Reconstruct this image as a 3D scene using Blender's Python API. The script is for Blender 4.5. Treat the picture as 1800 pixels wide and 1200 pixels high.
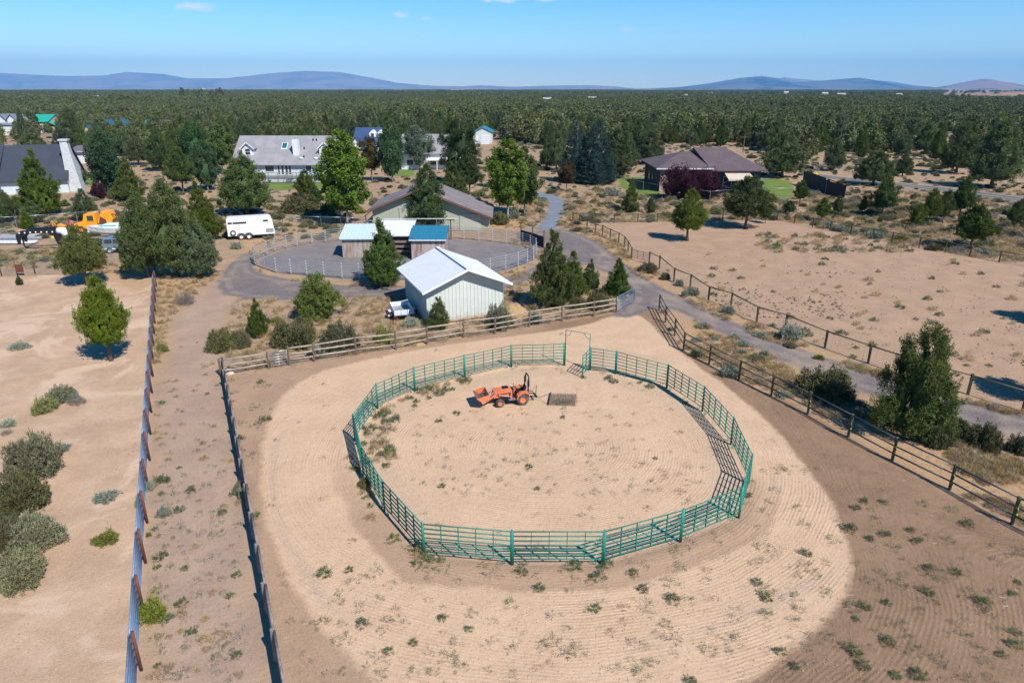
import bpy, math, random
import numpy as np
from mathutils import Vector, Matrix

C = bpy.context.scene.collection
for o in list(bpy.data.objects): bpy.data.objects.remove(o)
scene = bpy.context.scene
PI = math.pi
# ---------------------------------------------------------------- camera, sky, sun, exposure
CAMH = 18.0; PITCH = math.radians(20.35); FP = 1200.0
S_, C_ = math.sin(PITCH), math.cos(PITCH)
cam_d = bpy.data.cameras.new('camera'); cam = bpy.data.objects.new('camera', cam_d); C.objects.link(cam)
cam.location = (0, 0, CAMH); cam.rotation_euler = (PI/2 - PITCH, 0, 0)
cam_d.sensor_width = 36; cam_d.lens = 24; cam_d.clip_start = .3; cam_d.clip_end = 90000
scene.camera = cam
SUN_EL = math.radians(46); SUN_DIR = Vector((.61, -.79, 0)).normalized()
sv = Vector((SUN_DIR.x*math.cos(SUN_EL), SUN_DIR.y*math.cos(SUN_EL), math.sin(SUN_EL)))
sun_d = bpy.data.lights.new('sun', 'SUN'); sun = bpy.data.objects.new('sun', sun_d); C.objects.link(sun)
sun.rotation_euler = sv.to_track_quat('Z', 'Y').to_euler(); sun.location = (60, -40, 80)
sun_d.energy = 5.0; sun_d.angle = math.radians(.53); sun_d.color = (1, .955, .89)
w = bpy.data.worlds.new('World'); scene.world = w; w.use_nodes = True
nt = w.node_tree; nt.nodes.clear()
wo = nt.nodes.new('ShaderNodeOutputWorld'); bg = nt.nodes.new('ShaderNodeBackground')
sky = nt.nodes.new('ShaderNodeTexSky'); sky.sky_type = 'NISHITA'; sky.sun_disc = False
sky.sun_elevation = SUN_EL; sky.sun_rotation = math.atan2(SUN_DIR.x, SUN_DIR.y)
sky.air_density = 1.0; sky.dust_density = .15; sky.ozone_density = 3.2; sky.altitude = 900
hs = nt.nodes.new('ShaderNodeHueSaturation'); hs.inputs['Saturation'].default_value = 1.5; hs.inputs['Hue'].default_value = .5
nt.links.new(sky.outputs[0], hs.inputs['Color'])
# a few small fair-weather clouds low in the sky
tc = nt.nodes.new('ShaderNodeTexCoord'); sep = nt.nodes.new('ShaderNodeSeparateXYZ')
nt.links.new(tc.outputs['Generated'], sep.inputs[0])
def wm(op, a, b=None, clamp=False):
    n = nt.nodes.new('ShaderNodeMath'); n.operation = op; n.use_clamp = clamp
    for i, v in enumerate((a, b)):
        if v is None: continue
        if isinstance(v, (int, float)): n.inputs[i].default_value = v
        else: nt.links.new(v, n.inputs[i])
    return n.outputs[0]
def pixdir(px, py):
    u = (px-900)/FP; v = (600-py)/FP
    return Vector((u, C_ - v*S_*0 + 0, 0)) if False else Vector((u, C_ + v*S_, -S_ + v*C_)).normalized()
wn = nt.nodes.new('ShaderNodeTexNoise'); wn.inputs['Scale'].default_value = 70; wn.inputs['Detail'].default_value = 5
mp = nt.nodes.new('ShaderNodeMapping'); mp.inputs['Scale'].default_value = (1, 1, 2.4)
nt.links.new(tc.outputs['Generated'], mp.inputs[0]); nt.links.new(mp.outputs[0], wn.inputs['Vector'])
mask = None
for (cx, cy, rx, ry, st) in [(346, 13, 30, 8, .95), (882, 0, 34, 5, 1), (706, 26, 14, 6, .8), (750, 33, 9, 4, .5), (1101, 54, 11, 6, .7), (962, 0, 22, 3, .6),
                             (1500, -190, 60, 18, .9), (300, -260, 80, 20, .9), (-260, -60, 50, 12, .8)]:
    d = pixdir(cx, cy); az = math.atan2(d.x, d.y); el = math.asin(d.z)
    azn = wm('ARCTAN2', sep.outputs[0], sep.outputs[1])
    a = wm('DIVIDE', wm('SUBTRACT', azn, az), rx/FP); b = wm('DIVIDE', wm('SUBTRACT', wm('ARCSINE', sep.outputs[2]), el), ry/FP)
    r2 = wm('ADD', wm('MULTIPLY', a, a), wm('MULTIPLY', b, b))
    m = wm('MULTIPLY', wm('ADD', wm('SUBTRACT', 1.0, r2), wm('MULTIPLY', wm('SUBTRACT', wn.outputs[0], .5), 3.2)), st, True)
    mask = m if mask is None else wm('MAXIMUM', mask, m)
mx = nt.nodes.new('ShaderNodeMix'); mx.data_type = 'RGBA'
nt.links.new(wm('MULTIPLY', mask, .75, True), mx.inputs[0]); nt.links.new(hs.outputs[0], mx.inputs[6]); mx.inputs[7].default_value = (6.2, 6.3, 6.5, 1)
nt.links.new(mx.outputs[2], bg.inputs[0]); bg.inputs[1].default_value = .11
nt.links.new(bg.outputs[0], wo.inputs[0])
scene.view_settings.view_transform = 'Standard'; scene.view_settings.look = 'None'
scene.view_settings.exposure = .55; scene.view_settings.gamma = 1; scene.view_settings.use_curve_mapping = False
scene.cycles.max_bounces = 6; scene.cycles.volume_bounces = 0; scene.cycles.use_adaptive_sampling = True

# ---------------------------------------------------------------- layout survey helpers (photo measurements to metres on the ground)
def G(px, py, z=0.0):
    u = (px-900)/FP; v = (600-py)/FP
    t = (CAMH - z)/(S_ - v*C_)
    return Vector((u*t, t*(C_ + v*S_), z))
def HZ(p, py):
    v = (600-py)/FP; return CAMH - p.y*(S_ - v*C_)/(C_ + v*S_)
def depth(p): return p.y*C_ + (CAMH-p.z)*S_
def proj(x, y, z=0.0):
    h = CAMH - z; d = y*C_ + h*S_
    return 900 + FP*x/d, 600 - FP*(y*S_ - h*C_)/d

# ---------------------------------------------------------------- materials
MATS = {}
def nodes_mat(name):
    m = bpy.data.materials.new(name); m.use_nodes = True; t = m.node_tree; t.nodes.clear()
    out = t.nodes.new('ShaderNodeOutputMaterial'); return m, t, out
class NT:
    def __init__(s, t): s.t = t
    def n(s, typ, **kw):
        n = s.t.nodes.new(typ)
        for k, v in kw.items(): setattr(n, k, v)
        return n
    def l(s, a, b): s.t.links.new(a, b)
    def math(s, op, a, b=None, c=None, clamp=False):
        n = s.n('ShaderNodeMath', operation=op, use_clamp=clamp)
        for i, v in enumerate((a, b, c)):
            if v is None: continue
            if isinstance(v, (int, float)): n.inputs[i].default_value = v
            else: s.l(v, n.inputs[i])
        return n.outputs[0]
    def noise(s, vec, scale, detail=3, rough=.5, dist=0):
        n = s.n('ShaderNodeTexNoise'); n.inputs['Scale'].default_value = scale; n.inputs['Detail'].default_value = detail
        n.inputs['Roughness'].default_value = rough; n.inputs['Distortion'].default_value = dist
        if vec is not None: s.l(vec, n.inputs['Vector'])
        return n.outputs[0]
    def mix(s, f, a, b, blend='MIX'):
        n = s.n('ShaderNodeMix', data_type='RGBA', blend_type=blend)
        if isinstance(f, (int, float)): n.inputs[0].default_value = f
        else: s.l(f, n.inputs[0])
        for i, v in ((6, a), (7, b)):
            if isinstance(v, (tuple, list)): n.inputs[i].default_value = (*v[:3], 1)
            else: s.l(v, n.inputs[i])
        return n.outputs[2]
    def ss(s, x, lo, hi):
        n = s.n('ShaderNodeMapRange', interpolation_type='SMOOTHSTEP'); s.l(x, n.inputs[0])
        n.inputs[1].default_value = lo; n.inputs[2].default_value = hi; return n.outputs[0]
    def attr(s, name):
        n = s.n('ShaderNodeAttribute', attribute_name=name); return n
    def scale(s, vec, sc):
        n = s.n('ShaderNodeMapping'); n.inputs['Scale'].default_value = sc; s.l(vec, n.inputs[0]); return n.outputs[0]
def P(name, col, rough=.7, metal=0, col2=None, nscale=4, bump=0, bscale=30, stretch=(1, 1, 1), spec=.4, dirt=False):
    if name in MATS: return MATS[name]
    m, t, out = nodes_mat(name); k = NT(t)
    b = k.n('ShaderNodeBsdfPrincipled'); b.inputs['Roughness'].default_value = rough; b.inputs['Metallic'].default_value = metal
    b.inputs['Specular IOR Level'].default_value = spec
    tcn = k.n('ShaderNodeTexCoord'); vec = k.scale(tcn.outputs['Object'], stretch)
    c2 = col2 or tuple(c*.82 for c in col)
    nz = k.ss(k.noise(vec, nscale, 5, .6), .3, .7)
    c = k.mix(nz, col, c2)
    if dirt:   # mud splash and dust along the foot of a wall
        sp = k.n('ShaderNodeSeparateXYZ'); k.l(tcn.outputs['Object'], sp.inputs[0]); hz = k.math('ADD', sp.outputs[2], k.math('MULTIPLY', k.noise(tcn.outputs['Object'], 2.5, 4, .7), -1.1))
        c = k.mix(k.math('MULTIPLY', k.math('SUBTRACT', 1.0, k.ss(hz, -.5, .15)), .65), c, (.30, .21, .14))
        c = k.mix(k.math('MULTIPLY', k.ss(k.noise(k.scale(tcn.outputs['Object'], (6, 6, .25)), 1.3, 3, .6), .52, .75), .22), c, (.3, .26, .2))
    k.l(c, b.inputs['Base Color'])
    if bump:
        bp = k.n('ShaderNodeBump'); bp.inputs['Strength'].default_value = bump; bp.inputs['Distance'].default_value = .02
        k.l(k.noise(vec, bscale, 4, .6), bp.inputs['Height']); k.l(bp.outputs[0], b.inputs['Normal'])
    k.l(b.outputs[0], out.inputs[0]); MATS[name] = m; return m
def leaf_mat(name, ca, cb, cc=None, trans=.25, rough=.7):
    if name in MATS: return MATS[name]
    m, t, out = nodes_mat(name); k = NT(t)
    tone = k.attr('tone').outputs['Fac']; oi = k.n('ShaderNodeObjectInfo').outputs['Random']
    c = k.mix(tone, ca, cb)
    if cc: c = k.mix(k.math('MULTIPLY', k.ss(tone, .8, .98), .8), c, cc)
    h = k.n('ShaderNodeHueSaturation'); k.l(c, h.inputs['Color'])
    k.l(k.math('MULTIPLY_ADD', oi, .035, .482), h.inputs['Hue'])
    k.l(k.math('MULTIPLY_ADD', k.math('FRACT', k.math('MULTIPLY', oi, 7.31)), .42, .78), h.inputs['Value'])
    k.l(k.math('MULTIPLY_ADD', k.math('FRACT', k.math('MULTIPLY', oi, 3.7)), .3, .82), h.inputs['Saturation'])
    d = k.n('ShaderNodeBsdfPrincipled'); d.inputs['Roughness'].default_value = rough; d.inputs['Specular IOR Level'].default_value = .06
    k.l(h.outputs[0], d.inputs['Base Color'])
    tr = k.n('ShaderNodeBsdfTranslucent'); k.l(k.mix(.5, h.outputs[0], (.16, .18, .03)), tr.inputs[0])
    ms = k.n('ShaderNodeMixShader'); ms.inputs[0].default_value = trans*.3
    k.l(d.outputs[0], ms.inputs[1]); k.l(tr.outputs[0], ms.inputs[2]); k.l(ms.outputs[0], out.inputs[0])
    MATS[name] = m; return m

# ---------------------------------------------------------------- mesh helpers
class MB:
    def __init__(s): s.v = []; s.f = []
    def add(s, vs, fs):
        b = len(s.v); s.v.extend([tuple(v) for v in vs]); s.f.extend([tuple(i+b for i in f) for f in fs]); return s
    def box(s, x0, y0, z0, x1, y1, z1):
        return s.add([(x0,y0,z0),(x1,y0,z0),(x1,y1,z0),(x0,y1,z0),(x0,y0,z1),(x1,y0,z1),(x1,y1,z1),(x0,y1,z1)],
                     [(0,3,2,1),(4,5,6,7),(0,1,5,4),(1,2,6,5),(2,3,7,6),(3,0,4,7)])
    def bar(s, p, q, w, h, up=(0, 0, 1)):
        p = Vector(p); q = Vector(q); d = (q-p).normalized(); up = Vector(up)
        if abs(d.dot(up)) > .99: up = Vector((0, 1, 0))
        a = d.cross(up).normalized()*w/2; b = a.cross(d).normalized()*h/2
        return s.add([p-a-b, p+a-b, p+a+b, p-a+b, q-a-b, q+a-b, q+a+b, q-a+b],
                     [(0,1,2,3),(7,6,5,4),(0,4,5,1),(1,5,6,2),(2,6,7,3),(3,7,4,0)])
    def tube(s, pts, r, n=6, cap=True):
        pts = [Vector(p) for p in pts]; rs = r if isinstance(r, (list, tuple)) else [r]*len(pts)
        base = len(s.v); prev = None
        for i, p in enumerate(pts):
            d = (pts[min(i+1, len(pts)-1)] - pts[max(i-1, 0)]).normalized()
            if prev is None:
                a = d.orthogonal().normalized()
            else:
                a = (prev - d*prev.dot(d)).normalized()
            prev = a; b = d.cross(a)
            for j in range(n):
                t = 2*PI*j/n; s.v.append(tuple(p + (a*math.cos(t)+b*math.sin(t))*rs[i]))
        for i in range(len(pts)-1):
            for j in range(n):
                k = (j+1) % n; o = base+i*n
                s.f.append((o+j, o+k, o+n+k, o+n+j))
        if cap:
            s.f.append(tuple(base+j for j in reversed(range(n)))); o = base+(len(pts)-1)*n; s.f.append(tuple(o+j for j in range(n)))
        return s
    def cyl(s, p, q, r, n=16): return s.tube([p, q], r, n)
    def prism(s, prof, y0, y1):
        """profile in x,z extruded along y"""
        n = len(prof)
        vs = [(x, y0, z) for x, z in prof] + [(x, y1, z) for x, z in prof]
        fs = [tuple(range(n)), tuple(reversed(range(n, 2*n)))] + [((i+1) % n, i, n+i, n+(i+1) % n) for i in range(n)]
        return s.add(vs, fs)
    def lathe(s, prof, c, axis='y', n=20):
        """prof: (radius, offset along the axis)"""
        base = len(s.v); c = Vector(c)
        for r, o in prof:
            for j in range(n):
                t = 2*PI*j/n; a, b = r*math.cos(t), r*math.sin(t)
                s.v.append(tuple(c + (Vector((a, o, b)) if axis == 'y' else Vector((a, b, o)) if axis == 'z' else Vector((o, a, b)))))
        for i in range(len(prof)-1):
            for j in range(n):
                k = (j+1) % n; o = base+i*n; s.f.append((o+j, o+k, o+n+k, o+n+j))
        return s
    def quad(s, a, b, c, d, th=.04):
        a, b, c, d = map(Vector, (a, b, c, d)); n = (b-a).cross(d-a).normalized()*th
        return s.add([a, b, c, d, a-n, b-n, c-n, d-n], [(0,1,2,3),(7,6,5,4),(0,4,5,1),(1,5,6,2),(2,6,7,3),(3,7,4,0)])
    def mesh(s, name, mat, smooth=False):
        me = bpy.data.meshes.new(name); me.from_pydata(s.v, [], s.f); me.validate(); me.update()
        if mat: me.materials.append(mat)
        if smooth: me.polygons.foreach_set('use_smooth', [True]*len(me.polygons))
        # outward normals
        import bmesh
        bm = bmesh.new(); bm.from_mesh(me); bmesh.ops.recalc_face_normals(bm, faces=bm.faces); bm.to_mesh(me); bm.free()
        return me
    def build(s, name, mat, parent=None, smooth=False, bevel=0):
        o = bpy.data.objects.new(name, s.mesh(name, mat, smooth)); C.objects.link(o); o.parent = parent
        if bevel:
            bv = o.modifiers.new('bevel', 'BEVEL'); bv.width = bevel; bv.segments = 2; bv.limit_method = 'ANGLE'
        return o
def link(name, me, parent=None, loc=None, rotz=0, scale=None, mat=None):
    o = bpy.data.objects.new(name, me); C.objects.link(o); o.parent = parent
    if loc is not None: o.location = loc
    o.rotation_euler.z = rotz
    if scale is not None: o.scale = scale if hasattr(scale, '__len__') else (scale,)*3
    return o
def tag(o, label=None, cat=None, group=None, kind=None):
    if label: o['label'] = label
    if cat: o['category'] = cat
    if group: o['group'] = group
    if kind: o['kind'] = kind
    return o
def thing(name, label, cat, loc=(0, 0, 0), rotz=0, group=None, scale=None):
    o = bpy.data.objects.new(name, None); C.objects.link(o); o.empty_display_size = .3
    o.location = loc; o.rotation_euler.z = rotz
    if scale is not None: o.scale = scale
    return tag(o, label, cat, group)
def copy_tree(root, loc, rotz, scale, label, group=None):
    r = root.copy(); C.objects.link(r); r.location = loc; r.rotation_euler = (0, 0, rotz); r.scale = scale
    r['label'] = label
    if group: r['group'] = group
    elif 'group' in r.keys(): del r['group']
    for ch in list(root.children):
        c = ch.copy(); C.objects.link(c); c.parent = r
        for g in list(ch.children):
            d = g.copy(); C.objects.link(d); d.parent = c
    return r
def np_mesh(name, V, F, mat, attrs=None, smooth=False):
    """V (n,3), F (m,k) arrays"""
    me = bpy.data.meshes.new(name); n, m, k = len(V), len(F), F.shape[1]
    me.vertices.add(n); me.vertices.foreach_set('co', np.asarray(V, dtype=np.float32).ravel())
    me.loops.add(m*k); me.loops.foreach_set('vertex_index', np.asarray(F, dtype=np.int32).ravel())
    me.polygons.add(m); me.polygons.foreach_set('loop_start', np.arange(0, m*k, k, dtype=np.int32))
    me.polygons.foreach_set('loop_total', np.full(m, k, dtype=np.int32))
    if smooth: me.polygons.foreach_set('use_smooth', np.ones(m, dtype=bool))
    me.update(calc_edges=True)
    if attrs:
        for an, av in attrs.items():
            a = me.attributes.new(an, 'FLOAT', 'POINT'); a.data.foreach_set('value', np.asarray(av, dtype=np.float32))
    if mat: me.materials.append(mat)
    return me

# ---------------------------------------------------------------- survey of the site (ground polygons)
def GP(l): return [(G(x, y).x, G(x, y).y) for x, y in l]
PEN_PX = [(1036.7,650),(1082,657),(1172,682),(1234.5,723),(1284.5,781),(1316,850),(1299,910),(1196,952),(1060,992),(900,992),(745,978),(676,898),(639,835),(624,775),(664,718),(729,687),(817,664),(898.6,645),(991.6,642)]
PEN = GP(PEN_PX)
TRACK = GP([(1125,548),(1172,598),(1240,652),(1312,704),(1360,748),(1405,803),(1450,865),(1485,925),(1502,985),(1490,1040),(1450,1095),(1390,1145),(1290,1215),(1150,1262),(980,1290),(820,1262),(700,1225),(610,1160),(545,1085),(500,1010),(468,930),(457,840),(463,760),(492,695),(540,660),(620,636),(740,612),(870,594),(980,580),(1040,568),(1080,553)])
ARENA = GP([(388,658),(509,641),(626,622),(751,604),(870,586),(987,564),(1083,549),(1118,528),(1158,545),(1186,589),(1202,615),(1299,667),(1416,716),(1570,810),(1778,920),(2100,1090),(2300,1500),(1500,1900),(600,1900),(500,1350),(470,1080),(440,900),(405,720)])
LEFTPAD = GP([(272,478),(268,715),(259,911),(248,1170),(235,1500),(-1500,1500),(-900,700),(-330,492),(0,486)])
ALLEY = GP([(300,560),(300,640),(275,700),(268,800),(262,911),(255,1060),(245,1260),(240,1500),(560,1500),(475,1160),(440,960),(415,800),(395,700),(385,660),(395,612),(390,560),(420,520),(440,500),(400,480),(350,505)])
GRAVEL = GP([(395,470),(420,448),(445,440),(447,462),(455,480),(520,492),(640,503),(800,500),(895,485),(935,470),(955,462),(948,440),(930,425),(898,412),(915,402),(945,398),(985,400),(1025,412),(1062,430),(1085,450),(1112,470),(1150,497),(1215,530),(1290,565),(1370,600),(1440,622),(1530,650),(1640,686),(1800,730),(1950,768),(1950,830),(1800,780),(1700,746),(1620,722),(1500,684),(1400,648),(1300,600),(1215,562),(1175,538),(1140,545),(1110,560),(1070,555),(1085,540),(1105,528),(1100,500),(1070,480),(1020,462),(1010,470),(960,480),(900,505),(800,520),(650,522),(520,528),(400,524),(375,500)])
DRIVE = GP([(938,403),(955,385),(966,370),(962,358),(952,348),(925,340),(925,334),(960,338),(984,346),(994,357),(990,372),(982,388),(982,403)])
REAR = GP([(447,461),(467,470),(512,483),(570,488),(640,492),(700,493),(770,491),(830,486),(889,476),(927,463),(942,452),(940,441),(919,432),(890,427),(842,423),(789,420),(700,417),(620,420),(573,425),(523,433),(484,442)])
RIGHTPAD = GP([(1007,389),(1042,392),(1121,391),(1270,387),(1366,386),(1459,405),(1567,426),(1661,444),(1756,460),(1950,490),(2300,600),(2300,830),(1950,760),(1797,722),(1701,692),(1610,665),(1526,637),(1450,611),(1380,580),(1330,566),(1284,540),(1245,528),(1184,495),(1141,464),(1110,455),(1087,426),(1047,411)])
HIGHWAY = GP([(1405,300),(1450,308),(1550,318),(1640,327),(1720,336),(1800,346),(2100,385),(2100,404),(1800,357),(1720,346),(1640,335),(1550,324),(1450,313),(1405,304)])
LAWNS = [GP([(465,318),(640,318),(640,336),(560,332),(470,335)]), GP([(1085,310),(1135,312),(1160,330),(1165,346),(1120,342),(1090,330)]), GP([(1335,312),(1392,318),(1400,340),(1340,338)]), GP([(120,311),(170,311),(172,326),(128,326)]), GP([(700,296),(730,298),(728,310),(690,310)]), GP([(1290,335),(1390,338),(1395,350),(1290,348)])]
DRYS = [GP([(905,340),(930,338),(950,352),(952,370),(935,392),(905,402),(862,400),(870,380)]),
        GP([(1000,372),(1100,420),(1115,455),(1180,500),(1290,550),(1400,600),(1520,645),(1640,680),(1800,728),(1800,736),(1640,692),(1500,652),(1400,618),(1290,575),(1190,520),(1110,478),(1060,432),(1010,408),(985,400)]),
        GP([(1160,545),(1215,560),(1300,597),(1380,640),(1400,660),(1500,700),(1700,770),(1850,840),(1850,945),(1570,808),(1416,712),(1299,665),(1202,613),(1175,575)]),
        GP([(272,480),(400,470),(360,505),(300,560),(278,640),(272,640)]), GP([(110,478),(272,455),(272,500),(240,520),(150,485)]),
        GP([(420,430),(500,408),(640,395),(650,412),(560,415),(480,430),(442,452)]), GP([(447,470),(520,492),(640,500),(720,500),(720,510),(560,503),(460,485)]),
        GP([(840,490),(925,470),(940,485),(880,500)])]
def sdf(X, Y, poly):
    """signed distance, positive inside"""
    px = np.array([p[0] for p in poly]); py = np.array([p[1] for p in poly]); n = len(poly)
    d = np.full(X.shape, 1e9); ins = np.zeros(X.shape, bool)
    for i in range(n):
        j = (i+1) % n; ax, ay, bx, by = px[i], py[i], px[j], py[j]
        ex, ey = bx-ax, by-ay; L = ex*ex+ey*ey+1e-12
        t = np.clip(((X-ax)*ex + (Y-ay)*ey)/L, 0, 1)
        d = np.minimum(d, (X-ax-t*ex)**2 + (Y-ay-t*ey)**2)
        c = ((ay > Y) != (by > Y)) & (X < (bx-ax)*(Y-ay)/(by-ay+1e-12)+ax); ins ^= c
    d = np.sqrt(d); return np.where(ins, d, -d)
def smooth_poly(poly, it=2):
    for _ in range(it):
        q = []
        for i in range(len(poly)):
            a, b = poly[i], poly[(i+1) % len(poly)]
            q += [(a[0]*.75+b[0]*.25, a[1]*.75+b[1]*.25), (a[0]*.25+b[0]*.75, a[1]*.25+b[1]*.75)]
        poly = q
    return poly
TRACK = smooth_poly(TRACK); GRAVEL = smooth_poly(GRAVEL, 1); DRIVE = smooth_poly(DRIVE); REAR = smooth_poly(REAR, 1)
def inpoly(x, y, poly):
    c = False; n = len(poly)
    for i in range(n):
        ax, ay = poly[i]; bx, by = poly[(i+1) % n]
        if (ay > y) != (by > y) and x < (bx-ax)*(y-ay)/(by-ay)+ax: c = not c
    return c
# ---------------------------------------------------------------- ground material
def ground_material():
    m, t, out = nodes_mat('dry_earth'); k = NT(t)
    pos = k.n('ShaderNodeNewGeometry').outputs['Position']
    A = lambda n: k.attr(n).outputs['Fac']
    n_big = k.noise(pos, .05, 3, .55); n_mid = k.noise(pos, .45, 4, .6); n_sm = k.noise(pos, 3.0, 4, .65); n_fine = k.noise(pos, 14, 3, .7)
    edge = k.math('ADD', k.math('MULTIPLY', k.math('SUBTRACT', n_mid, .5), 2.2), k.math('MULTIPLY', k.math('SUBTRACT', n_sm, .5), 1.2))
    def layer(base, attr, col, lo, hi, namp, amt=1.0):
        x = k.math('ADD', attr, k.math('MULTIPLY', edge, namp))
        f = k.ss(x, lo, hi)
        if amt != 1.0: f = k.math('MULTIPLY', f, amt)
        return k.mix(f, base, col)
    def two(a, b, nz, lo=.35, hi=.65): return k.mix(k.ss(nz, lo, hi), a, b)
    # open scrubland
    wild = two((0.333, 0.221, 0.136), (0.225, 0.161, 0.106), n_mid, .35, .7)
    wild = k.mix(k.math('MULTIPLY', k.ss(k.noise(pos, .9, 4, .7), .56, .68), .55), wild, (0.162, 0.133, 0.098))
    wild = k.mix(k.math('MULTIPLY', k.ss(n_big, .45, .65), .35), wild, (0.372, 0.253, 0.145))
    far = k.ss(k.n('ShaderNodeCameraData').outputs['View Distance'], 1e8, 2e8)
    far = A('far'); wild = k.mix(far, wild, (.17, .14, .10))
    c = wild
    dry = two((.40, .25, .125), (.31, .20, .115), n_sm, .35, .65); dry = k.mix(k.math('MULTIPLY', k.ss(n_mid, .55, .7), .5), dry, (.30, .215, .15))
    c = layer(c, A('d_dry'), dry, -1.0, 1.0, 1.6, .85)
    lp = two((0.437, 0.299, 0.199), (0.372, 0.249, 0.161), n_mid); lp = k.mix(k.ss(k.noise(pos, .16, 3, .6, 1.5), .52, .62), lp, (0.484, 0.343, 0.236))
    c = layer(c, A('d_left'), lp, -.3, .5, .5)
    rp = two((0.358, 0.234, 0.151), (0.302, 0.198, 0.126), n_mid, .3, .75)
    rp = k.mix(k.math('MULTIPLY', k.ss(k.noise(pos, .28, 5, .7), .58, .72), .5), rp, (0.279, 0.187, 0.119))
    c = layer(c, A('d_right'), rp, -.3, .6, .5)
    al = two((0.344, 0.239, 0.169), (0.298, 0.209, 0.152), n_mid)
    c = layer(c, A('d_alley'), al, -1.0, 1.2, .8)
    ar = two((0.245, 0.155, 0.096), (0.206, 0.129, 0.080), n_mid); c = layer(c, A('d_arena'), ar, -.2, .5, .4)
    # left part of the arena dirt is paler than the right
    c = k.mix(k.math('MULTIPLY', k.math('MULTIPLY', k.ss(A('d_arena'), -.1, .4), k.ss(A('d_west'), -3.0, 3.0)), .8), c, two((0.363, 0.241, 0.156), (0.323, 0.213, 0.138), n_mid))
    # light wood-chip streaks
    st = k.noise(k.scale(pos, (.9, 3.2, 1)), 1.6, 2, .5)
    c = k.mix(k.math('MULTIPLY', k.math('MULTIPLY', k.ss(st, .70, .75), k.ss(A('d_arena'), -.1, .4)), .5), c, (.50, .38, .27))
    sand = two((0.507, 0.346, 0.221), (0.470, 0.316, 0.201), n_mid); sand = k.mix(k.math('MULTIPLY', k.ss(n_big, .5, .7), .25), sand, (0.381, 0.255, 0.166))
    c = layer(c, A('d_dry'), dry, -.8, 1.0, 1.8, .6)
    c = layer(c, A('d_track'), sand, -.2, .25, .35)
    # darker disturbed dirt round the outside of the pen and a worn arc in the track
    dp = A('d_pen')
    b1 = k.math('MULTIPLY', k.ss(k.math('ADD', dp, k.math('MULTIPLY', edge, .35)), -1.7, -1.3), k.ss(k.math('MULTIPLY', dp, -1), -.5, .1))
    front = k.ss(A('d_front'), -4.0, 4.0)
    c = k.mix(k.math('MULTIPLY', k.math('MULTIPLY', b1, front), .85), c, (0.314, 0.205, 0.133))
    x2 = k.math('ABSOLUTE', k.math('ADD', k.math('ADD', dp, 4.35), k.math('MULTIPLY', k.math('SUBTRACT', n_big, .5), 2)))
    c = k.mix(k.math('MULTIPLY', k.math('MULTIPLY', k.math('SUBTRACT', 1.0, k.ss(x2, .05, .38)), k.math('MULTIPLY', k.ss(A('d_track'), 0, .4), k.ss(k.noise(pos, .12, 2), .42, .6))), .7), c, (.41, .295, .21))
    ins = k.math('MULTIPLY', k.ss(dp, .1, .4), k.math('SUBTRACT', 1.0, k.ss(k.math('ADD', dp, k.math('MULTIPLY', edge, .5)), 1.2, 2.1)))
    c = k.mix(k.math('MULTIPLY', ins, .55), c, (.42, .30, .20))
    gr0 = two((.155, .13, .125), (.20, .163, .145), n_mid); grain = k.noise(pos, 9, 4, .8)
    gr = k.mix(k.ss(grain, .42, .64), gr0, (.095, .08, .078)); gr = k.mix(k.ss(k.noise(pos, 22, 2, .6), .6, .72), gr, (.28, .25, .245))
    gr = k.mix(k.math('MULTIPLY', k.ss(k.noise(pos, .17, 3, .6), .5, .64), .55), gr, (.33, .24, .165))
    wt = k.math('ABSOLUTE', k.math('SUBTRACT', A('d_gravel'), 1.05)); gr = k.mix(k.math('MULTIPLY', k.math('SUBTRACT', 1.0, k.ss(wt, .12, .5)), k.math('MULTIPLY', k.ss(n_mid, .3, .6), .5)), gr, (.27, .215, .175))
    c = layer(c, A('d_gravel'), gr, -.25, .45, .6)
    c = layer(c, A('d_rear'), two((.155, .14, .138), (.20, .172, .16), n_mid), -.2, .4, .3)
    c = layer(c, A('d_drive'), two((.145, .165, .205), (.18, .195, .225), n_mid), -.12, .3, .25)
    c = layer(c, A('d_road'), two((.105, .105, .11), (.13, .13, .13), n_mid), -.1, .2, .1)
    c = layer(c, A('d_lawn'), two((.095, .15, .03), (.15, .19, .045), n_mid), -.3, .5, 1.0)
    scf = k.noise(pos, 5.5, 2, .5); c = k.mix(k.math('MULTIPLY', k.math('MULTIPLY', k.ss(scf, .60, .70), k.ss(n_mid, .35, .6)), .35), c, k.mix(1.0, c, (.62, .58, .55), 'MULTIPLY'))
    # fine speckle
    c = k.mix(.5, c, k.mix(k.ss(n_fine, .3, .7), (.42, .42, .42), (.6, .6, .6)), 'OVERLAY')
    # furrows left by the drag harrow : concentric lines
    def furrow(a, period, warp=.5):
        x = k.math('ADD', a, k.math('MULTIPLY', k.math('SUBTRACT', k.noise(pos, .16, 3, .55), .5), warp))
        x = k.math('ADD', x, k.math('MULTIPLY', k.math('SUBTRACT', k.noise(pos, 4.0, 2), .5), .05))
        s = k.math('SINE', k.math('MULTIPLY', x, 2*PI/period)); s2 = k.math('SINE', k.math('MULTIPLY', x, 2*PI/(period*2.73)))
        return k.math('ADD', k.math('MULTIPLY', s, .7), k.math('MULTIPLY', s2, .45))
    patch = k.math('MULTIPLY_ADD', k.ss(k.noise(pos, .28, 4, .65), .38, .62), .85, .15)
    f_track = k.math('MULTIPLY', furrow(A('fur'), .15, .7), k.math('MULTIPLY', k.ss(A('d_track'), -.1, .2), patch))
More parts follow.
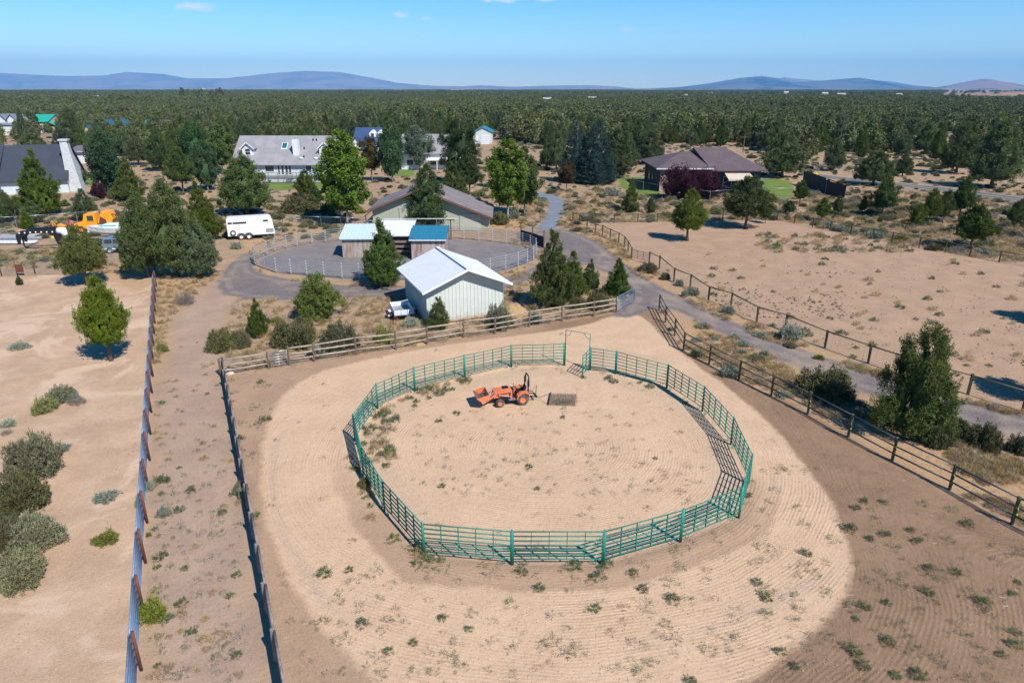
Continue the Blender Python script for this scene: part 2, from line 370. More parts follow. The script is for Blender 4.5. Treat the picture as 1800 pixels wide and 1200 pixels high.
    f_arena = k.math('MULTIPLY', furrow(A('fur2'), .17, .6), k.math('MULTIPLY', k.math('MULTIPLY', k.ss(A('d_arena'), .2, 1.0), k.math('SUBTRACT', 1.0, k.ss(A('d_track'), -.2, .1))), patch))
    f_al = k.math('MULTIPLY', furrow(A('fur3'), .2, .3), k.math('MULTIPLY', k.ss(A('d_alley'), 1.0, 2.2), .5))
    fur = k.math('ADD', k.math('ADD', f_track, f_arena), f_al)
    # furrow bottoms are coloured darker
    c = k.mix(k.math('MULTIPLY', k.ss(fur, .15, -.95), .2), c, k.mix(1.0, c, (.66, .62, .6), 'MULTIPLY'))
    lump = k.noise(pos, 2.2, 5, .7); rocky = k.noise(pos, 16, 3, .8)
    h = k.math('ADD', k.math('MULTIPLY', fur, .008), k.math('ADD', k.math('MULTIPLY', lump, .06), k.math('MULTIPLY', rocky, .022)))
    bp = k.n('ShaderNodeBump'); bp.inputs['Strength'].default_value = .85; bp.inputs['Distance'].default_value = 1.0; k.l(h, bp.inputs['Height'])
    b = k.n('ShaderNodeBsdfPrincipled'); b.inputs['Roughness'].default_value = .95; b.inputs['Specular IOR Level'].default_value = .1
    k.l(c, b.inputs['Base Color']); k.l(bp.outputs[0], b.inputs['Normal']); k.l(b.outputs[0], out.inputs[0])
    return m
MG = ground_material()

# ---------------------------------------------------------------- the ground sheet, cut along the edges of its regions
def build_ground():
    nr = 560; a = np.exp(np.linspace(math.log(9.0), math.log(440.0+25), nr)); Yr = a - 25 + 8
    nc = 520; cx = np.linspace(-1.35, 1.35, nc)
    YY, CC = np.meshgrid(Yr, cx, indexing='ij'); XX = CC*(YY + 22)
    X = XX.ravel().copy(); Y = YY.ravel().copy()
    regs = [('highway', [HIGHWAY]), ('lawn', LAWNS), ('asphalt_driveway', [DRIVE]), ('gravel_pen_floor', [REAR]), ('gravel_road', [GRAVEL]),
            ('round_pen_floor', [PEN]), ('sand_track', [TRACK]), ('arena_dirt', [ARENA]), ('paddock_dirt', [LEFTPAD]), ('pasture_dirt', [RIGHTPAD]), ('dirt_lane', [ALLEY])]
    cell = .6*(Y+22)*2.7/nc
    for name, polys in reversed(regs):
        d = np.max([sdf(X, Y, p) for p in polys], axis=0); e = .02
        near = np.abs(d) < cell*.75; xs, ys = X[near], Y[near]
        gx = (np.max([sdf(xs+e, ys, p) for p in polys], axis=0)-d[near])/e; gy = (np.max([sdf(xs, ys+e, p) for p in polys], axis=0)-d[near])/e
        g = np.sqrt(gx*gx+gy*gy)+1e-6
        lim = cell[near]*.75
        st = np.clip(d[near], -lim, lim)*.8
        X[near] -= st*gx/g; Y[near] -= st*gy/g
    D = {n: np.max([sdf(X, Y, p) for p in ps], axis=0) for n, ps in regs}
    dry = np.max([sdf(X, Y, p) for p in DRYS], axis=0)
    pc = (1.6, 32.5)
    pen = D['round_pen_floor']; tr = D['sand_track']
    # furrow coordinate: concentric with the pen outside, with an oval swirl inside
    rr = np.sqrt(((X-pc[0])*.92)**2 + ((Y-pc[1])*1.0)**2)
    inside_f = -rr
    wgt = np.clip((pen+1.5)/3.0, 0, 1); fur = np.where(pen > 0, -rr, -rr)
    ang = math.atan2(ARENA[19][1]-ARENA[15][1], ARENA[19][0]-ARENA[15][0])
    e5, e6 = G(1299, 667), G(1570, 810); dx, dy = (e6-e5).xy.normalized()
    line = (X-e5.x)*dy - (Y-e5.y)*dx
    wl = np.clip((X - 14)/8, 0, 1)*np.clip((Y-20)/8, 0, 1); fur2 = tr*(1-wl) + (-line)*wl
    l1, l2 = G(256, 987), G(268, 715); dx, dy = (l2-l1).xy.normalized(); fur3 = (X-l1.x)*dy - (Y-l1.y)*dx
    att = dict(d_track=tr, d_pen=pen, d_arena=D['arena_dirt'], d_left=D['paddock_dirt'], d_right=D['pasture_dirt'], d_alley=D['dirt_lane'], d_gravel=D['gravel_road'],
               d_rear=D['gravel_pen_floor'], d_drive=D['asphalt_driveway'], d_road=D['highway'], d_lawn=D['lawn'], d_dry=dry, fur=fur, fur2=fur2, fur3=fur3,
               d_west=-(X-2)*1.0 + 0*Y, d_front=28-Y, far=np.clip((Y-230)/120, 0, 1))
    # gentle relief outside the graded places
    flat = np.max([D[n] for n in D if n not in ('paddock_dirt', 'pasture_dirt', 'dirt_lane', 'arena_dirt')], axis=0)
    amp = np.clip(-flat/4, 0, 1)
    Z = .045*amp*(np.sin(X*.9+1.3*np.sin(Y*.41))*np.sin(Y*.77+1.1*np.sin(X*.33))) - .02
    # a low shoulder of pushed-up soil around the outside of the pen
    Z += np.where((pen < 0), .09*np.exp(-((pen+.55)/.42)**2), 0)*(np.clip(np.abs(X-1.6-2.8)-1.6, 0, 1) if False else 1)*np.where((np.abs(X-4.4) < 1.6) & (Y > 40), 0, 1)
    V = np.stack([X, Y, Z], 1)
    idx = np.arange(nr*nc).reshape(nr, nc)
    F = np.stack([idx[:-1, :-1].ravel(), idx[:-1, 1:].ravel(), idx[1:, 1:].ravel(), idx[1:, :-1].ravel()], 1)
    fc = {n: D[n][F].mean(1) for n in D}
    owner = np.full(len(F), len(regs))
    for i, (n, _) in reversed(list(enumerate(regs))): owner[fc[n] > 0] = i
    names = [r[0] for r in regs] + ['ground']
    for i, n in enumerate(names):
        sel = F[owner == i]
        if not len(sel): continue
        u, inv = np.unique(sel, return_inverse=True)
        me = np_mesh(n, V[u], inv.reshape(-1, 4), MG, {k_: v[u] for k_, v in att.items()}, smooth=True)
        o = bpy.data.objects.new(n, me); C.objects.link(o); o['kind'] = 'structure'
    return att
build_ground()
# the plain out to the horizon (and behind the camera), butted a little below the near sheet
def far_plain():
    ys = [-400, -60, 20, 200, 440, 900, 1800, 3500, 7000, 14000, 20000, 24600]; xs = [-24000, -16000, -8000, -3000, -1200, -400, 0, 400, 1200, 3000, 8000, 16000, 24000]
    V = []; 
    for y in ys:
        for x in xs: V.append((x, y, -.22))
    n = len(xs); F = [(j*n+i, j*n+i+1, (j+1)*n+i+1, (j+1)*n+i) for j in range(len(ys)-1) for i in range(n-1)]
    m, t, out = nodes_mat('far_scrub'); k = NT(t); pos = k.n('ShaderNodeNewGeometry').outputs['Position']
    c = k.mix(k.ss(k.noise(pos, .03, 5, .7), .4, .6), (.15, .125, .09), (.24, .185, .13))
    b = k.n('ShaderNodeBsdfPrincipled'); b.inputs['Roughness'].default_value = .95; k.l(c, b.inputs['Base Color']); k.l(b.outputs[0], out.inputs[0])
    o = bpy.data.objects.new('plain', np_mesh('plain', np.array(V), np.array(F), m)); C.objects.link(o); o['kind'] = 'structure'
far_plain()

# ---------------------------------------------------------------- distant hills
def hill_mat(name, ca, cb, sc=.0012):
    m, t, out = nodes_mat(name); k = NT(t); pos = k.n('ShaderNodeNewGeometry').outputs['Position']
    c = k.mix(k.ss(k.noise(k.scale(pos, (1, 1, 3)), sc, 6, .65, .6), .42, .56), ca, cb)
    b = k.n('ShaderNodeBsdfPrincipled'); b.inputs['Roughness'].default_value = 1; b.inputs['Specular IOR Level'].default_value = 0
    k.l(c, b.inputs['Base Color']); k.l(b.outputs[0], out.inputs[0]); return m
def hills(name, dist, ridge, mat, dep=.22, seed=1, rough=.06):
    """ridge: list of (px, py) skyline points surveyed at the distance; the body is a real solid range of that depth"""
    rng = np.random.default_rng(seed); px = np.array([r[0] for r in ridge], float); py = np.array([r[1] for r in ridge], float)
    nx, ny = 260, 26; u = np.linspace(px[0], px[-1], nx)
    prof = np.interp(u, px, py); z = []
    for a, b in zip(u, prof):
        v = (600-b)/FP; z.append(max(0, CAMH + dist*(-S_ + v*C_)/(C_ + v*S_)))
    z = np.array(z); V = []; dp = dist*dep
    for j in range(ny):
        s = j/(ny-1)*2-1; fall = max(0, 1-abs(s)**1.6)
        for i in range(nx):
            x = (u[i]-900)/FP/1.066*dist
            nz = 1 + rough*(math.sin(x*.004+j*.9+seed)*math.cos(x*.0017-j*.5) + .6*math.sin(x*.011+j*1.7))*(1-fall)*3
            xx = x*(1+s*dep*.4) ; V.append((xx, dist + s*dp, z[i]*fall*(nz if abs(s) > .05 else 1)))
    F = [(j*nx+i, j*nx+i+1, (j+1)*nx+i+1, (j+1)*nx+i) for j in range(ny-1) for i in range(nx-1)]
    o = bpy.data.objects.new(name, np_mesh(name, np.array(V), np.array(F), mat, smooth=True)); C.objects.link(o); o['kind'] = 'structure'; return o
HM1 = hill_mat('hill_haze_blue', (.014, .03, .04), (.12, .10, .085)); HM2 = hill_mat('hill_brown', (.07, .055, .045), (.28, .17, .14)); HM3 = hill_mat('hill_far', (.15, .14, .13), (.25, .20, .18))  # hills' dark blue and far pale tones put haze into the colour
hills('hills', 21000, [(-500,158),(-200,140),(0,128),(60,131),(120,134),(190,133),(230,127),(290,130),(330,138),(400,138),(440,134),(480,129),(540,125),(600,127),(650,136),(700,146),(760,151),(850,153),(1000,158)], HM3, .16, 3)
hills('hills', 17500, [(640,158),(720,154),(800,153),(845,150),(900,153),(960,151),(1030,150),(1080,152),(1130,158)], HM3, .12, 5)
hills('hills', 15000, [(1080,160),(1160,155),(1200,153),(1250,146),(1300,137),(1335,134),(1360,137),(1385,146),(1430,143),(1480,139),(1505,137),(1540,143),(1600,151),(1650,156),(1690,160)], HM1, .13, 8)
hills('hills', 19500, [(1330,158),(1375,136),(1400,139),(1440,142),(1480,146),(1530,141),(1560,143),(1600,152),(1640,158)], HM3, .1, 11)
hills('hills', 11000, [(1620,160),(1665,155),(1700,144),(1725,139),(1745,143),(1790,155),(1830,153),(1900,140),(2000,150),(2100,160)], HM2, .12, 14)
hills('mesa', 2400, [(1640,174),(1680,166),(1740,162),(1850,160),(2100,159),(2500,162)], hill_mat('mesa_soil', (.36, .2, .13), (.22, .15, .1), .02), .14, 17, .03)
# haze: the summer air between here and the hills
hb = MB().box(-25000, -700, -1.6, 25000, 25500, 900).build('haze', None); hb['kind'] = 'stuff'
hm, ht, ho = nodes_mat('haze_air'); pv = ht.nodes.new('ShaderNodeVolumePrincipled'); pv.inputs['Density'].default_value = 5.8e-5
pv.inputs['Color'].default_value = (.22, .56, 1, 1); pv.inputs['Anisotropy'].default_value = 0; ht.links.new(pv.outputs[0], ho.inputs['Volume']); hb.data.materials.append(hm)

#TAN

#TAN2
# ---------------------------------------------------------------- foliage
L_JUN = leaf_mat('juniper_leaf', (0.040, 0.066, 0.014), (0.100, 0.129, 0.026), (0.137, 0.129, 0.040))
L_JBR = leaf_mat('juniper_leaf_bright', (0.068, 0.097, 0.017), (0.160, 0.189, 0.028), (0.184, 0.169, 0.040))
L_JGR = leaf_mat('juniper_leaf_grey', (0.052, 0.077, 0.028), (0.104, 0.132, 0.048), (0.144, 0.124, 0.057))
L_PINE = leaf_mat('pine_needle', (0.022, 0.044, 0.013), (0.048, 0.077, 0.021))
L_SPR = leaf_mat('spruce_needle', (0.020, 0.048, 0.041), (0.054, 0.092, 0.078))
L_POP = leaf_mat('poplar_leaf', (0.057, 0.100, 0.020), (0.124, 0.172, 0.040), None, .35)
L_DEC = leaf_mat('broadleaf', (0.028, 0.068, 0.028), (0.057, 0.112, 0.040), None, .35)
L_WIL = leaf_mat('willow_leaf', (0.068, 0.095, 0.061), (0.129, 0.156, 0.102), None, .3)
L_RED = leaf_mat('russet_leaf', (0.037, 0.027, 0.012), (0.075, 0.054, 0.020), None, .3)
L_PLUM = leaf_mat('plum_leaf', (0.026, 0.007, 0.016), (0.060, 0.016, 0.028), None, .25)
L_SAGE = leaf_mat('sagebrush_leaf', (0.120, 0.124, 0.072), (0.208, 0.204, 0.112), (0.240, 0.216, 0.144), .15, .85)
L_SILV = leaf_mat('silver_leaf', (0.160, 0.184, 0.132), (0.272, 0.296, 0.224), None, .15, .85)
L_RAB = leaf_mat('rabbitbrush_leaf', (0.096, 0.120, 0.028), (0.200, 0.208, 0.048), (0.280, 0.224, 0.048), .2)
L_OLV = leaf_mat('bitterbrush_leaf', (0.076, 0.080, 0.036), (0.144, 0.140, 0.060), (0.160, 0.128, 0.080), .15, .85)
L_WEED = leaf_mat('weed_leaf', (0.064, 0.092, 0.040), (0.136, 0.168, 0.080), None, .2)
L_DRY = leaf_mat('dry_grass_blade', (0.288, 0.200, 0.096), (0.416, 0.304, 0.160), None, .3)
L_DEAD = leaf_mat('dead_twig', (0.160, 0.132, 0.112), (0.264, 0.224, 0.192), None, 0)
L_FAR = leaf_mat('forest_foliage', (.066, .084, .030), (.138, .150, .055), (.17, .150, .072), .1)
BARK = P('juniper_bark', (.16, .11, .08), .95, col2=(.10, .07, .052), nscale=5, bump=.6, bscale=14, stretch=(3, 3, .6))
BARKG = P('pale_bark', (.42, .4, .34), .9, col2=(.2, .18, .15), nscale=6, bump=.3, stretch=(1, 1, .5))
BARKD = P('grey_stem', (.24, .2, .17), .95, col2=(.15, .12, .1), nscale=8)
def blades(rng, base, axis, length, rad, nb, bl, bw, spread=.7, flat=False, profile='spindle'):
    """one small triangle per blade, nb blades on each tuft. base/axis (n,3), length/rad (n,)"""
    n = len(base); N = n*nb; ax = np.repeat(axis, nb, 0); b = np.repeat(base, nb, 0); L = np.repeat(length, nb); R = np.repeat(rad, nb)
    s = rng.random(N)**.8; r = R*np.sqrt(rng.random(N))
    if profile == 'spindle': r = r*(np.sin(np.clip(s, .02, 1)*PI*.92+.12))
    ref = np.tile(np.array([.31, .52, .79]), (N, 1)); t1 = np.cross(ax, ref); t1 /= np.linalg.norm(t1, axis=1)[:, None]+1e-9; t2 = np.cross(ax, t1)
    th = rng.random(N)*2*PI; rad_d = t1*np.cos(th)[:, None] + t2*np.sin(th)[:, None]
    p = b + ax*(s*L)[:, None] + rad_d*r[:, None]
    d = ax*(1-spread*.5) + rad_d*spread + rng.normal(0, .35, (N, 3)); d /= np.linalg.norm(d, axis=1)[:, None]+1e-9
    q = rng.normal(0, 1, (N, 3)); w_ = np.cross(d, q); w_ /= np.linalg.norm(w_, axis=1)[:, None]+1e-9
    ln = bl*(.6+.8*rng.random(N)); wd = bw*(.6+.8*rng.random(N))
    V = np.empty((N, 3, 3)); V[:, 0] = p - w_*(wd/2)[:, None]; V[:, 1] = p + w_*(wd/2)[:, None]; V[:, 2] = p + d*ln[:, None]
    return V.reshape(-1, 3), np.repeat(np.arange(n), nb*3)
def crown_mesh(name, seed, mat, H, R, z0, prof, nt, nb, tl, tr, bl, bw, up=.95, out_=.55, lobes=.22, holes=.12, inner=.5, spread=.7, layers=0, droop=0, core=True, boughs=6):
    rng = np.random.default_rng(seed); ph = rng.random(8)*2*PI
    s = rng.random(nt*4); Rp = np.interp(s, [p[0] for p in prof], [p[1] for p in prof])
    keep = rng.random(nt*4) < Rp/max(p[1] for p in prof) + .04; s, Rp = s[keep][:nt*2], Rp[keep][:nt*2]; n = len(s)
    az = rng.random(n)*2*PI
    lob = 1 + lobes*(np.sin(3*az+ph[0]+5*s) * .6 + np.sin(5*az+ph[1]-9*s)*.4 + np.sin(2*az + ph[2] + 14*s)*.5)
    hole = np.sin(4*az+ph[3]+11*s)*np.sin(3*az+ph[4]-17*s); ok = (hole < 1-holes*3.2) | (rng.random(n) < .15)
    s, Rp, az, lob = s[ok][:nt], Rp[ok][:nt], az[ok][:nt], lob[ok][:nt]; n = len(s)
    rr = Rp*R*lob*(inner + (1-inner)*rng.random(n)**.6)
    bt = np.zeros(n); off = np.zeros((n, 3))
    if boughs:
        nbg = max(12, n//boughs); own = rng.integers(0, nbg, n); s, Rp, az, lob = s[:nbg][own], Rp[:nbg][own], az[:nbg][own], lob[:nbg][own]
        rr = (Rp*R*lob*(.46+.46*rng.random(nbg)**.5)[own]); bt = rng.random(nbg)[own]
        q = rng.normal(0, 1, (n, 3)); q /= np.linalg.norm(q, axis=1)[:, None]; br = (.085+.085*rng.random(nbg))[own]*R*(.55+.6*Rp)
        off = q*(br*rng.random(n)**.4)[:, None]*np.array([1, 1, 1.25])
    if layers:
        sl = np.round(s*layers)/layers; s = s*.35 + sl*.65
    z = z0 + s*(H-z0-tl*.6)
    base = np.stack([rr*np.cos(az), rr*np.sin(az), z - droop*rr], 1) + off; base[:, 2] = np.maximum(base[:, 2], z0*.8)
    ax = off/(R*.25+1e-6)*.5 + np.stack([np.cos(az)*out_, np.sin(az)*out_, np.full(n, up) + .5*s], 1) + rng.normal(0, .22, (n, 3)); ax /= np.linalg.norm(ax, axis=1)[:, None]
    size = .7+.6*rng.random(n)
    V, ti = blades(rng, base, ax, tl*size, tr*size, nb, bl, bw, spread)
    tone = (rng.random(n)*.6+bt*.4)[ti]*.85 + .15*rng.random(len(ti)//3).repeat(3)
    # rough hull added inside to make crown shadows solid; darker tone paints inner shade
    hn, hm = 15, 11; HV = []; 
    for j in range(hm):
        s_ = j/(hm-1); pr = np.interp(s_, [p[0] for p in prof], [p[1] for p in prof])*R*(.6 if core else 0)
        for i in range(hn):
            a = 2*PI*i/hn; lo = 1 + lobes*(np.sin(3*a+ph[0]+5*s_)*.6+np.sin(5*a+ph[1]-9*s_)*.4+np.sin(2*a+ph[2]+14*s_)*.5); r_ = pr*lo*rng.uniform(.72, 1.22)
            HV.append((r_*math.cos(a), r_*math.sin(a), z0+.12+s_*(H-z0-tl)*.86+rng.uniform(-.1, .1) - droop*r_))
    HV = np.array(HV); tri = []
    for j in range(hm-1):
        for i in range(hn):
            a, b = j*hn+i, j*hn+(i+1) % hn
            for q in ((a, b, b+hn), (a, b+hn, a+hn)):
                if rng.random() > holes*.9: tri.append(q)
    F = np.arange(len(V)).reshape(-1, 3)
    if core: F = np.vstack([F, np.array(tri)+len(V)]); V = np.vstack([V, HV]); tone = np.concatenate([tone, rng.random(len(HV))*.4])
    return np_mesh(name, V, F, mat, {'tone': tone})
def trunk_mesh(name, seed, H, r, bark, nl=7, limb_from=.25, fork=False, lean=.06, R=1.2, limb_up=.8):
    rnd = random.Random(seed); mb = MB(); pts = []; x = y = 0
    for i in range(8):
        pts.append((x, y, -.12 + H*.93*i/7)); x += rnd.uniform(-lean, lean)*H/7*1.5; y += rnd.uniform(-lean, lean)*H/7*1.5
    mb.tube(pts, [r*1.35]+[r*(1-.85*i/7) for i in range(1, 8)], 8)
    for i in range(nl):
        f = limb_from + (.85-limb_from)*i/max(1, nl-1); k = f*7; a = int(k); p = Vector(pts[a]).lerp(Vector(pts[min(7, a+1)]), k-a)
        th = rnd.random()*2*PI; L = R*(1.05-.75*f)*rnd.uniform(.8, 1.1); d = Vector((math.cos(th), math.sin(th), 0))
        rb = r*(1-.8*f)*.55
        mb.tube([p, p+d*L*.45+Vector((0, 0, L*.3*limb_up)), p+d*L*.9+Vector((0, 0, L*.95*limb_up))], [rb, rb*.7, rb*.25], 5)
    return mb.mesh(name, bark, True)
CONE = [(0, .5), (.08, .85), (.2, 1), (.38, .86), (.56, .62), (.72, .38), (.87, .17), (1, .02)]
EGG = [(0, .5), (.08, .8), (.24, 1), (.42, .9), (.58, .7), (.74, .45), (.88, .22), (1, .03)]
OVAL = [(0, .3), (.15, .7), (.35, .95), (.55, 1), (.75, .8), (.9, .45), (1, .1)]
DOME = [(0, .75), (.2, 1), (.5, .95), (.75, .7), (.92, .4), (1, .15)]
SPEC = {}   # kind -> (variants, H, R)
def reg(kind, n, H, R, cr, tk):
    SPEC[kind] = ([(crown_mesh('crown', 100*len(SPEC)+i, *cr[:1], H, R, *cr[1:-1], **cr[-1]), trunk_mesh('trunk', 100*len(SPEC)+i, H, **tk)) for i in range(n)], H, R)
jt = dict(r=.17, bark=BARK, nl=8, R=1.5)
reg('juniper', 4, 6, 1.75, (L_JUN, .15, CONE, 1300, 26, .40, .12, .12, .052, dict(lobes=.28, holes=.13)), dict(r=.15, bark=BARK, nl=8, R=1.4))
reg('juniper_round', 3, 6, 2.2, (L_JBR, 1.35, EGG, 1700, 26, .38, .12, .11, .052, dict(lobes=.2, holes=.1)), jt)
reg('juniper_stem', 4, 6, 1.9, (L_JUN, 1.5, EGG, 1100, 28, .44, .15, .13, .06, dict(lobes=.34, holes=.15)), dict(r=.14, bark=BARK, nl=9, R=1.6, limb_from=.2))
reg('juniper_dense', 4, 6, 2.3, (L_JGR, .7, [(0,.7),(.12,.97),(.28,1),(.48,.82),(.66,.56),(.82,.3),(.93,.14),(1,.03)], 1500, 26, .42, .13, .13, .058, dict(lobes=.22, holes=.1)), jt)
reg('juniper_ragged', 2, 6, 2.3, (L_JUN, .2, [(0,.85),(.15,1),(.35,.82),(.55,.62),(.75,.42),(.9,.2),(1,.05)], 1700, 32, .7, .14, .11, .055, dict(lobes=.35, holes=.26, up=1.0, out_=.5, inner=.25, core=True, boughs=10)), dict(r=.2, bark=BARK, nl=14, R=2.4, limb_from=.05, lean=.1))
reg('juniper_low', 2, 4, 2.0, (L_JBR, .1, DOME, 750, 30, .5, .15, .13, .055, dict(lobes=.35, holes=.14, up=.8)), dict(r=.13, bark=BARK, nl=9, R=1.6, limb_from=.05))
reg('pine', 2, 10, 3.0, (L_PINE, 1.5, [(0,.75),(.2,1),(.45,.85),(.65,.78),(.85,.5),(1,.15)], 620, 40, .8, .34, .24, .08, dict(lobes=.3, holes=.16, up=.35, layers=8, boughs=9)), dict(r=.2, bark=BARK, nl=10, R=2.4, limb_up=.4))
reg('spruce', 2, 10, 3.0, (L_SPR, .2, [(0,.85),(.1,1),(.35,.78),(.6,.5),(.8,.28),(.95,.08),(1,.03)], 900, 32, .75, .2, .22, .075, dict(lobes=.12, holes=.06, up=.15, out_=1, layers=14, droop=.12, spread=.5, boughs=0)), dict(r=.2, bark=BARKD, nl=6, R=2))
reg('poplar', 3, 10, 2.3, (L_POP, 1.6, OVAL, 680, 34, .8, .36, .19, .17, dict(lobes=.3, holes=.14, up=.9, out_=.5, inner=.25, spread=.9, boughs=5)), dict(r=.14, bark=BARKG, nl=14, R=2.0, limb_up=1.5))
reg('broadleaf', 2, 8, 3.0, (L_DEC, .8, OVAL, 700, 28, .75, .4, .2, .18, dict(lobes=.25, holes=.1, inner=.4, spread=.9)), dict(r=.18, bark=BARKD, nl=9, R=2.3))
reg('willow', 1, 8, 3.0, (L_WIL, 1.0, OVAL, 600, 28, .8, .36, .2, .14, dict(lobes=.3, holes=.16, inner=.3, spread=.9)), dict(r=.14, bark=BARKG, nl=12, R=2.3, limb_up=1.3))
reg('russet', 1, 8, 3.0, (L_RED, 2.2, OVAL, 480, 24, .75, .38, .18, .14, dict(lobes=.25, holes=.1, inner=.4, spread=.9)), dict(r=.16, bark=BARKD, nl=9, R=2.3))
reg('plum', 2, 4, 2.2, (L_PLUM, .1, DOME, 420, 40, 1.1, .28, .15, .09, dict(lobes=.3, holes=.1, up=1.1, out_=.4, inner=.2)), dict(r=.08, bark=BARKD, nl=9, R=1.6, limb_from=.05, limb_up=1.6))
def bush_mesh(name, seed, mat, H, R, nt, nb, bl, bw, tl, upb=.9, zsq=1):
    rng = np.random.default_rng(seed); th = rng.random(nt)*2*PI; ph = np.arccos(1-rng.random(nt)*.98); lob = 1+.22*np.sin(3*th+seed)+.15*np.sin(7*th+2*seed)
    d = np.stack([np.sin(ph)*np.cos(th), np.sin(ph)*np.sin(th), np.cos(ph)], 1)
    rr = (.35+.65*rng.random(nt)**.5)*lob; base = d*np.array([R, R, H*.78])*rr[:, None]*.86; base[:, 2] = np.maximum(base[:, 2]-tl*.35, 0)
    ax = d*np.array([.8, .8, .5]) + np.array([0, 0, upb*.6]) + rng.normal(0, .15, (nt, 3)); ax /= np.linalg.norm(ax, axis=1)[:, None]
    V, ti = blades(rng, base, ax, np.full(nt, tl)*(.7+.6*rng.random(nt)), np.full(nt, tl*.42), nb, bl, bw, .5)
    V[:, 2] = np.maximum(V[:, 2], -.02)
    return np_mesh(name, V, np.arange(len(V)).reshape(-1, 3), mat, {'tone': rng.random(nt)[ti]})
def stems_mesh(name, seed, mat, H, R, n=14, r=.02):
    rnd = random.Random(seed); mb = MB()
    for i in range(n):
        a = rnd.random()*2*PI; t = rnd.uniform(.15, .85); d = Vector((math.cos(a), math.sin(a), 0))
        mb.tube([d*R*.05, d*R*.3*t+Vector((0, 0, H*.3)), d*R*.85*t+Vector((rnd.uniform(-.05, .05), 0, H*.72))], [r*1.3, r, r*.3], 4, False)
    return mb.mesh(name, mat)
BUSH = {}
def regb(kind, n, mat, H, R, *a, stem=True, **k):
    BUSH[kind] = ([(bush_mesh('foliage', 7*i+len(BUSH)*31+3, mat, H, R, *a, **k), stems_mesh('stems', i+50, BARKD, H, R) if stem else None) for i in range(n)], H, R)
regb('sage_big', 3, L_SAGE, 1.5, 1.3, 520, 24, .15, .05, .4)
regb('bitter', 3, L_OLV, 1.5, 1.3, 520, 24, .15, .055, .4)
regb('rabbit', 2, L_RAB, .8, .7, 150, 18, .17, .04, .35)
regb('silver', 3, L_SILV, .8, .75, 150, 18, .15, .045, .34)
regb('dead', 2, L_DEAD, .8, .9, 130, 16, .22, .018, .4)
regb('weed', 3, L_WEED, .34, .32, 34, 20, .075, .022, .2, stem=False, upb=.6)
regb('sprig', 3, L_WEED, .32, .34, 14, 12, .085, .02, .24, stem=False, upb=.4)
regb('twig', 2, L_DEAD, .25, .3, 8, 8, .16, .02, .2, stem=False, upb=.4)
regb('drygrass', 2, L_DRY, .4, .35, 24, 12, .26, .014, .18, stem=False, upb=1.6)

rnd = random.Random(11)
def plant_tree(kind, base, top, width, label, group=None, name=None, var=None):
    """base: (px,py) foot, top: py of the tip, width in px : survey -> metres"""
    p = G(*base); h = max(.8, HZ(p, top)); wd = width*depth(Vector((p.x, p.y, h/2)))/FP
    vs, H0, R0 = SPEC[kind]; cr, tk = vs[rnd.randrange(len(vs)) if var is None else var]
    nm = name or {'poplar': 'poplar_tree', 'broadleaf': 'broadleaf_tree', 'willow': 'willow_tree', 'russet': 'russet_tree', 'plum': 'plum_bush', 'pine': 'pine_tree', 'spruce': 'spruce_tree'}.get(kind, 'juniper_tree')
    sx = wd/2/(R0*1.12)
    t = thing(nm, label, 'bush' if nm == 'plum_bush' else 'tree', (p.x, p.y, -.02), rnd.random()*6.28, group, (sx, sx, h/H0))
    link('trunk', tk, t); link('crown', cr, t); return t
def plant_bush(kind, base, wpx, hpx, label, group=None, name=None):
    p = G(*base); wd = wpx*depth(p)/FP; ang = math.atan2(CAMH, p.y); h = max(.12, (hpx*depth(p)/FP - wd*.42*math.sin(ang))/math.cos(ang)); h = max(h, wd*.3); wd *= .92
    vs, H0, R0 = BUSH[kind]; fo, st = vs[rnd.randrange(len(vs))]
    nm = name or {'sage_big': 'sagebrush', 'bitter': 'bitterbrush', 'rabbit': 'rabbitbrush', 'silver': 'silver_sagebrush', 'dead': 'dead_bush', 'drygrass': 'grass_tuft'}.get(kind, 'weed')
    cat = 'bush' if kind in ('sage_big', 'bitter', 'rabbit', 'silver', 'dead') else 'weed'
    sx = wd/2/(R0*1.1); sc = (sx, sx, h/H0)
    if st is None:
        o = link(nm, fo, None, (p.x, p.y+wd*.3, 0), rnd.random()*6.28, sc); return tag(o, label, cat, group)
    t = thing(nm, label, cat, (p.x, p.y+wd*.3, 0), rnd.random()*6.28, group, sc)
    link('foliage', fo, t); link('stems', st, t); return t

T = plant_tree
T('juniper_round', (195,633), 486, 94, 'bright green juniper with a bare leaning trunk alone in the left paddock', var=0)
T('juniper_round', (154,500), 396, 90, 'broad olive green juniper standing before the black gooseneck trailer', var=1)
T('juniper_dense', (262,486), 336, 100, 'left juniper of the huge clump where the rusty post fence ends')
T('juniper_dense', (312,484), 317, 120, 'tallest juniper in the huge clump at the end of the rusty post fence')
T('juniper_dense', (352,486), 385, 85, 'low right hand juniper of the huge clump above the dirt track')
T('juniper', (360,420), 319, 66, 'pointed juniper rising behind the huge clump, left of the horse trailer')
T('juniper', (675,502), 386, 80, 'thick dark cone shaped juniper in front of the steel panel pen', var=0)
T('juniper_low', (560,560), 482, 86, 'low many-topped bright juniper left of the white shed')
T('juniper', (456,590), 525, 40, 'slim young juniper between two olive bushes near the wood fence', var=1)
T('juniper', (772,580), 517, 42, 'small juniper growing against the front wall of the white shed', var=2)
T('juniper', (972,540), 404, 84, 'tall dark juniper behind the rail fence right of the white shed', var=3)
T('juniper', (1005,528), 440, 56, 'greyer juniper tucked behind the tall one by the rail fence')
T('juniper', (1037,510), 456, 38, 'small bushy juniper beside the gravel road bend')
T('juniper', (1085,522), 455, 52, 'cone shaped juniper next to the open blue gate')
T('juniper_ragged', (1597,760), 573, 150, 'ragged open-branched juniper between the gravel lane and the dark rail fence', var=0)
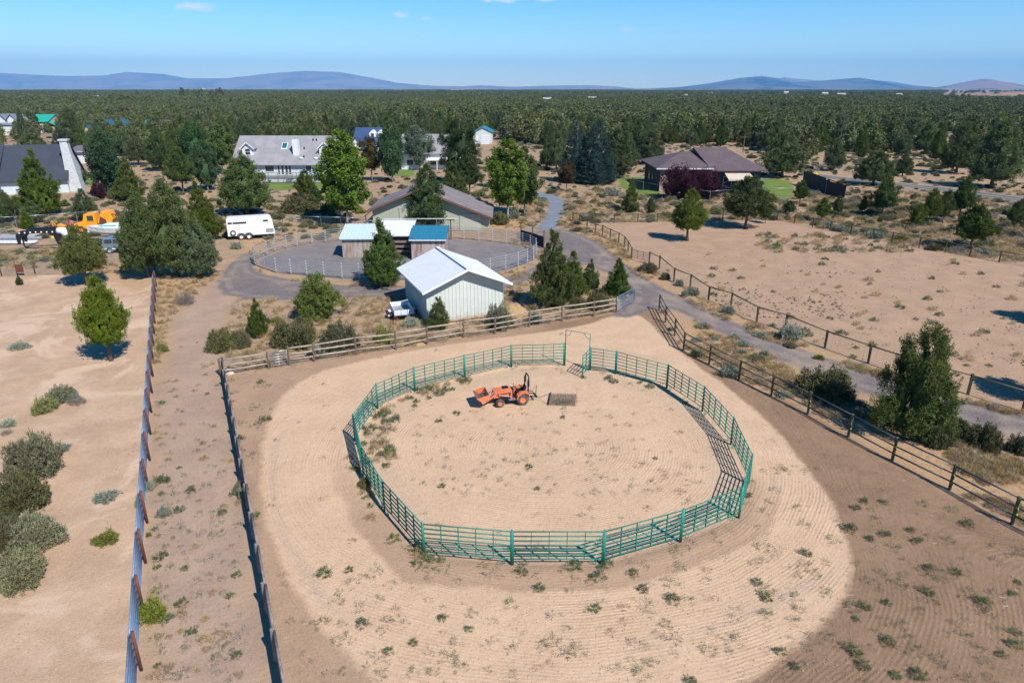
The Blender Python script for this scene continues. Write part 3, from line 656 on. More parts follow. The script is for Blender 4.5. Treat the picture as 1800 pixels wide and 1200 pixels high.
T('juniper_dense', (752,405), 288, 82, 'big juniper in front of the grey green barn')
T('poplar', (610,395), 234, 92, 'tall light green poplar with white trunk left of the barn', var=0)
T('juniper_dense', (436,378), 268, 100, 'big grey green juniper just above the white horse trailer')
T('juniper_stem', (539,352), 298, 38, 'young juniper on the slope below the long grey house, taller of the pair')
T('juniper_stem', (557,367), 326, 30, 'young juniper on the slope below the long grey house, shorter of the pair')
T('juniper', (798,350), 288, 54, 'olive juniper rising behind the barn roof')
T('juniper_stem', (826,342), 275, 46, 'juniper with showing trunk behind the right end of the barn')
T('pine', (808,322), 207, 78, 'dark broad pine right of the second grey roofed house')
T('poplar', (892,385), 245, 72, 'leafy poplar right of the barn, nearest the driveway', var=1)
T('poplar', (922,378), 262, 58, 'shorter poplar on the outside bend of the asphalt driveway', var=2)
T('poplar', (880,330), 262, 40, 'poplar sapling behind the two poplars by the driveway', var=0)
T('willow', (738,298), 222, 56, 'silver grey willow before the second grey roof')
T('russet', (655,318), 240, 52, 'russet brown tree below the blue roofed farmhouse')
T('broadleaf', (690,320), 218, 48, 'very dark green tree between the russet tree and the second grey roof')
T('russet', (995,336), 284, 36, 'small browning tree with a rust coloured crown near the driveway')
T('spruce', (1012,320), 214, 62, 'blue spruce on the left of the two spruces')
T('spruce', (1046,322), 210, 78, 'largest blue spruce with drooping tiers left of the brown hip roofed house')
T('juniper', (1082,312), 224, 66, 'bright juniper beside the blue spruces')
T('juniper_dense', (1096,300), 232, 54, 'second bright juniper close behind the spruce group')
T('juniper_dense', (1140,288), 228, 64, 'broad juniper just left of the brown hip roof')
T('juniper_dense', (978,300), 228, 44, 'olive juniper left of the blue spruces')
T('juniper_dense', (962,295), 248, 34, 'small juniper left of the blue spruces by the sandy drive')
T('juniper_round', (1208,423), 332, 68, 'juniper with a forked trunk in the right paddock', var=2)
T('juniper_stem', (1309,401), 308, 90, 'spreading juniper on a bare trunk at the back fence of the right paddock', var=1)
T('juniper', (1108,373), 314, 32, 'small cone shaped juniper on the dry slope before the brown house')
T('juniper', (1143,375), 342, 18, 'tiny pointed juniper on the dry slope beside the bigger cone')
RT = [(1345,392,356,20),(1386,378,352,24),(1444,390,347,26),(1471,381,343,20),(1515,377,345,20),(1550,382,311,50),(1609,402,357,28),(1631,396,330,34),(1656,392,332,30),(1686,385,311,44),(1704,440,357,72),(1781,402,352,30),(1405,360,316,28),(1546,393,382,9),(1795,380,345,24)]
RL = ['tiny', 'small round', 'small leaning', 'slim', 'thin young', 'large two-lobed', 'low dark', 'middle sized pointed', 'middle sized narrow', 'tall full', 'broad dark spreading', 'outermost right small', 'blue green garden', 'knee high', 'far right slender']
RW = ['behind the corner of the right paddock fence', 'outside the back fence left of the dark shed wall', 'outside the back fence below the dark shed wall', 'just right of the dark lean-to shed', 'standing alone right of the dark lean-to', 'with its trunk showing on the dry grass', 'left of the roadside trio', 'first of the roadside trio', 'second of the roadside trio', 'last of the roadside trio by the highway', 'next to the far fence of the right paddock', 'on dry grass beyond the fence', 'between the lawn and the dark shed wall', 'on the dry ground left of the roadside trio', 'near the highway edge']
for (x, b, tp, wd), a, c in zip(RT, RL, RW): T('juniper_stem', (x, b), tp, wd, f'{a} juniper {c}')
T('broadleaf', (200,345), 234, 72, 'dark blue green broadleaf tree right of the stone chimney')
T('juniper', (76,378), 264, 78, 'pointed golden green juniper in front of the dark roofed house', var=1)
T('juniper_dense', (12,392), 330, 54, 'olive juniper at the picture edge below the dark roofed house')
T('juniper', (50,405), 368, 24, 'little juniper behind the stacked boards')
T('juniper_dense', (152,388), 332, 42, 'round juniper above the orange truck')
T('juniper_dense', (60,392), 350, 42, 'short juniper left of the golden green pointed one')
T('juniper', (232,352), 277, 52, 'dark pointed juniper right of the dark broadleaf tree')
T('juniper_stem', (322,340), 258, 54, 'tree with a pale trunk above the huge juniper clump')
T('broadleaf', (366,335), 250, 50, 'bright green broadleaf tree left of the long grey house')
T('poplar', (392,305), 222, 46, 'slender poplar at the left corner of the long grey house', var=2)
T('plum', (176,350), 318, 22, 'small plum coloured tree beside the garden lawn')
T('plum', (1195,350), 290, 70, 'large plum leaved shrub covering the left wing of the brown house')
T('plum', (1240,348), 296, 60, 'plum leaved shrub right of the larger one by the brown house')
T('broadleaf', (1318,345), 312, 42, 'round green shrub tree at the end of the brown house')
T('juniper_dense', (1374,312), 226, 84, 'big olive gold juniper right of the brown house')
T('juniper_dense', (1464,300), 240, 42, 'dark rounded juniper beyond the highway, left of the roadside')
T('juniper_dense', (1535,325), 262, 74, 'big dark juniper standing over the highway edge')
T('juniper_dense', (1586,310), 268, 34, 'round juniper beyond the highway between two dark ones')
T('juniper_dense', (1680,305), 214, 68, 'tall dark juniper beyond the highway')
T('juniper_dense', (1742,330), 212, 96, 'very large dark juniper behind the yellow road sign')
T('juniper_dense', (66,290), 224, 60, 'olive juniper behind the dark roof and in front of the teal roofs')
T('spruce', (112,290), 226, 40, 'blue grey spruce behind the stone chimney')
T('juniper_dense', (130,265), 186, 54, 'tall juniper right of the bright teal roofed barn')
T('juniper_dense', (47,258), 190, 20, 'juniper between the white garage and the bright teal roof')
T('juniper_dense', (170,285), 224, 38, 'juniper before the tan gabled house')
T('juniper_dense', (245,290), 227, 44, 'golden juniper under the blue green roof')
T('juniper_dense', (282,300), 226, 50, 'olive juniper right of the blue green roof')
T('juniper_dense', (316,290), 208, 44, 'juniper in the row left of the long grey house')
T('broadleaf', (345,290), 215, 46, 'green tree in the row left of the long grey house')
T('juniper_dense', (140,325), 278, 34, 'low juniper at the foot of the stone chimney')
T('juniper_dense', (715,262), 212, 40, 'golden green juniper behind the second grey roof')
T('juniper_dense', (690,265), 210, 36, 'dark juniper right of the blue roofed farmhouse')
T('juniper', (35,500), 484, 14, 'tiny juniper seedling in the left paddock near the wire fence')
T('juniper_stem', (1856,706), 588, 118, 'juniper cut by the right picture edge beside the gravel lane')
T('juniper_stem', (1868,572), 470, 90, 'juniper just past the right edge whose shadow falls into the paddock')
B = plant_bush
BL = [('sage_big',(48,842),100,92,'large round sagebrush with bare grey stems at the left edge of the paddock'),
('bitter',(20,905),100,90,'upper bush of the dense thicket in the left foreground'),('sage_big',(50,972),95,80,'outer right bush of the thicket in the left foreground'),
('bitter',(10,975),90,80,'middle bush of the thicket in the left foreground'),('sage_big',(18,1040),95,80,'lowest bush of the thicket in the left foreground'),
('sage_big',(100,708),52,36,'pale open bush behind the yellow green one in the left paddock'),('rabbit',(70,728),42,32,'yellow green bush in the left paddock'),
('silver',(124,706),28,16,'little silver bush right of the pale open bush'),('dead',(132,712),32,10,'dry grey branches lying by the silver bush'),
('silver',(100,797),36,16,'flat grey green bush beside the large sagebrush'),('silver',(181,882),44,18,'low pale sagebrush midway between thicket and pipe fence'),
('rabbit',(180,958),42,26,'small olive yellow bush below the low pale sagebrush'),('silver',(28,615),36,16,'low silver bush at the upper left of the paddock'),
('silver',(12,752),26,18,'silver bush at the left edge above the large sagebrush'),('dead',(8,765),20,12,'grey dead bush at the left edge'),
('rabbit',(265,1094),46,44,'bright green bush touching the pipe fence in the foreground'),('silver',(285,908),26,20,'round silver bush right of the pipe fence'),
('weed',(281,850),30,18,'green tuft right of the pipe fence above the round silver bush'),('silver',(262,862),18,20,'sage tuft at the foot of a rusty post'),('silver',(243,892),16,20,'sage tuft just left of the pipe fence'),('rabbit',(260,943),10,9,'tiny yellow green tuft by the pipe fence'),
('bitter',(385,620),54,50,'olive bush left in the row above the wood fence'),('bitter',(418,612),44,38,'grey olive bush joined to the left one above the wood fence'),
('bitter',(512,614),90,64,'largest olive bush in the row above the wood fence'),('bitter',(590,618),78,60,'brownish round bush in the row left of the white shed'),
('silver',(555,628),36,22,'pale sage tuft directly behind the wood fence'),('rabbit',(483,570),26,14,'yellow bush behind the largest olive bush'),
('rabbit',(673,606),32,38,'thin green bush behind the fence below the utility trailer'),('silver',(722,576),28,22,'silver bush at the left wall of the white shed'),
('sage_big',(878,580),54,52,'upright grey green bush at the right corner of the white shed'),('silver',(940,570),26,24,'silver bush behind the rail fence below the tall dark juniper'),
('bitter',(1052,545),44,38,'brown green bush behind the rail fence left of the blue gate'),('bitter',(1015,545),34,30,'dim bush at the foot of the dark junipers'),
('dead',(322,537),34,24,'dry grey bush on the tan grass right of the rusty fence'),('rabbit',(283,620),20,20,'thin pale bush beside the rusty fence'),
('silver',(414,438),22,15,'silver bush below the white horse trailer'),('bitter',(520,375),70,38,'wide dull bush on the slope left of the poplar'),('bitter',(575,375),34,22,'dull bush next to the poplar trunk'),
('bitter',(1465,708),112,74,'wide dark bush joined to the ragged juniper on its left'),('bitter',(1655,788),58,62,'dark bush right below the ragged juniper'),
('bitter',(1738,794),70,58,'round olive bush above the dark rail fence'),('bitter',(1800,800),44,44,'bush cut by the right picture edge above the rail fence'),('bitter',(1690,762),46,32,'small bush between two round ones over the rail fence'),
('silver',(1392,600),44,36,'pale blue green sage under a post of the paddock fence'),('silver',(1283,553),24,18,'sage clump on the verge left of the pale blue green one'),
('silver',(1218,520),26,18,'round sage pair on the verge of the gravel lane'),('silver',(1205,522),14,14,'small dark sage left of the round pair'),('silver',(1195,503),16,14,'sagebrush tuft at a post foot on the verge'),('bitter',(1142,480),36,22,'green bush by the farm gate in the paddock fence'),('bitter',(1170,492),20,16,'darker bush below the farm gate'),
('silver',(1284,664),36,26,'sage bush just behind the dark rail fence'),('silver',(1308,610),24,14,'pale tuft between lane and rail fence'),('silver',(1258,598),14,8,'small pale tuft by the bend of the rail fence'),('silver',(1345,628),18,14,'white flowered tuft at the sandy pull-in'),('silver',(1512,735),28,22,'sage clump hidden in shade under the ragged juniper'),
('bitter',(640,860),26,24,'green bush at the outside of the pen, lower left'),('sage_big',(420,868),28,26,'pale bush growing through the grey wood fence'),('silver',(424,880),14,26,'sage shoots under the grey wood fence'),
('bitter',(205,398-48),40,26,'grey bush beside the garden wall'),('bitter',(875,395),50,26,'low shrub at the foot of the poplars'),('silver',(905,385),18,24,'silver bush at the driveway edge'),('rabbit',(842,346),26,12,'yellow shrub behind the barn roof'),('silver',(1078,345),34,16,'silver sage patch in front of the lawn fence'),
('rabbit',(1660,437),30,16,'yellow green bush outside the far paddock fence'),('bitter',(1648,440),34,14,'olive bush at a post of the far paddock fence'),('silver',(1540,420),32,16,'sage outside the far paddock fence'),('silver',(1480,408),26,14,'grey sage at the far fence, left one'),('silver',(1737,448),34,14,'sage outside the far fence under the broad juniper'),('rabbit',(1350,352),28,16,'yellow bush at the end of the lawn'),('rabbit',(1362,355),18,12,'small yellow bush in the garden bed')]
for k_, b_, w_, h_, l_ in BL: B(k_, b_, w_, h_, l_)

#DARK

#LITE
# ---------------------------------------------------------------- forest edge trees (individuals) and the forest beyond (one mass)
def clear_of(x, y, m=0):
    for (ax, ay, bx, by) in KEEPOUT:
        if ax-m < x < bx+m and ay-m < y < by+m: return False
    return True
def boxof(px0, px1, py, d):   # ground box from front px span, base row and depth in metres
    a, b = G(px0, py), G(px1, py); return (min(a.x, b.x)-2, a.y-4, max(a.x, b.x)+2, a.y+d)
lo_ = lambda b: (b[0]-2, b[1]-70, b[2]+4, b[3])
KEEPOUT = [boxof(395, 600, 318, 16), boxof(-80, 125, 345, 18), boxof(1125, 1345, 335, 20), boxof(640, 870, 408, 20), lo_(boxof(0, 45, 243, 24)), lo_(boxof(66, 100, 238, 20)), lo_(boxof(172, 205, 237, 20)),
           lo_(boxof(247, 285, 234, 16)), boxof(622, 682, 262, 20), boxof(700, 790, 296, 18), boxof(828, 870, 262, 40), boxof(112, 170, 300, 22), boxof(860, 1000, 275, 6)]
FW = SPEC['juniper_dense'][0] + SPEC['juniper'][0]
nF = 0; rnd2 = random.Random(5)
front = [(-100,262),(120,262),(260,290),(400,262),(420,262),(600,258),(700,248),(850,250),(930,262),(1000,262),(1100,268),(1140,258),(1330,262),(1400,292),(1480,282),(1600,285),(1720,285),(1800,290),(1950,300)]
def front_y(px):
    return float(np.interp(px, [f[0] for f in front], [f[1] for f in front]))
edge = []
tries = 0
while len(edge) < 205 and tries < 60000:
    tries += 1
    px = rnd2.uniform(-60, 1860); fy = front_y(px); py = fy - abs(rnd2.gauss(0, 1))*15 - 1
    if py < 205: continue
    p = G(px, py)
    if not clear_of(p.x, p.y, 3): continue
    sparse = px > 1380 or 900 < px < 960
    md = 9.5 if sparse else 5.4
    if any((p.x-q[0])**2+(p.y-q[1])**2 < md*md for q in edge): continue
    if px > 1380 and py > 275 and rnd2.random() < .6: continue
    edge.append((p.x, p.y, px))
GREYC = [v[0] for v in SPEC['juniper_dense'][0]]
SECT = [(100, 'behind the dark roofed house'), (180, 'behind the bright teal roof'), (260, 'near the blue green roof'), (400, 'left of the long grey roof'), (500, 'over the left half of the long grey roof'), (620, 'over the right half of the long grey roof'), (700, 'around the blue roofed farmhouse'), (800, 'behind the second grey roof'), (900, 'around the white shop'), (1000, 'right of the white shop'), (1120, 'behind the blue spruces'), (1250, 'behind the left half of the brown roof'), (1380, 'behind the right half of the brown roof'), (1500, 'across the highway above the black shed'), (1620, 'across the highway, middle stretch'), (1760, 'around the yellow diamond sign'), (9999, 'at the right picture edge')]
side = lambda px: next(t for a, t in SECT if px < a)
side_old = lambda px: ('behind the dark roofed house and the teal roofs' if px < 400 else 'behind the long grey house' if px < 620 else 'behind the farmhouse and the barn' if px < 900 else 'beyond the sandy drive behind the spruces' if px < 1120 else 'behind the brown hip roofed house' if px < 1380 else 'across the highway on the scrubland')
for i, (x, y, px) in enumerate(edge):
    cr, tk = FW[rnd2.randrange(len(FW))]; h = rnd2.uniform(6, 9.6); r = h*rnd2.uniform(.24, .34)
    q_ = (('tall ' if h > 7.8 else 'low ') + ('grey green' if cr in GREYC else 'olive green') + (' slim' if r/h < .29 else ' wide')); t = thing('juniper_tree', f'{q_} juniper {side(px)}', 'tree', (x, y, -.02), rnd2.random()*6.28, f'{q_} junipers {side(px)}', (r/2.1, r/2.1, h/6))
    link('trunk', tk, t); link('crown', cr, t)
# light crowns for the forest mass
def light_crown(seed, H, R, nt, nb):
    rng = np.random.default_rng(seed); s = rng.random(nt*3); Rp = np.interp(s, [0, .12, .3, .6, .85, 1], [.7, .98, 1, .7, .36, .06]); k_ = rng.random(nt*3) < Rp; s, Rp = s[k_][:nt], Rp[k_][:nt]; n = len(s)
    az = rng.random(n)*6.283; rr = R*Rp*(.55+.45*rng.random(n))*(1+.2*np.sin(3*az+seed))
    base = np.stack([rr*np.cos(az), rr*np.sin(az), .2+s*(H-1)], 1); ax = np.stack([np.cos(az)*.6, np.sin(az)*.6, np.ones(n)*.8], 1); ax /= np.linalg.norm(ax, axis=1)[:, None]
    V, ti = blades(rng, base, ax, np.full(n, 1.1), np.full(n, .5), nb, .6, .36, .7)
    hn, hm = 9, 6; HV = np.array([(R*.7*np.interp(j/(hm-1), [0, .12, .3, .6, .85, 1], [.7, .98, 1, .7, .36, .06])*rng.uniform(.75, 1.2)*f(2*PI*i/hn), R*.7*0, 0) for j in range(hm) for i in range(hn) for f in (math.cos,)])
    HV = []  # inner hull added so crowns shade as solid cones, toned darker
    for j in range(hm):
        pr = R*.78*np.interp(j/(hm-1), [0, .12, .3, .6, .85, 1], [.7, .98, 1, .7, .36, .06])
        for i in range(hn): a = 2*PI*i/hn; r_ = pr*rng.uniform(.75, 1.2); HV.append((r_*math.cos(a), r_*math.sin(a), .3+(H-1.2)*j/(hm-1)))
    tri = [q for j in range(hm-1) for i in range(hn) for q in ((j*hn+i, j*hn+(i+1) % hn, (j+1)*hn+(i+1) % hn), (j*hn+i, (j+1)*hn+(i+1) % hn, (j+1)*hn+i))]
    F = np.vstack([np.arange(len(V)).reshape(-1, 3), np.array(tri)+len(V)]); tone = np.concatenate([rng.random(n)[ti], rng.random(len(HV))*.5])
    return np_mesh('forest_crown', np.vstack([V, np.array(HV)]), F, L_FAR, {'tone': tone})
fc = bpy.data.collections.new('forest_crowns')
for i in range(5):
    o = bpy.data.objects.new('forest_crown', light_crown(900+i, 8, 2.5 + .25*(i % 3), 190, 8)); fc.objects.link(o)
def gn_scatter(name, P_, scale, rot, coll, mat=None, idx=None):
    me = bpy.data.meshes.new(name); me.vertices.add(len(P_)); me.vertices.foreach_set('co', np.asarray(P_, np.float32).ravel())
    for nm, dt, av in (('sc', 'FLOAT_VECTOR', scale), ('ro', 'FLOAT', rot), ('ix', 'INT', idx)):
        a = me.attributes.new(nm, dt, 'POINT')
        if dt == 'FLOAT_VECTOR': a.data.foreach_set('vector', np.asarray(av, np.float32).ravel())
        elif dt == 'INT': a.data.foreach_set('value', np.asarray(av, np.int32))
        else: a.data.foreach_set('value', np.asarray(av, np.float32))
    o = bpy.data.objects.new(name, me); C.objects.link(o); o['kind'] = 'stuff'
    g = bpy.data.node_groups.new(name, 'GeometryNodeTree'); g.interface.new_socket('Geometry', in_out='INPUT', socket_type='NodeSocketGeometry'); g.interface.new_socket('Geometry', in_out='OUTPUT', socket_type='NodeSocketGeometry')
    N = g.nodes.new; gi = N('NodeGroupInput'); go = N('NodeGroupOutput'); m2p = N('GeometryNodeMeshToPoints'); iop = N('GeometryNodeInstanceOnPoints'); ci = N('GeometryNodeCollectionInfo')
    ci.inputs['Collection'].default_value = coll; ci.inputs['Separate Children'].default_value = True; ci.inputs['Reset Children'].default_value = True
    def na(nm, dt):
        n = N('GeometryNodeInputNamedAttribute'); n.data_type = dt; n.inputs['Name'].default_value = nm; return n.outputs['Attribute']
    L = g.links.new; cb = N('ShaderNodeCombineXYZ')
    L(gi.outputs[0], m2p.inputs[0]); L(m2p.outputs[0], iop.inputs['Points']); L(ci.outputs[0], iop.inputs['Instance']); iop.inputs['Pick Instance'].default_value = True
    L(na('ix', 'INT'), iop.inputs['Instance Index']); L(na('sc', 'FLOAT_VECTOR'), iop.inputs['Scale']); L(na('ro', 'FLOAT'), cb.inputs[2]); L(cb.outputs[0], iop.inputs['Rotation'])
    L(iop.outputs[0], go.inputs[0]); md = o.modifiers.new('scatter', 'NODES'); md.node_group = g; return o
def noise2(x, y, s, seed):   # cheap smooth noise
    rng = np.random.default_rng(seed); out = 0
    for k_ in range(5):
        a = rng.random()*6.28; f = s*(.7+rng.random()*1.3); out = out + np.sin((x*math.cos(a)+y*math.sin(a))*f + rng.random()*6.28 + 1.5*np.sin((x*math.sin(a)-y*math.cos(a))*f*.6))
    return out/5
def forest(name, y0, y1, spacing, seed, hs_=(5.5, 9.5), wide=1.0):
    rng = np.random.default_rng(seed); wid = 1.12
    xs = np.arange(-y1*wid, y1*wid, spacing); ys = np.arange(y0, y1, spacing); X, Y = np.meshgrid(xs, ys); X = X.ravel(); Y = Y.ravel()
    X = X + rng.uniform(-.55, .55, len(X))*spacing; Y = Y + rng.uniform(-.55, .55, len(Y))*spacing
    k_ = (np.abs(X) < Y*wid+15); X, Y = X[k_], Y[k_]
    d = Y*C_ + CAMH*S_; px = 900+FP*X/d; py = 600-FP*(Y*S_-CAMH*C_)/d
    fy = np.interp(px, [f[0] for f in front], [f[1] for f in front]); ok = py < fy-8
    # on the right the forest opens up
    dens = np.ones(len(X)); dens[(px > 1380) & (py > 232)] = .3; dens[(px > 1350) & (py > 215) & (py <= 232)] = .65
    gap = (noise2(X, Y, .018, 3) > .34) | (noise2(X, Y, .006, 13) > .5); dens[gap & (px > 1150)] *= .25; dens[gap & (px <= 1150)] *= .25
    far_gap = (noise2(X, Y*1.0, .004, 9) > .05) & (px > 1250) & (Y > 700) & (Y < 2400); dens[far_gap] *= .12
    dens[(px < 350) & (py > 225)] *= .8
    dens[(px > 1300) & (py > 166.5) & (py < 174)] *= .2; dens[(px > 1400) & (py > 186) & (py < 193)] *= .3; dens[(px > 1655) & (py < 180)] *= .03; dens[(px > 940) & (px < 1300) & (py > 176) & (py < 179)] *= .4
    ok &= rng.random(len(X)) < dens
    for (ax, ay, bx, by) in KEEPOUT: ok &= ~((X > ax-1) & (X < bx+1) & (Y > ay-6) & (Y < by+1))
    if y0 < 300:
        E = np.array([(e[0], e[1]) for e in edge])
        dd = np.min((X[:, None]-E[None, :, 0])**2+(Y[:, None]-E[None, :, 1])**2, axis=1); ok &= dd > 16
    X, Y = X[ok], Y[ok]; n = len(X); H = rng.uniform(hs_[0], hs_[1], n)*(1+.35*(noise2(X, Y, .01, 5))); H = np.clip(H, 3.6, 12); W = H*rng.uniform(.85, 1.25, n)*wide
    base = -.15*np.ones(n)
    return gn_scatter(name, np.stack([X, Y, base], 1), np.stack([W/8, W/8, H/8], 1), rng.random(n)*6.28, fc, idx=rng.integers(0, 5, n))
forest('juniper_forest', 150, 620, 6.2, 1)
forest('juniper_forest', 620, 1500, 8.2, 2, wide=1.3)
forest('juniper_forest', 1500, 4200, 15, 3, (5.5, 10.5), 1.8)
# a knoll of taller pines on the skyline at the upper left, and odd tall ones elsewhere
def tall_clump(px0, px1, Y0, n, h0, h1, seed):
    r = np.random.default_rng(seed); Y = Y0+r.uniform(0, 120, n); X = (r.uniform(px0, px1, n)-900)/FP*(Y*C_+6); H = r.uniform(h0, h1, n)
    gn_scatter('pine_grove', np.stack([X, Y, -.1*np.ones(n)], 1), np.stack([H/11, H/11, H/8], 1), r.random(n)*6.28, fc, idx=r.integers(0, 5, n))
tall_clump(322, 398, 900, 22, 13, 19, 5); tall_clump(0, 320, 1100, 14, 11, 14, 6); tall_clump(400, 1400, 1300, 24, 10, 14, 7); tall_clump(1380, 1640, 1500, 12, 10, 13, 8)

# ---------------------------------------------------------------- scrub, weeds, grass
DEV = [PEN, TRACK, ARENA, LEFTPAD, ALLEY, GRAVEL, DRIVE, REAR, RIGHTPAD, HIGHWAY] + LAWNS
def scatter_pts(n, pxr, pyr, test, seed, mind=1.0, maxtry=40):
    r = random.Random(seed); out = []; tr = 0
    while len(out) < n and tr < n*maxtry:
        tr += 1; p = G(r.uniform(*pxr), r.uniform(*pyr))
        if not test(p.x, p.y): continue
        if any((p.x-q.x)**2+(p.y-q.y)**2 < mind*mind for q in out[-400:]): continue
        out.append(p)
    return out, r
wild = lambda x, y: not any(inpoly(x, y, q) for q in DEV) and clear_of(x, y, 1.5)
BK = ['sage_big', 'silver', 'bitter', 'rabbit', 'silver', 'dead', 'sage_big']
def scrub(n, pxr, pyr, where, seed, mind, test=wild, kinds=BK, lo=.6, hi=1.5, zone=''):
    pts, r = scatter_pts(n, pxr, pyr, test, seed, mind)
    words_ = dict(sage_big='grey green sagebrush', silver='pale silvery sagebrush', bitter='dull olive bitterbrush', rabbit='yellow green rabbitbrush', dead='dry leafless bush', drygrass='tan dry grass tuft')
    for p in pts:
        kd = r.choice(kinds); vs, H0, R0 = BUSH[kd]; fo, st = vs[r.randrange(len(vs))]; s = r.uniform(lo, hi)*(.62 if kd in ('sage_big', 'bitter') else .85)
        nm = {'sage_big': 'sagebrush', 'bitter': 'bitterbrush', 'rabbit': 'rabbitbrush', 'silver': 'silver_sagebrush', 'dead': 'dead_bush'}.get(kd, 'weed')
        px_, py_ = proj(p.x, p.y); fx = (px_-pxr[0])/(pxr[1]-pxr[0]); fy = (py_-pyr[0])/(pyr[1]-pyr[0]); sz = 'large ' if s > .55*(lo+hi)*.75 else 'small '
        zn = ('left' if fx < .25 else 'left middle' if fx < .5 else 'right middle' if fx < .75 else 'right') + (' back' if fy < .35 else ' front' if fy > .7 else '')
        t = thing(nm, f'{sz}{words_[kd]} {where}, {zn}', 'bush', p, r.random()*6.28, f'{sz}{words_[kd]}es {where}, {zn}', (s, s, s*.85)); link('foliage', fo, t)
        if st: link('stems', st, t)
scrub(46, (955, 1500), (335, 386), 'on the dry slope before the brown house', 21, 1.6)
scrub(70, (1360, 1830), (352, 450), 'on the grassland outside the right paddock', 22, 1.7)
scrub(26, (1100, 1800), (560, 760), 'along the verges of the gravel lane', 23, 1.6, lambda x, y: inpoly(x, y, DRYS[1]) or inpoly(x, y, DRYS[2]), lo=.35, hi=.8)
scrub(24, (420, 700), (345, 400), 'on the slope below the long grey house', 24, 1.8)
scrub(14, (0, 260), (372, 400), 'along the far side of the vehicle yard', 25, 2.0)
for cx_, cy_ in [(1000, 395), (1020, 400)]: pass
# bush cover too small to pick apart: one object
bc = bpy.data.collections.new('small_bushes')
for kd, i in (('sage_big', 0), ('silver', 0), ('bitter', 0), ('rabbit', 0), ('dead', 0), ('silver', 1)):
    bc.objects.link(bpy.data.objects.new('small_bush', BUSH[kd][0][i][0]))
def cover(name, n, pxr, pyr, test, seed, coll, ncol, lo, hi, flatten=.85, mind=.6):
    pts, r = scatter_pts(n, pxr, pyr, test, seed, mind, 12)
    if not pts: return
    s = np.array([r.uniform(lo, hi) for _ in pts]); gn_scatter(name, np.array([tuple(p) for p in pts]), np.stack([s, s, s*flatten], 1), [r.random()*6.28 for _ in pts], coll, idx=[r.randrange(ncol) for _ in pts])
cover('scrub_cover', 3000, (-60, 1860), (245, 420), wild, 31, bc, 6, .25, .62)
cover('scrub_cover', 1600, (-60, 1860), (222, 300), wild, 32, bc, 6, .5, 1.0)
gc = bpy.data.collections.new('grass_tufts')
for i in range(2): gc.objects.link(bpy.data.objects.new('grass_tuft', BUSH['drygrass'][0][i][0]))
gc.objects.link(bpy.data.objects.new('grass_tuft', BUSH['twig'][0][0][0]))
dryt = lambda x, y: any(inpoly(x, y, q) for q in DRYS) and not any(inpoly(x, y, q) for q in (TRACK, LEFTPAD, REAR, DRIVE))
cover('dry_grass', 4600, (-20, 1840), (335, 950), lambda x, y: dryt(x, y) and float(noise2(x, y, .5, 8)) > -.12, 33, gc, 3, .35, .85, 1, .22)
cover('dry_grass', 2600, (900, 1830), (335, 460), wild, 34, gc, 3, .7, 1.5, .8, .5)
cover('dry_grass', 900, (400, 1130), (500, 660), lambda x, y: wild(x, y), 35, gc, 3, .5, 1.0, 1, .3)
# weeds in the worked dirt: individuals
wc = bpy.data.collections.new('weed_kinds'); WK = []
for kd in ('sprig', 'weed', 'twig', 'drygrass'):
    for i in range(len(BUSH[kd][0])): wc.objects.link(bpy.data.objects.new('weed_kind_%d' % len(WK), BUSH[kd][0][i][0])); WK.append(kd)
def weeds(n, pxr, pyr, where, seed, mind, test, kinds=('sprig', 'weed', 'twig'), lo=.5, hi=1.2, wts=None, stuff=False):
    pts, r = scatter_pts(n, pxr, pyr, test, seed, mind)
    if stuff:
        ks = [r.choices(kinds, wts)[0] if wts else r.choice(kinds) for _ in pts]; s = np.array([r.uniform(lo, hi) for _ in pts])
        gn_scatter('weed_cover', np.array([tuple(p) for p in pts]), np.stack([s, s, s], 1), [r.random()*6.28 for _ in pts], wc, idx=[r.choice([i for i, q in enumerate(WK) if q == kd]) for kd in ks]); return
    wd = dict(weed='leafy green weed', sprig='thin sprawling weed', twig='dry brown weed', drygrass='tan grass tuft')
    for p in pts:
        kd = r.choices(kinds, wts)[0] if wts else r.choice(kinds); vs = BUSH[kd][0]; s = r.uniform(lo, hi)
        sz = '' if kd == 'twig' else ('larger ' if s > (lo+hi)/2 else ''); px_, py_ = proj(p.x, p.y); fx = (px_-pxr[0])/(pxr[1]-pxr[0]); fy = (py_-pyr[0])/(pyr[1]-pyr[0])
        zn = ('left' if fx < .34 else 'middle' if fx < .67 else 'right') + (' back' if fy < .4 else ' front' if fy > .7 else ' centre')
        o = link('weed', vs[r.randrange(len(vs))][0], None, p, r.random()*6.28, (s, s, s)); tag(o, f'{sz}{wd[kd]} {where}, {zn}', 'weed', f'{sz}{wd[kd]}s {where}, {zn}')
notpen = lambda x, y: not inpoly(x, y, PEN)
weeds(62, (620, 1480), (985, 1200), 'on the pale front track', 41, .45, lambda x, y: inpoly(x, y, TRACK) and notpen(x, y), lo=.4, hi=.95, wts=(6, 2, 3))
weeds(26, (1300, 1480), (820, 1100), 'on the right track bend', 42, .6, lambda x, y: inpoly(x, y, TRACK) and notpen(x, y), lo=.45, hi=.9, wts=(6, 1, 3))
weeds(56, (1350, 1800), (1000, 1200), 'in the brown lower right dirt', 43, .5, lambda x, y: not inpoly(x, y, TRACK), lo=.35, hi=.88, wts=(6, 3, 2))
weeds(26, (1480, 1800), (880, 1010), 'in brown dirt below the dark fence', 44, .7, lambda x, y: not inpoly(x, y, TRACK), lo=.5, hi=.9)
weeds(48, (270, 430), (660, 1200), 'in the lane between the fences', 45, .5, lambda x, y: inpoly(x, y, ALLEY), lo=.35, hi=.75)
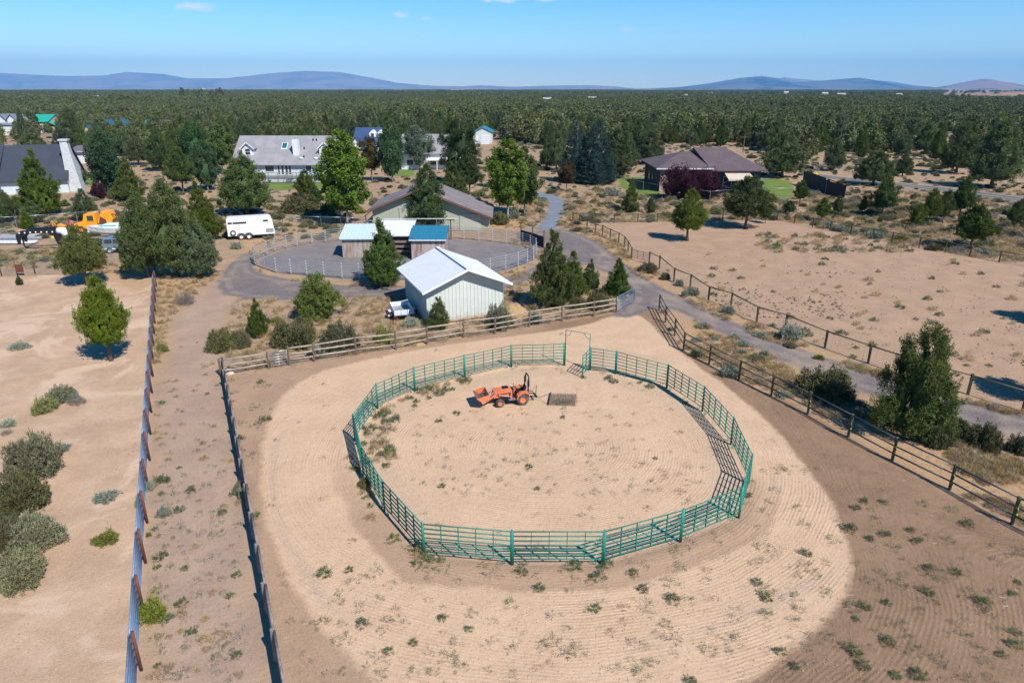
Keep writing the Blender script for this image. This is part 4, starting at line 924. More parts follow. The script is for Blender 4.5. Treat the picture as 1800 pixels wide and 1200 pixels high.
R1 = lambda a, b: (lambda x, y: a < float(sdf(np.array([x]), np.array([y]), PEN)[0]) < b)
weeds(40, (620, 820), (640, 820), 'inside the pen along its left side', 46, .4, R1(.2, 1.7), ('weed', 'sprig', 'drygrass'), .5, 1.15, (5, 1, 3))
weeds(26, (740, 1320), (860, 1035), 'outside the pen along its front', 47, .35, R1(-1.0, -.05), ('weed', 'sprig', 'twig'), .5, 1.0)
weeds(14, (600, 760), (800, 1010), 'outside the pen along its left', 48, .35, R1(-.8, -.05), ('weed', 'sprig', 'drygrass'), .5, 1.1)
weeds(18, (900, 1250), (645, 740), 'along the inside of the pen, back side', 49, .5, R1(.1, 1.5), ('weed', 'sprig', 'twig'), .4, .9, stuff=True)
weeds(120, (720, 1240), (720, 870), 'in the middle of the round pen floor', 50, .5, R1(1.8, 30), ('twig', 'sprig', 'weed'), .35, .65, (6, 2, 1), stuff=True)
weeds(110, (1130, 1830), (440, 660), 'scattered over the right paddock', 51, .9, lambda x, y: inpoly(x, y, RIGHTPAD), ('weed', 'twig', 'drygrass'), .5, 1.2, (3, 3, 2), stuff=True)
weeds(100, (1330, 1600), (412, 445), 'in the green patch at the back of the right paddock', 52, .45, lambda x, y: inpoly(x, y, RIGHTPAD), ('weed', 'sprig', 'drygrass'), .8, 1.6, stuff=True)
weeds(12, (390, 470), (660, 1000), 'between wood fence and pale track', 53, .6, lambda x, y: inpoly(x, y, ARENA) and not inpoly(x, y, TRACK), ('weed', 'sprig'), .6, 1.1)
weeds(14, (560, 700), (1000, 1200), 'on the left track bend', 54, .8, lambda x, y: inpoly(x, y, TRACK), lo=.5, hi=.9)
weeds(260, (380, 1830), (560, 1230), 'x', 70, .3, lambda x, y: inpoly(x, y, ARENA), ('twig', 'sprig'), .2, .55, (3, 2), stuff=True)
weeds(140, (270, 430), (600, 1200), 'x', 71, .2, lambda x, y: inpoly(x, y, ALLEY), ('twig', 'sprig', 'drygrass'), .25, .6, stuff=True)
weeds(260, (380, 460), (650, 1200), 'x', 72, .15, lambda x, y: inpoly(x, y, ALLEY) or inpoly(x, y, ARENA), ('drygrass', 'drygrass', 'sprig'), .3, .9, stuff=True) if False else None
weeds(120, (-20, 110), (440, 472), 'x', 73, .3, wild, ('weed', 'sprig', 'drygrass'), .6, 1.3, (4, 2, 2), stuff=True)
# soil crumbs and stones, too many to count
def crumb(seed):
    r = random.Random(seed); mb = MB(); 
    vs = [(math.cos(a)*r.uniform(.7, 1), math.sin(a)*r.uniform(.7, 1), 0) for a in [i*2*PI/5 for i in range(5)]] + [(math.cos(a+.5)*.5, math.sin(a+.5)*.5, r.uniform(.5, .8)) for a in [i*2*PI/3 for i in range(3)]]
    mb.add(vs, [(0,1,5),(1,6,5),(1,2,6),(2,3,6),(3,7,6),(3,4,7),(4,5,7),(4,0,5),(5,6,7)]); return mb
def stones(name, n, pxr, pyr, test, seed, mat, lo, hi):
    pts, r = scatter_pts(n, pxr, pyr, test, seed, .12, 14); cc = bpy.data.collections.new(name + '_pieces')
    for i in range(3): cc.objects.link(bpy.data.objects.new('stone', crumb(seed+i).mesh('stone', mat)))
    s = np.array([lo*(hi/lo)**r.random() for _ in pts])
    gn_scatter(name, np.array([tuple(p) for p in pts]), np.stack([s, s, s*.8], 1), [r.random()*6.28 for _ in pts], cc, idx=[r.randrange(3) for _ in pts])
M_SOIL = P('soil_clod', (.27, .2, .145), .95, col2=(.38, .28, .2)); M_ROCK = P('lava_rock', (.12, .085, .07), .95, col2=(.2, .145, .11))
stones('soil_crumbs', 4200, (380, 1830), (560, 1230), lambda x, y: inpoly(x, y, ARENA), 61, M_SOIL, .012, .035)
stones('rock_scatter', 230, (1240, 1500), (475, 560), lambda x, y: inpoly(x, y, RIGHTPAD) and float(noise2(x, y, .25, 4)) > -.1, 62, M_ROCK, .06, .22)
stones('rock_scatter', 500, (1130, 1800), (440, 680), lambda x, y: inpoly(x, y, RIGHTPAD), 63, M_ROCK, .03, .1)
stones('rock_scatter', 500, (0, 440), (520, 1200), lambda x, y: inpoly(x, y, LEFTPAD) or inpoly(x, y, ALLEY), 64, M_SOIL, .02, .06)
stones('rock_scatter', 260, (1600, 1830), (790, 930), lambda x, y: inpoly(x, y, DRYS[2]), 65, P('pale_rock', (.30, .25, .20), .9), .02, .05)
# ---------------------------------------------------------------- fences
M_GREEN = P('green_painted_steel', (.007, .155, .11), .6, .05, col2=(.010, .185, .135), nscale=3, spec=.5)
M_GALV = P('galvanized_steel', (.42, .45, .50), .4, .7, col2=(.5, .53, .58), nscale=6)
M_GWHITE = P('pale_clamp_steel', (.62, .66, .72), .5, .3)
M_BLUEP = P('blue_grey_pipe', (.17, .25, .35), .45, .4, col2=(.24, .31, .40), nscale=3)
M_RUST = P('rusty_steel_post', (.16, .055, .032), .85, .2, col2=(.10, .035, .022), nscale=5, bump=.2)
M_WOODG = P('weathered_grey_wood', (.24, .195, .18), .9, col2=(.14, .11, .10), nscale=4, stretch=(1, 1, 1), bump=.3)
M_WOODP = P('pale_weathered_pole', (.36, .30, .25), .85, col2=(.24, .19, .155), nscale=4, bump=.3)
M_POST = P('brown_fence_post', (.15, .10, .065), .9, col2=(.09, .065, .045), nscale=6, bump=.3)
M_DARKR = P('dark_pipe_rail', (.05, .055, .075), .45, .4, col2=(.08, .085, .10), nscale=3)
M_TREAT = P('treated_green_post', (.10, .095, .05), .85, col2=(.06, .055, .035), nscale=5)
M_WIRE = P('wire_mesh', (.25, .24, .22), .5, .6)
M_YEL = P('yellow_insulator', (.85, .62, .03), .4)
def post_mb(p, h, r, n=8, lean=0):
    return MB().tube([p+Vector((0, 0, -.1)), p+Vector((lean, 0, h))], r, n)
# round pen of green steel panels
pen = thing('round_pen', 'green steel panel round pen standing around the orange tractor', 'fence', (0, 0, 0))
PV = [Vector((x, y, 0)) for x, y in PEN]
def panel(parent, a, b, h0, h1, mat, nrail, nstile, rr=.028, rs=.02, feet=True, rail_name='rail'):
    d = (b-a).normalized(); a2 = a + d*.045; b2 = b - d*.045; L = (b2-a2).length
    fr = MB(); fr.tube([a2+Vector((0, 0, .02)), a2+Vector((0, 0, h1))], rr*1.25, 6); fr.tube([b2+Vector((0, 0, .02)), b2+Vector((0, 0, h1))], rr*1.25, 6)
    pn = fr.build('panel', mat, parent, True)
    for k_ in range(nrail):
        z = h0 + (h1-h0)*k_/(nrail-1)
        MB().tube([a2+Vector((0, 0, z)), b2+Vector((0, 0, z))], rr, 6).build(rail_name, mat, pn, True)
    for k_ in range(1, nstile+1):
        q = a2.lerp(b2, k_/(nstile+1)); z0 = h0
        MB().bar(q+Vector((0, 0, z0)), q+Vector((0, 0, h1)), .06, .03, d).build('stile', mat, pn)
    if feet:
        for t in (.09, .91):
            q = a2.lerp(b2, t); MB().tube([q+d*.09+Vector((0, 0, h0)), q+d*.07+Vector((0, 0, .03)), q-d*.07+Vector((0, 0, .03)), q-d*.09+Vector((0, 0, h0))], .016, 5).build('foot', mat, pn, True)
    return pn
for i in range(len(PV)-1): panel(pen, PV[i], PV[i+1], .28, 1.58, M_GREEN, 7, 4 if (PV[i]-PV[i+1]).length > 2.5 else 1)
for p in PV:
    MB().tube([p+Vector((0, 0, 0)), p+Vector((0, 0, 1.66))], .042, 8).build('post', M_GREEN, pen, True)
gl, gr_ = PV[-1], PV[0]
arch = MB(); H_ = 2.6
arch.tube([gl+Vector((.06, 0, 0)), gl+Vector((.06, 0, H_)), gr_+Vector((-.06, 0, H_)), gr_+Vector((-.06, 0, 0))], .032, 6)
gd = (gr_-gl).normalized()
for q, s in ((gl, 1), (gr_, -1)):
    arch.tube([q+gd*s*(.06+.42*(1-math.cos(t)))+Vector((0, 0, H_-.42*(1 - math.sin(t)) if False else H_-.42+.42*math.sin(t)*0)) for t in (0,)] + [q+gd*s*(.06+.4*math.sin(t))+Vector((0, 0, H_-.4*math.cos(t))) for t in (0.0, .4, .8, 1.2, 1.57)][::1], .018, 5)
arch.build('gate_arch', M_GREEN, pen, True)
gend = G(1023, 664); gend.z = 0
panel(pen, gr_+Vector((-.05, -.05, 0)), gend, .22, 1.55, M_GREEN, 6, 1, feet=False).name = 'gate'

# rear pen of galvanised panels
RP = [G(*q) for q in [(632,490),(602,489.5),(570,487),(540,484),(512,482),(486,480),(467,473),(450,467),(447,458),(470,449),(484,442.5),(504,437),(523,433.5),(549,428.5),(573,426),(600,423),(630,421),(662,420),(695,419),(727,419),(759,419.5),(789,420),(816,421),(842,423),(866,425),(890.5,428),(919,432),(932,436),(942,442),(943,450),(938,457),(927,462),(911,468),(889,474),(862,480),(832,485),(800,489),(768,491),(735,492),(700,492.5),(666,492),(632,490)]]
rp = thing('steel_panel_pen', 'galvanised steel panel pen with white clamps around the grey gravel floor', 'fence')
for i in range(len(RP)-1):
    a, b = RP[i], RP[i+1]; d = (b-a).normalized()
    fr = MB(); fr.bar(a+d*.06+Vector((0, 0, 0)), a+d*.06+Vector((0, 0, 1.6)), .05, .05); fr.bar(b-d*.06, b-d*.06+Vector((0, 0, 1.6)), .05, .05)
    pn = fr.build('panel', M_GALV, rp)
    for k_ in range(6): z = .25+1.3*k_/5; MB().bar(a+d*.08+Vector((0, 0, z)), b-d*.08+Vector((0, 0, z)), .035, .05).build('rail', M_GALV, pn)
    if i % 1 == 0:
        cl = MB()
        for k_ in range(5): cl.box(-.06, -.045, .3+.3*k_, .06, .045, .38+.3*k_)
        c_ = cl.build('clamp', M_GWHITE, pn); c_.location = a; c_['kind'] = 'stuff'
# generic rail fence
def rail_fence(name, label, pts, h, rails, rail_r, post_r, mrail, mpost, square=False, wob=0, mesh=False, posts_extra=.06, rail_side=0, cap=None):
    f = thing(name, label, 'fence'); r = random.Random(len(label)+int(h*10))
    for i, p in enumerate(pts):
        hh = h+posts_extra+r.uniform(-.03, .05)
        (MB().box(-post_r, -post_r, -.1, post_r, post_r, hh) if square else MB().tube([(0, 0, -.1), (r.uniform(-.02, .02), 0, hh)], post_r, 8)).build('post', mpost, f).location = p
    for i in range(len(pts)-1):
        a, b = pts[i], pts[i+1]; d = (b-a).normalized(); nrm = Vector((-d.y, d.x, 0))*rail_side
        for z in rails:
            za, zb = z+r.uniform(-wob, wob), z+r.uniform(-wob, wob); m = (a+b)/2+Vector((0, 0, (za+zb)/2-wob*.4))+nrm
            rr = rail_r*r.uniform(.88, 1.12)
            if square: MB().bar(a+nrm+Vector((0, 0, za)), b+nrm+Vector((0, 0, zb)), .04, rail_r*2).build('rail', mrail, f)
            else: MB().tube([a+nrm+Vector((0, 0, za)), m, b+nrm+Vector((0, 0, zb))], [rr, rr*.95, rr*.85], 7).build('rail', mrail, f, True)
        if mesh:
            mb = MB(); L = (b-a).length
            for z in np.arange(.12, h-.05, .17): mb.bar(a+Vector((0, 0, z)), b+Vector((0, 0, z)), .006, .006)
            for t in np.arange(0, L, .5): mb.bar(a+d*t+Vector((0, 0, .1)), a+d*t+Vector((0, 0, h-.05)), .005, .005, d)
            mb.build('wire_mesh', M_WIRE, f)['kind'] = 'stuff'
    return f
def evenly(a, b, step):
    n = max(1, round((b-a).length/step)); return [a.lerp(b, i/n) for i in range(n+1)]
# pipe fence on the left with rusty posts
pa = G(248.5, 1180); pb = G(276, 492); dirn = (pb-pa).normalized(); pa0 = pa - dirn*9
pipe = thing('pipe_fence', 'blue grey pipe fence on rusty brown posts along the left paddock', 'fence'); nrm = Vector((-dirn.y, dirn.x, 0))
fp = []; q = pa0.copy()
while (q-pa0).length < (pb-pa0).length: fp.append(q.copy()); q += dirn*3.02
for p in fp: MB().tube([(0, 0, -.1), (0, 0, 1.62)], .055, 8).build('post', M_RUST, pipe, True).location = p
for i in range(len(fp)-1):
    for z in (.35, .65, .95, 1.22, 1.5):
        MB().tube([fp[i]+nrm*.1+Vector((0, 0, z)), fp[i+1]+nrm*.1+Vector((0, 0, z))], .038, 6).build('rail', M_BLUEP, pipe, True)
    MB().box(-.03, -.08, .3, .03, .05, 1.55).build('rail_bracket', M_BLUEP, pipe).location = fp[i]+nrm*.1
# cross fence of rusty posts and wire
xs_ = [G(272, 474), G(246, 468), G(221, 461), G(186, 465), G(140, 471), G(97, 475), G(62, 481), G(30, 483), G(3, 485), G(-40, 490)]
cf = thing('wire_fence', 'low wire fence on rusty posts below the vehicle yard', 'fence')
for i, p in enumerate(xs_): MB().tube([(0, 0, -.1), (0, 0, 1.5)], .055 if i % 2 == 0 else .03, 7).build('post', M_RUST, cf, True).location = p
for i in range(len(xs_)-1):
    for z in (.3, .6, .9, 1.2, 1.42): MB().tube([xs_[i]+Vector((0, 0, z)), xs_[i+1]+Vector((0, 0, z))], .012, 4).build('wire', M_BLUEP, cf)
sg = G(38, 484); sgn = MB().box(-.38, -.03, .35, .38, .03, 1.15).build('metal_plate', M_RUST); sgn.location = (sg.x, sg.y-.1, 0); tag(sgn, 'rust brown square metal plate hung on the wire fence', 'plate')
# grey wood fence (left side of the arena)
ga, gb = G(388, 627, 1.35), G(493, 1196, 1.35); ga.z = gb.z = 0; gdir = (gb-ga).normalized(); gpts = evenly(ga, gb+gdir*5, 2.5)
wf = rail_fence('wood_rail_fence', 'weathered grey plank fence between the dirt lane and the raked arena', gpts, 1.3, (.4, .72, 1.0, 1.27), .055, .065, M_WOODG, M_WOODG, wob=.02, rail_side=.08)
# pale pole fence across the middle
mp_ = [G(*q) for q in [(389,661),(472.5,647.5)]]
rail_fence('pole_fence', 'short three-rail pole fence section left of the small pipe gate', mp_, 1.15, (.35, .72, 1.12), .06, .07, M_WOODP, M_POST, wob=.03)
mp2 = [G(*q) for q in [(509,641),(552.5,635),(626,622.5),(696,614),(751,604),(815,592.5),(870,586),(930,574),(987.5,564.5),(1043,556),(1082.5,549)]]
rail_fence('pole_fence', 'long pale pole fence in front of the white shed', mp2, 1.3, (.38, .82, 1.25), .065, .075, M_WOODP, M_POST, wob=.04)
def pipe_gate(a, b, h0, h1, n, mat, label, stiles=2):
    g = thing('gate', label, 'gate', a); v = b-a; d = v.normalized()
    MB().tube([(0, 0, h0-.03), (0, 0, h1), tuple(v+Vector((0, 0, h1))), tuple(v+Vector((0, 0, h0-.03)))], .03, 6).build('frame', mat, g, True)
    for k_ in range(n):
        z = h0+(h1-h0)*k_/(n-.0)*1.0; MB().tube([(0, 0, z), tuple(v+Vector((0, 0, z)))], .024, 6).build('rail', mat, g, True)
    for k_ in range(1, stiles+1): q = v*(k_/(stiles+1)); MB().bar(q+Vector((0, 0, h0)), q+Vector((0, 0, h1)), .04, .015, d).build('stile', mat, g)
    return g
pipe_gate(G(476, 647.5), G(506.5, 642), .2, 1.15, 5, M_GALV, 'small steel gate between the two pole fence sections')
pipe_gate(G(1084, 549.5), G(1114, 533), .25, 1.4, 6, M_BLUEP, 'open blue tubular gate at the right end of the pale pole fence')
# dark rail fence of the arena, right side
ep = [G(*q) for q in [(1158.7,545),(1169.7,566),(1186,589.5),(1201.7,615),(1246.7,639),(1299,666.7),(1356,694),(1420,726.5),(1491,767),(1568,809.5),(1669,860),(1779,920),(1905,990),(2050,1080)]]
ef = rail_fence('dark_rail_fence', 'three-rail dark pipe fence on green posts right of the raked arena', ep, 1.3, (.42, .85, 1.3), .042, .08, M_DARKR, M_TREAT, wob=.02, posts_extra=.08, rail_side=.0)
for p in ep[7:13]:
    for z in (.5, .8): MB().box(-.03, -.12, z, .03, -.08, z+.06).build('insulator', M_YEL, ef).location = p
# outer paddock fence: single top rail, wire mesh below
f1 = [G(*q) for q in [(1007,389),(1019.5,394),(1032,402.5),(1046.5,411),(1059,413),(1072.5,420),(1087.5,427),(1097.5,434),(1104,443),(1109.7,454.5)]]
f2 = [G(*q) for q in [(1141,463.5),(1159,472),(1184.5,494.5),(1213,506),(1245,528),(1284.5,540),(1330,566),(1380,580.5),(1450,611),(1526,637.5),(1610,666),(1701,692.5),(1797.5,722),(1905,755)]]
rail_fence('paddock_fence', 'post and top rail fence curving along the gravel road bend', f1, 1.25, (1.22,), .05, .08, M_TREAT, M_TREAT, mesh=True, wob=.02)
rail_fence('paddock_fence', 'post and top rail fence with wire mesh between gravel lane and right paddock', f2, 1.3, (1.27,), .055, .09, M_TREAT, M_TREAT, mesh=True, wob=.02)
pipe_gate(G(1110.5, 455.5), G(1140, 464), .25, 1.15, 5, M_DARKR, 'dark pipe gate in the paddock fence beside the gravel road')
f3 = [G(*q) for q in [(1007,389),(1042,390.5),(1080,391),(1121,391),(1155,390.5),(1192,389.5),(1230,388.5),(1270,387.5),(1305,387.5),(1341,387),(1366,386.5),(1396,393),(1428,399),(1459,405),(1495,412),(1534,419),(1567.5,426),(1615.5,435),(1661,444),(1704,451),(1756,460.5),(1815,471),(1880,484)]]
rail_fence('paddock_fence', 'far post and rail fence closing the back of the right paddock', f3[0:], 1.25, (1.2,), .045, .075, M_TREAT, M_TREAT, mesh=True, wob=.02)
# yard fences in the distance
y1_ = [G(*q) for q in [(-30,402),(30,400),(90,396),(137,392),(190,389),(240,387),(300,384)]]
rail_fence('chain_link_fence', 'thin steel mesh fence behind the vehicle yard', y1_, 1.5, (1.5,), .03, .03, M_GALV, M_GALV, mesh=True)
y2_ = [G(*q) for q in [(498,398),(530,399),(565,400),(600,401),(625,402)]]
rail_fence('chain_link_fence', 'thin steel mesh fence on the slope left of the barn', y2_, 1.5, (1.48,), .03, .04, M_GALV, M_POST, mesh=True)
y3_ = [G(*q) for q in [(1052,320),(1066,321),(1081,325),(1100,330),(1130,338),(1165,345),(1205,350),(1247,356),(1290,352),(1340,350),(1395,350)]]
rail_fence('garden_fence', 'tall thin wire fence around the lawn of the brown house', y3_, 1.9, (1.85,), .02, .035, M_GALV, M_GALV, mesh=True)
y4_ = [G(*q) for q in [(905,242),(940,246),(985,250)]]
rail_fence('board_fence', 'dark board fence right of the white shop', y4_, 1.4, (.5, 1.2), .08, .08, M_POST, M_POST, square=True)
yy = [G(*q) for q in [(836,398),(862,402)]]
y5_ = [G(916, 431), G(937, 438), G(955, 444)]
dk = rail_fence('windbreak_fence', 'black shade cloth fence at the right end of the steel panel pen', [G(916, 424), G(936, 430), G(956, 437)], 1.5, (1.4,), .05, .08, M_TREAT, M_POST, posts_extra=.7)
for a, b in ((G(916, 424), G(936, 430)), (G(936, 430), G(956, 437))): MB().bar(a+Vector((0, .12, .7)), b+Vector((0, .12, .7)), .03, 1.3).build('shade_cloth', P('black_cloth', (.02, .025, .035), .9), dk)
# ---------------------------------------------------------------- buildings
M_WH = P('white_siding', (.50, .525, .48), .6, col2=(.46, .485, .45), nscale=2, dirt=True)
M_WHR = P('white_metal_roof', (.60, .605, .62), .5, .0, col2=(.57, .58, .60), nscale=1.2, spec=.5)
M_LBR = P('light_blue_metal_roof', (.46, .56, .62), .4, .1, col2=(.50, .59, .64), nscale=2)
M_BLR = P('blue_metal_roof', (.02, .15, .235), .45, .1, col2=(.03, .18, .27), nscale=3)
M_TEAL = P('teal_metal_roof', (.02, .34, .25), .4); M_TEAL2 = P('blue_green_metal_roof', (.01, .26, .32), .4); M_TEAL3 = P('dark_teal_roof', (.03, .10, .14), .5)
M_GRN = P('grey_green_siding', (.34, .36, .28), .8, col2=(.28, .30, .24), nscale=3, stretch=(4, 4, .4), dirt=True)
def shingle(name, ca, cb):
    m, t, out = nodes_mat(name); k = NT(t); v = k.n('ShaderNodeTexCoord').outputs['Object']
    c = k.mix(k.ss(k.noise(k.scale(v, (1.5, 5, 5)), 2.2, 3, .7), .3, .7), ca, cb); c = k.mix(k.math('MULTIPLY', k.ss(k.noise(v, .5, 3), .4, .7), .4), c, tuple(x*1.25 for x in ca))
    sp = k.n('ShaderNodeSeparateXYZ'); k.l(v, sp.inputs[0]); row = k.math('SINE', k.math('MULTIPLY', sp.outputs[2], 30))
    bp = k.n('ShaderNodeBump'); bp.inputs['Strength'].default_value = .5; bp.inputs['Distance'].default_value = .02; k.l(row, bp.inputs['Height'])
    b = k.n('ShaderNodeBsdfPrincipled'); b.inputs['Roughness'].default_value = .9; k.l(c, b.inputs['Base Color']); k.l(bp.outputs[0], b.inputs['Normal']); k.l(b.outputs[0], out.inputs[0]); MATS[name] = m; return m
M_SHG = shingle('grey_shingle', (.25, .24, .245), (.18, .17, .18)); M_SHD = shingle('charcoal_shingle', (.035, .042, .06), (.025, .03, .045)); M_SHB = shingle('brown_shingle', (.105, .075, .078), (.065, .045, .05)); M_SHBN = shingle('weathered_barn_shingle', (.20, .17, .165), (.12, .10, .10)); M_SHBL = shingle('blue_shingle', (.03, .06, .14), (.02, .045, .10))
M_GLASS = P('window_glass', (.03, .04, .05), .08, col2=(.05, .06, .07), spec=.8); M_SKYL = P('skylight_glass', (.02, .12, .16), .1, spec=.8)
M_TRIM = P('white_trim', (.66, .67, .67), .5); M_LSID = P('pale_blue_siding', (.52, .57, .58), .6); M_DSID = P('dark_green_siding', (.035, .05, .05), .7); M_TSID = P('tan_siding', (.36, .27, .20), .7)
M_TAN = P('tan_wall', (.50, .36, .26), .8); M_STN = P('grey_stucco_chimney', (.48, .49, .50), .9, col2=(.36, .37, .38), nscale=3, bump=.3)
M_OLDM = P('old_sheet_steel', (.40, .36, .32), .6, .2, col2=(.25, .17, .12), nscale=1.2, stretch=(3, 3, .5)); M_RUSTB = P('rust_streaked_board', (.42, .36, .34), .8, col2=(.20, .12, .10), nscale=1.0, stretch=(3, 3, .4))
M_BLK = P('black_steel', (.012, .013, .016), .4); M_DECK = P('grey_deck_wood', (.20, .19, .20), .8)
def window(parent, x0, z0, x1, z1, y=0, fr=.1, trim=None, glass=None, axis='x', mull=0):
    """a framed window standing proud of a wall that faces -y (axis x) or -x (axis y)"""
    trim = trim or M_TRIM; glass = glass or M_GLASS; mb = MB()
    def bx(m, a0, a1, b0, b1, p0, p1):
        if axis == 'x': m.box(a0, p0, b0, a1, p1, b1)
        else: m.box(p0, a0, b0, p1, a1, b1)
    for (a0, a1, b0, b1) in ((x0-fr, x1+fr, z0-fr, z0), (x0-fr, x1+fr, z1, z1+fr), (x0-fr, x0, z0, z1), (x1, x1+fr, z0, z1)): bx(mb, a0, a1, b0, b1, y-.06, y+.02)
    for i in range(mull): xm = x0+(x1-x0)*(i+1)/(mull+1); bx(mb, xm-.03, xm+.03, z0, z1, y-.045, y+.01)
    f = mb.build('window', trim, parent); g = MB(); bx(g, x0, x1, z0, z1, y-.02, y+.015); g.build('pane', glass, f); return f
def gable(t, W, D, he, hr, wallm, roofm, oh=.4, of=.5, xr=None, trim=M_TRIM, ribs=0, roof_ribs=0, th=.14, back_h=None):
    """ridge along y. x in [0,W], y in [0,D]; xr: ridge position"""
    xr = W/2 if xr is None else xr; hr2 = hr
    wl = MB().prism([(0, 0), (W, 0), (W, he), (xr, hr2), (0, he)], 0, D).build('wall', wallm, t)
    sl = (hr-he)/xr; sr = (hr-he)/(W-xr)
    if ribs:
        rb = MB(); n = int(W/ribs)
        for i in range(n+1):
            x = W*i/n; z = he + (x*sl if x < xr else (W-x)*sr)
            rb.box(x-.025, -.035, .05, x+.025, -.001, z-.02)
        for i in range(int(D/ribs)+1):
            y = D*i/int(D/ribs); rb.box(-.035, y-.025, .05, -.001, y+.025, he-.02); rb.box(W+.001, y-.025, .05, W+.035, y+.025, he-.02)
        o = rb.build('wall_rib', wallm, t); o['kind'] = 'stuff'
    for side in (0, 1):
        x0 = -oh if side == 0 else W+oh; z0 = he - oh*(sl if side == 0 else sr)
        a = (x0, -of, z0+.03); b = (xr, -of, hr+.03); c = (xr, D+of, hr+.03); d = (x0, D+of, z0+.03)
        pts = [a, b, c, d] if side == 0 else [b, a, d, c]
        up = MB(); q = [Vector(v)+Vector((0, 0, th)) for v in pts]; lo = [Vector(v) for v in pts]
        up.add(lo+q, [(0,1,2,3),(7,6,5,4),(0,4,5,1),(1,5,6,2),(2,6,7,3),(3,7,4,0)]); rf = up.build('roof', roofm, t)
        if roof_ribs:
            rr = MB(); n = int((D+2*of)/roof_ribs)
            for i in range(n+1):
                y = -of+.02 + (D+2*of-.04)*i/n; rr.bar((x0, y, z0+.03+th+.004), (xr, y, hr+.03+th+.004), .035, .014)
            o = rr.build('roof_rib', roofm, rf); o['kind'] = 'stuff'
        fa = MB(); s_ = Vector((0, -.012, 0)); fa.bar(Vector(a)+s_+Vector((0, 0, th/2)), Vector(b)+s_+Vector((0, 0, th/2)), .025, th+.05); fa.build('fascia', trim, rf)
    return sl, sr
def gable_x(t, W, D, he, hr, wallm, roofm, oh=.5, oe=.4, th=.16, yr=None, hb=None):
    """ridge along x (seen long side on)"""
    yr = D/2 if yr is None else yr; hb = he if hb is None else hb; sf = (hr-he)/yr; sb = (hr-hb)/(D-yr)
    vs = [(0, 0, 0), (0, D, 0), (0, D, hb), (0, yr, hr), (0, 0, he)]; vs += [(W, y, z) for _, y, z in vs]
    MB().add(vs, [(0,4,3,2,1),(5,6,7,8,9),(0,5,9,4),(4,9,8,3),(3,8,7,2),(2,7,6,1),(0,1,6,5)]).build('wall', wallm, t)
    out = []
    for (y0, z0, y1, z1) in ((-oh, he-oh*sf, yr, hr), (D+oh, hb-oh*sb, yr, hr)):
        lo = [Vector((-oe, y0, z0+.02)), Vector((W+oe, y0, z0+.02)), Vector((W+oe, y1, z1+.02)), Vector((-oe, y1, z1+.02))]; q = [v+Vector((0, 0, th)) for v in lo]
        out.append(MB().add(lo+q, [(0,1,2,3),(7,6,5,4),(0,4,5,1),(1,5,6,2),(2,6,7,3),(3,7,4,0)]).build('roof', roofm, t))
    return sf, out
def at_front(l, r): l, r = G(*l), G(*r); v = r-l; return l, math.atan2(v.y, v.x), v.length
# the white shed
l, a, W_ = at_front((752, 571.5), (884, 554.5)); sh = thing('shed', 'white metal shed with ribbed walls and low gable roof behind the pole fence', 'shed', l, a)
he = HZ(l, 505)-.15; hr_ = he+1.35
gable(sh, W_, 6.9, he, hr_, M_WH, M_WHR, oh=.55, of=.85, xr=W_*.5, ribs=.3, roof_ribs=.45, trim=M_WHR)
MB().bar((W_/2, -.87, hr_+.22), (W_/2, 7.77, hr_+.22), .35, .05).build('ridge_cap', M_WHR, sh)
MB().box(-.03, -.05, -.05, W_+.03, -.003, .12).build('base_board', P('rust_board', (.25, .12, .07), .9), sh)
# shelters in the rear pen (single pitch roofs rising to the back)
def lean_to(name, label, fl, fr, D, hf, hb, wallm, roofm, nrib, open_front=False, gr='run-in shelters in the steel panel pen'):
    l, a, W = at_front(fl, fr); t = thing(name, label, 'shelter', l, a, gr)
    prof = [(0, 0, 0), (0, D, 0), (0, D, hb), (0, 0, hf)]
    if not open_front:
        n = max(2, round(W/1.2))
        for i in range(n):
            x0, x1 = W*i/n, W*(i+1)/n-.015
            MB().box(x0, 0, 0, x1, .05, hf-.02).build('wall_panel', wallm, t)
    else:
        MB().box(0, D*.9, 0, W, D*.95, hb-.05).build('back_wall', wallm, t)
        for z in (.35, .9, 1.45): MB().box(0, .02, z, W, .07, z+.28).build('board', P('brown_plank', (.2, .14, .12), .9), t)
        MB().box(0, -.02, hf-.25, W, .02, hf-.02).build('header', M_BLK, t)
    for x in (0.0, W-.05):
        MB().add([(x, .055, 0), (x, D, 0), (x, D, hb), (x, .055, hf), (x+.05, .055, 0), (x+.05, D, 0), (x+.05, D, hb), (x+.05, .055, hf)], [(0,1,2,3),(7,6,5,4),(0,4,5,1),(1,5,6,2),(2,6,7,3),(3,7,4,0)]).build('side_wall', wallm, t)
    e = .3; s = (hb-hf)/D; lo = [Vector((-.2, -e, hf-e*s+.02)), Vector((W+.2, -e, hf-e*s+.02)), Vector((W+.2, D+e, hb+e*s+.02)), Vector((-.2, D+e, hb+e*s+.02))]; up = [v+Vector((0, 0, .07)) for v in lo]
    rf = MB().add(lo+up, [(0,1,2,3),(7,6,5,4),(0,4,5,1),(1,5,6,2),(2,6,7,3),(3,7,4,0)]).build('roof', roofm, t)
    rr = MB()
    for i in range(nrib+1): x = -.18+(W+.36)*i/nrib; rr.bar((x, -e, hf-e*s+.11), (x, D+e, hb+e*s+.11), .05, .045)
    rr.build('roof_rib', roofm, rf)['kind'] = 'stuff'
    MB().bar((-.2, -e-.02, hf-e*s+.04), (W+.2, -e-.02, hf-e*s+.04), .03, .12).build('fascia', roofm if roofm is not M_BLR else M_TRIM, rf)
    return t
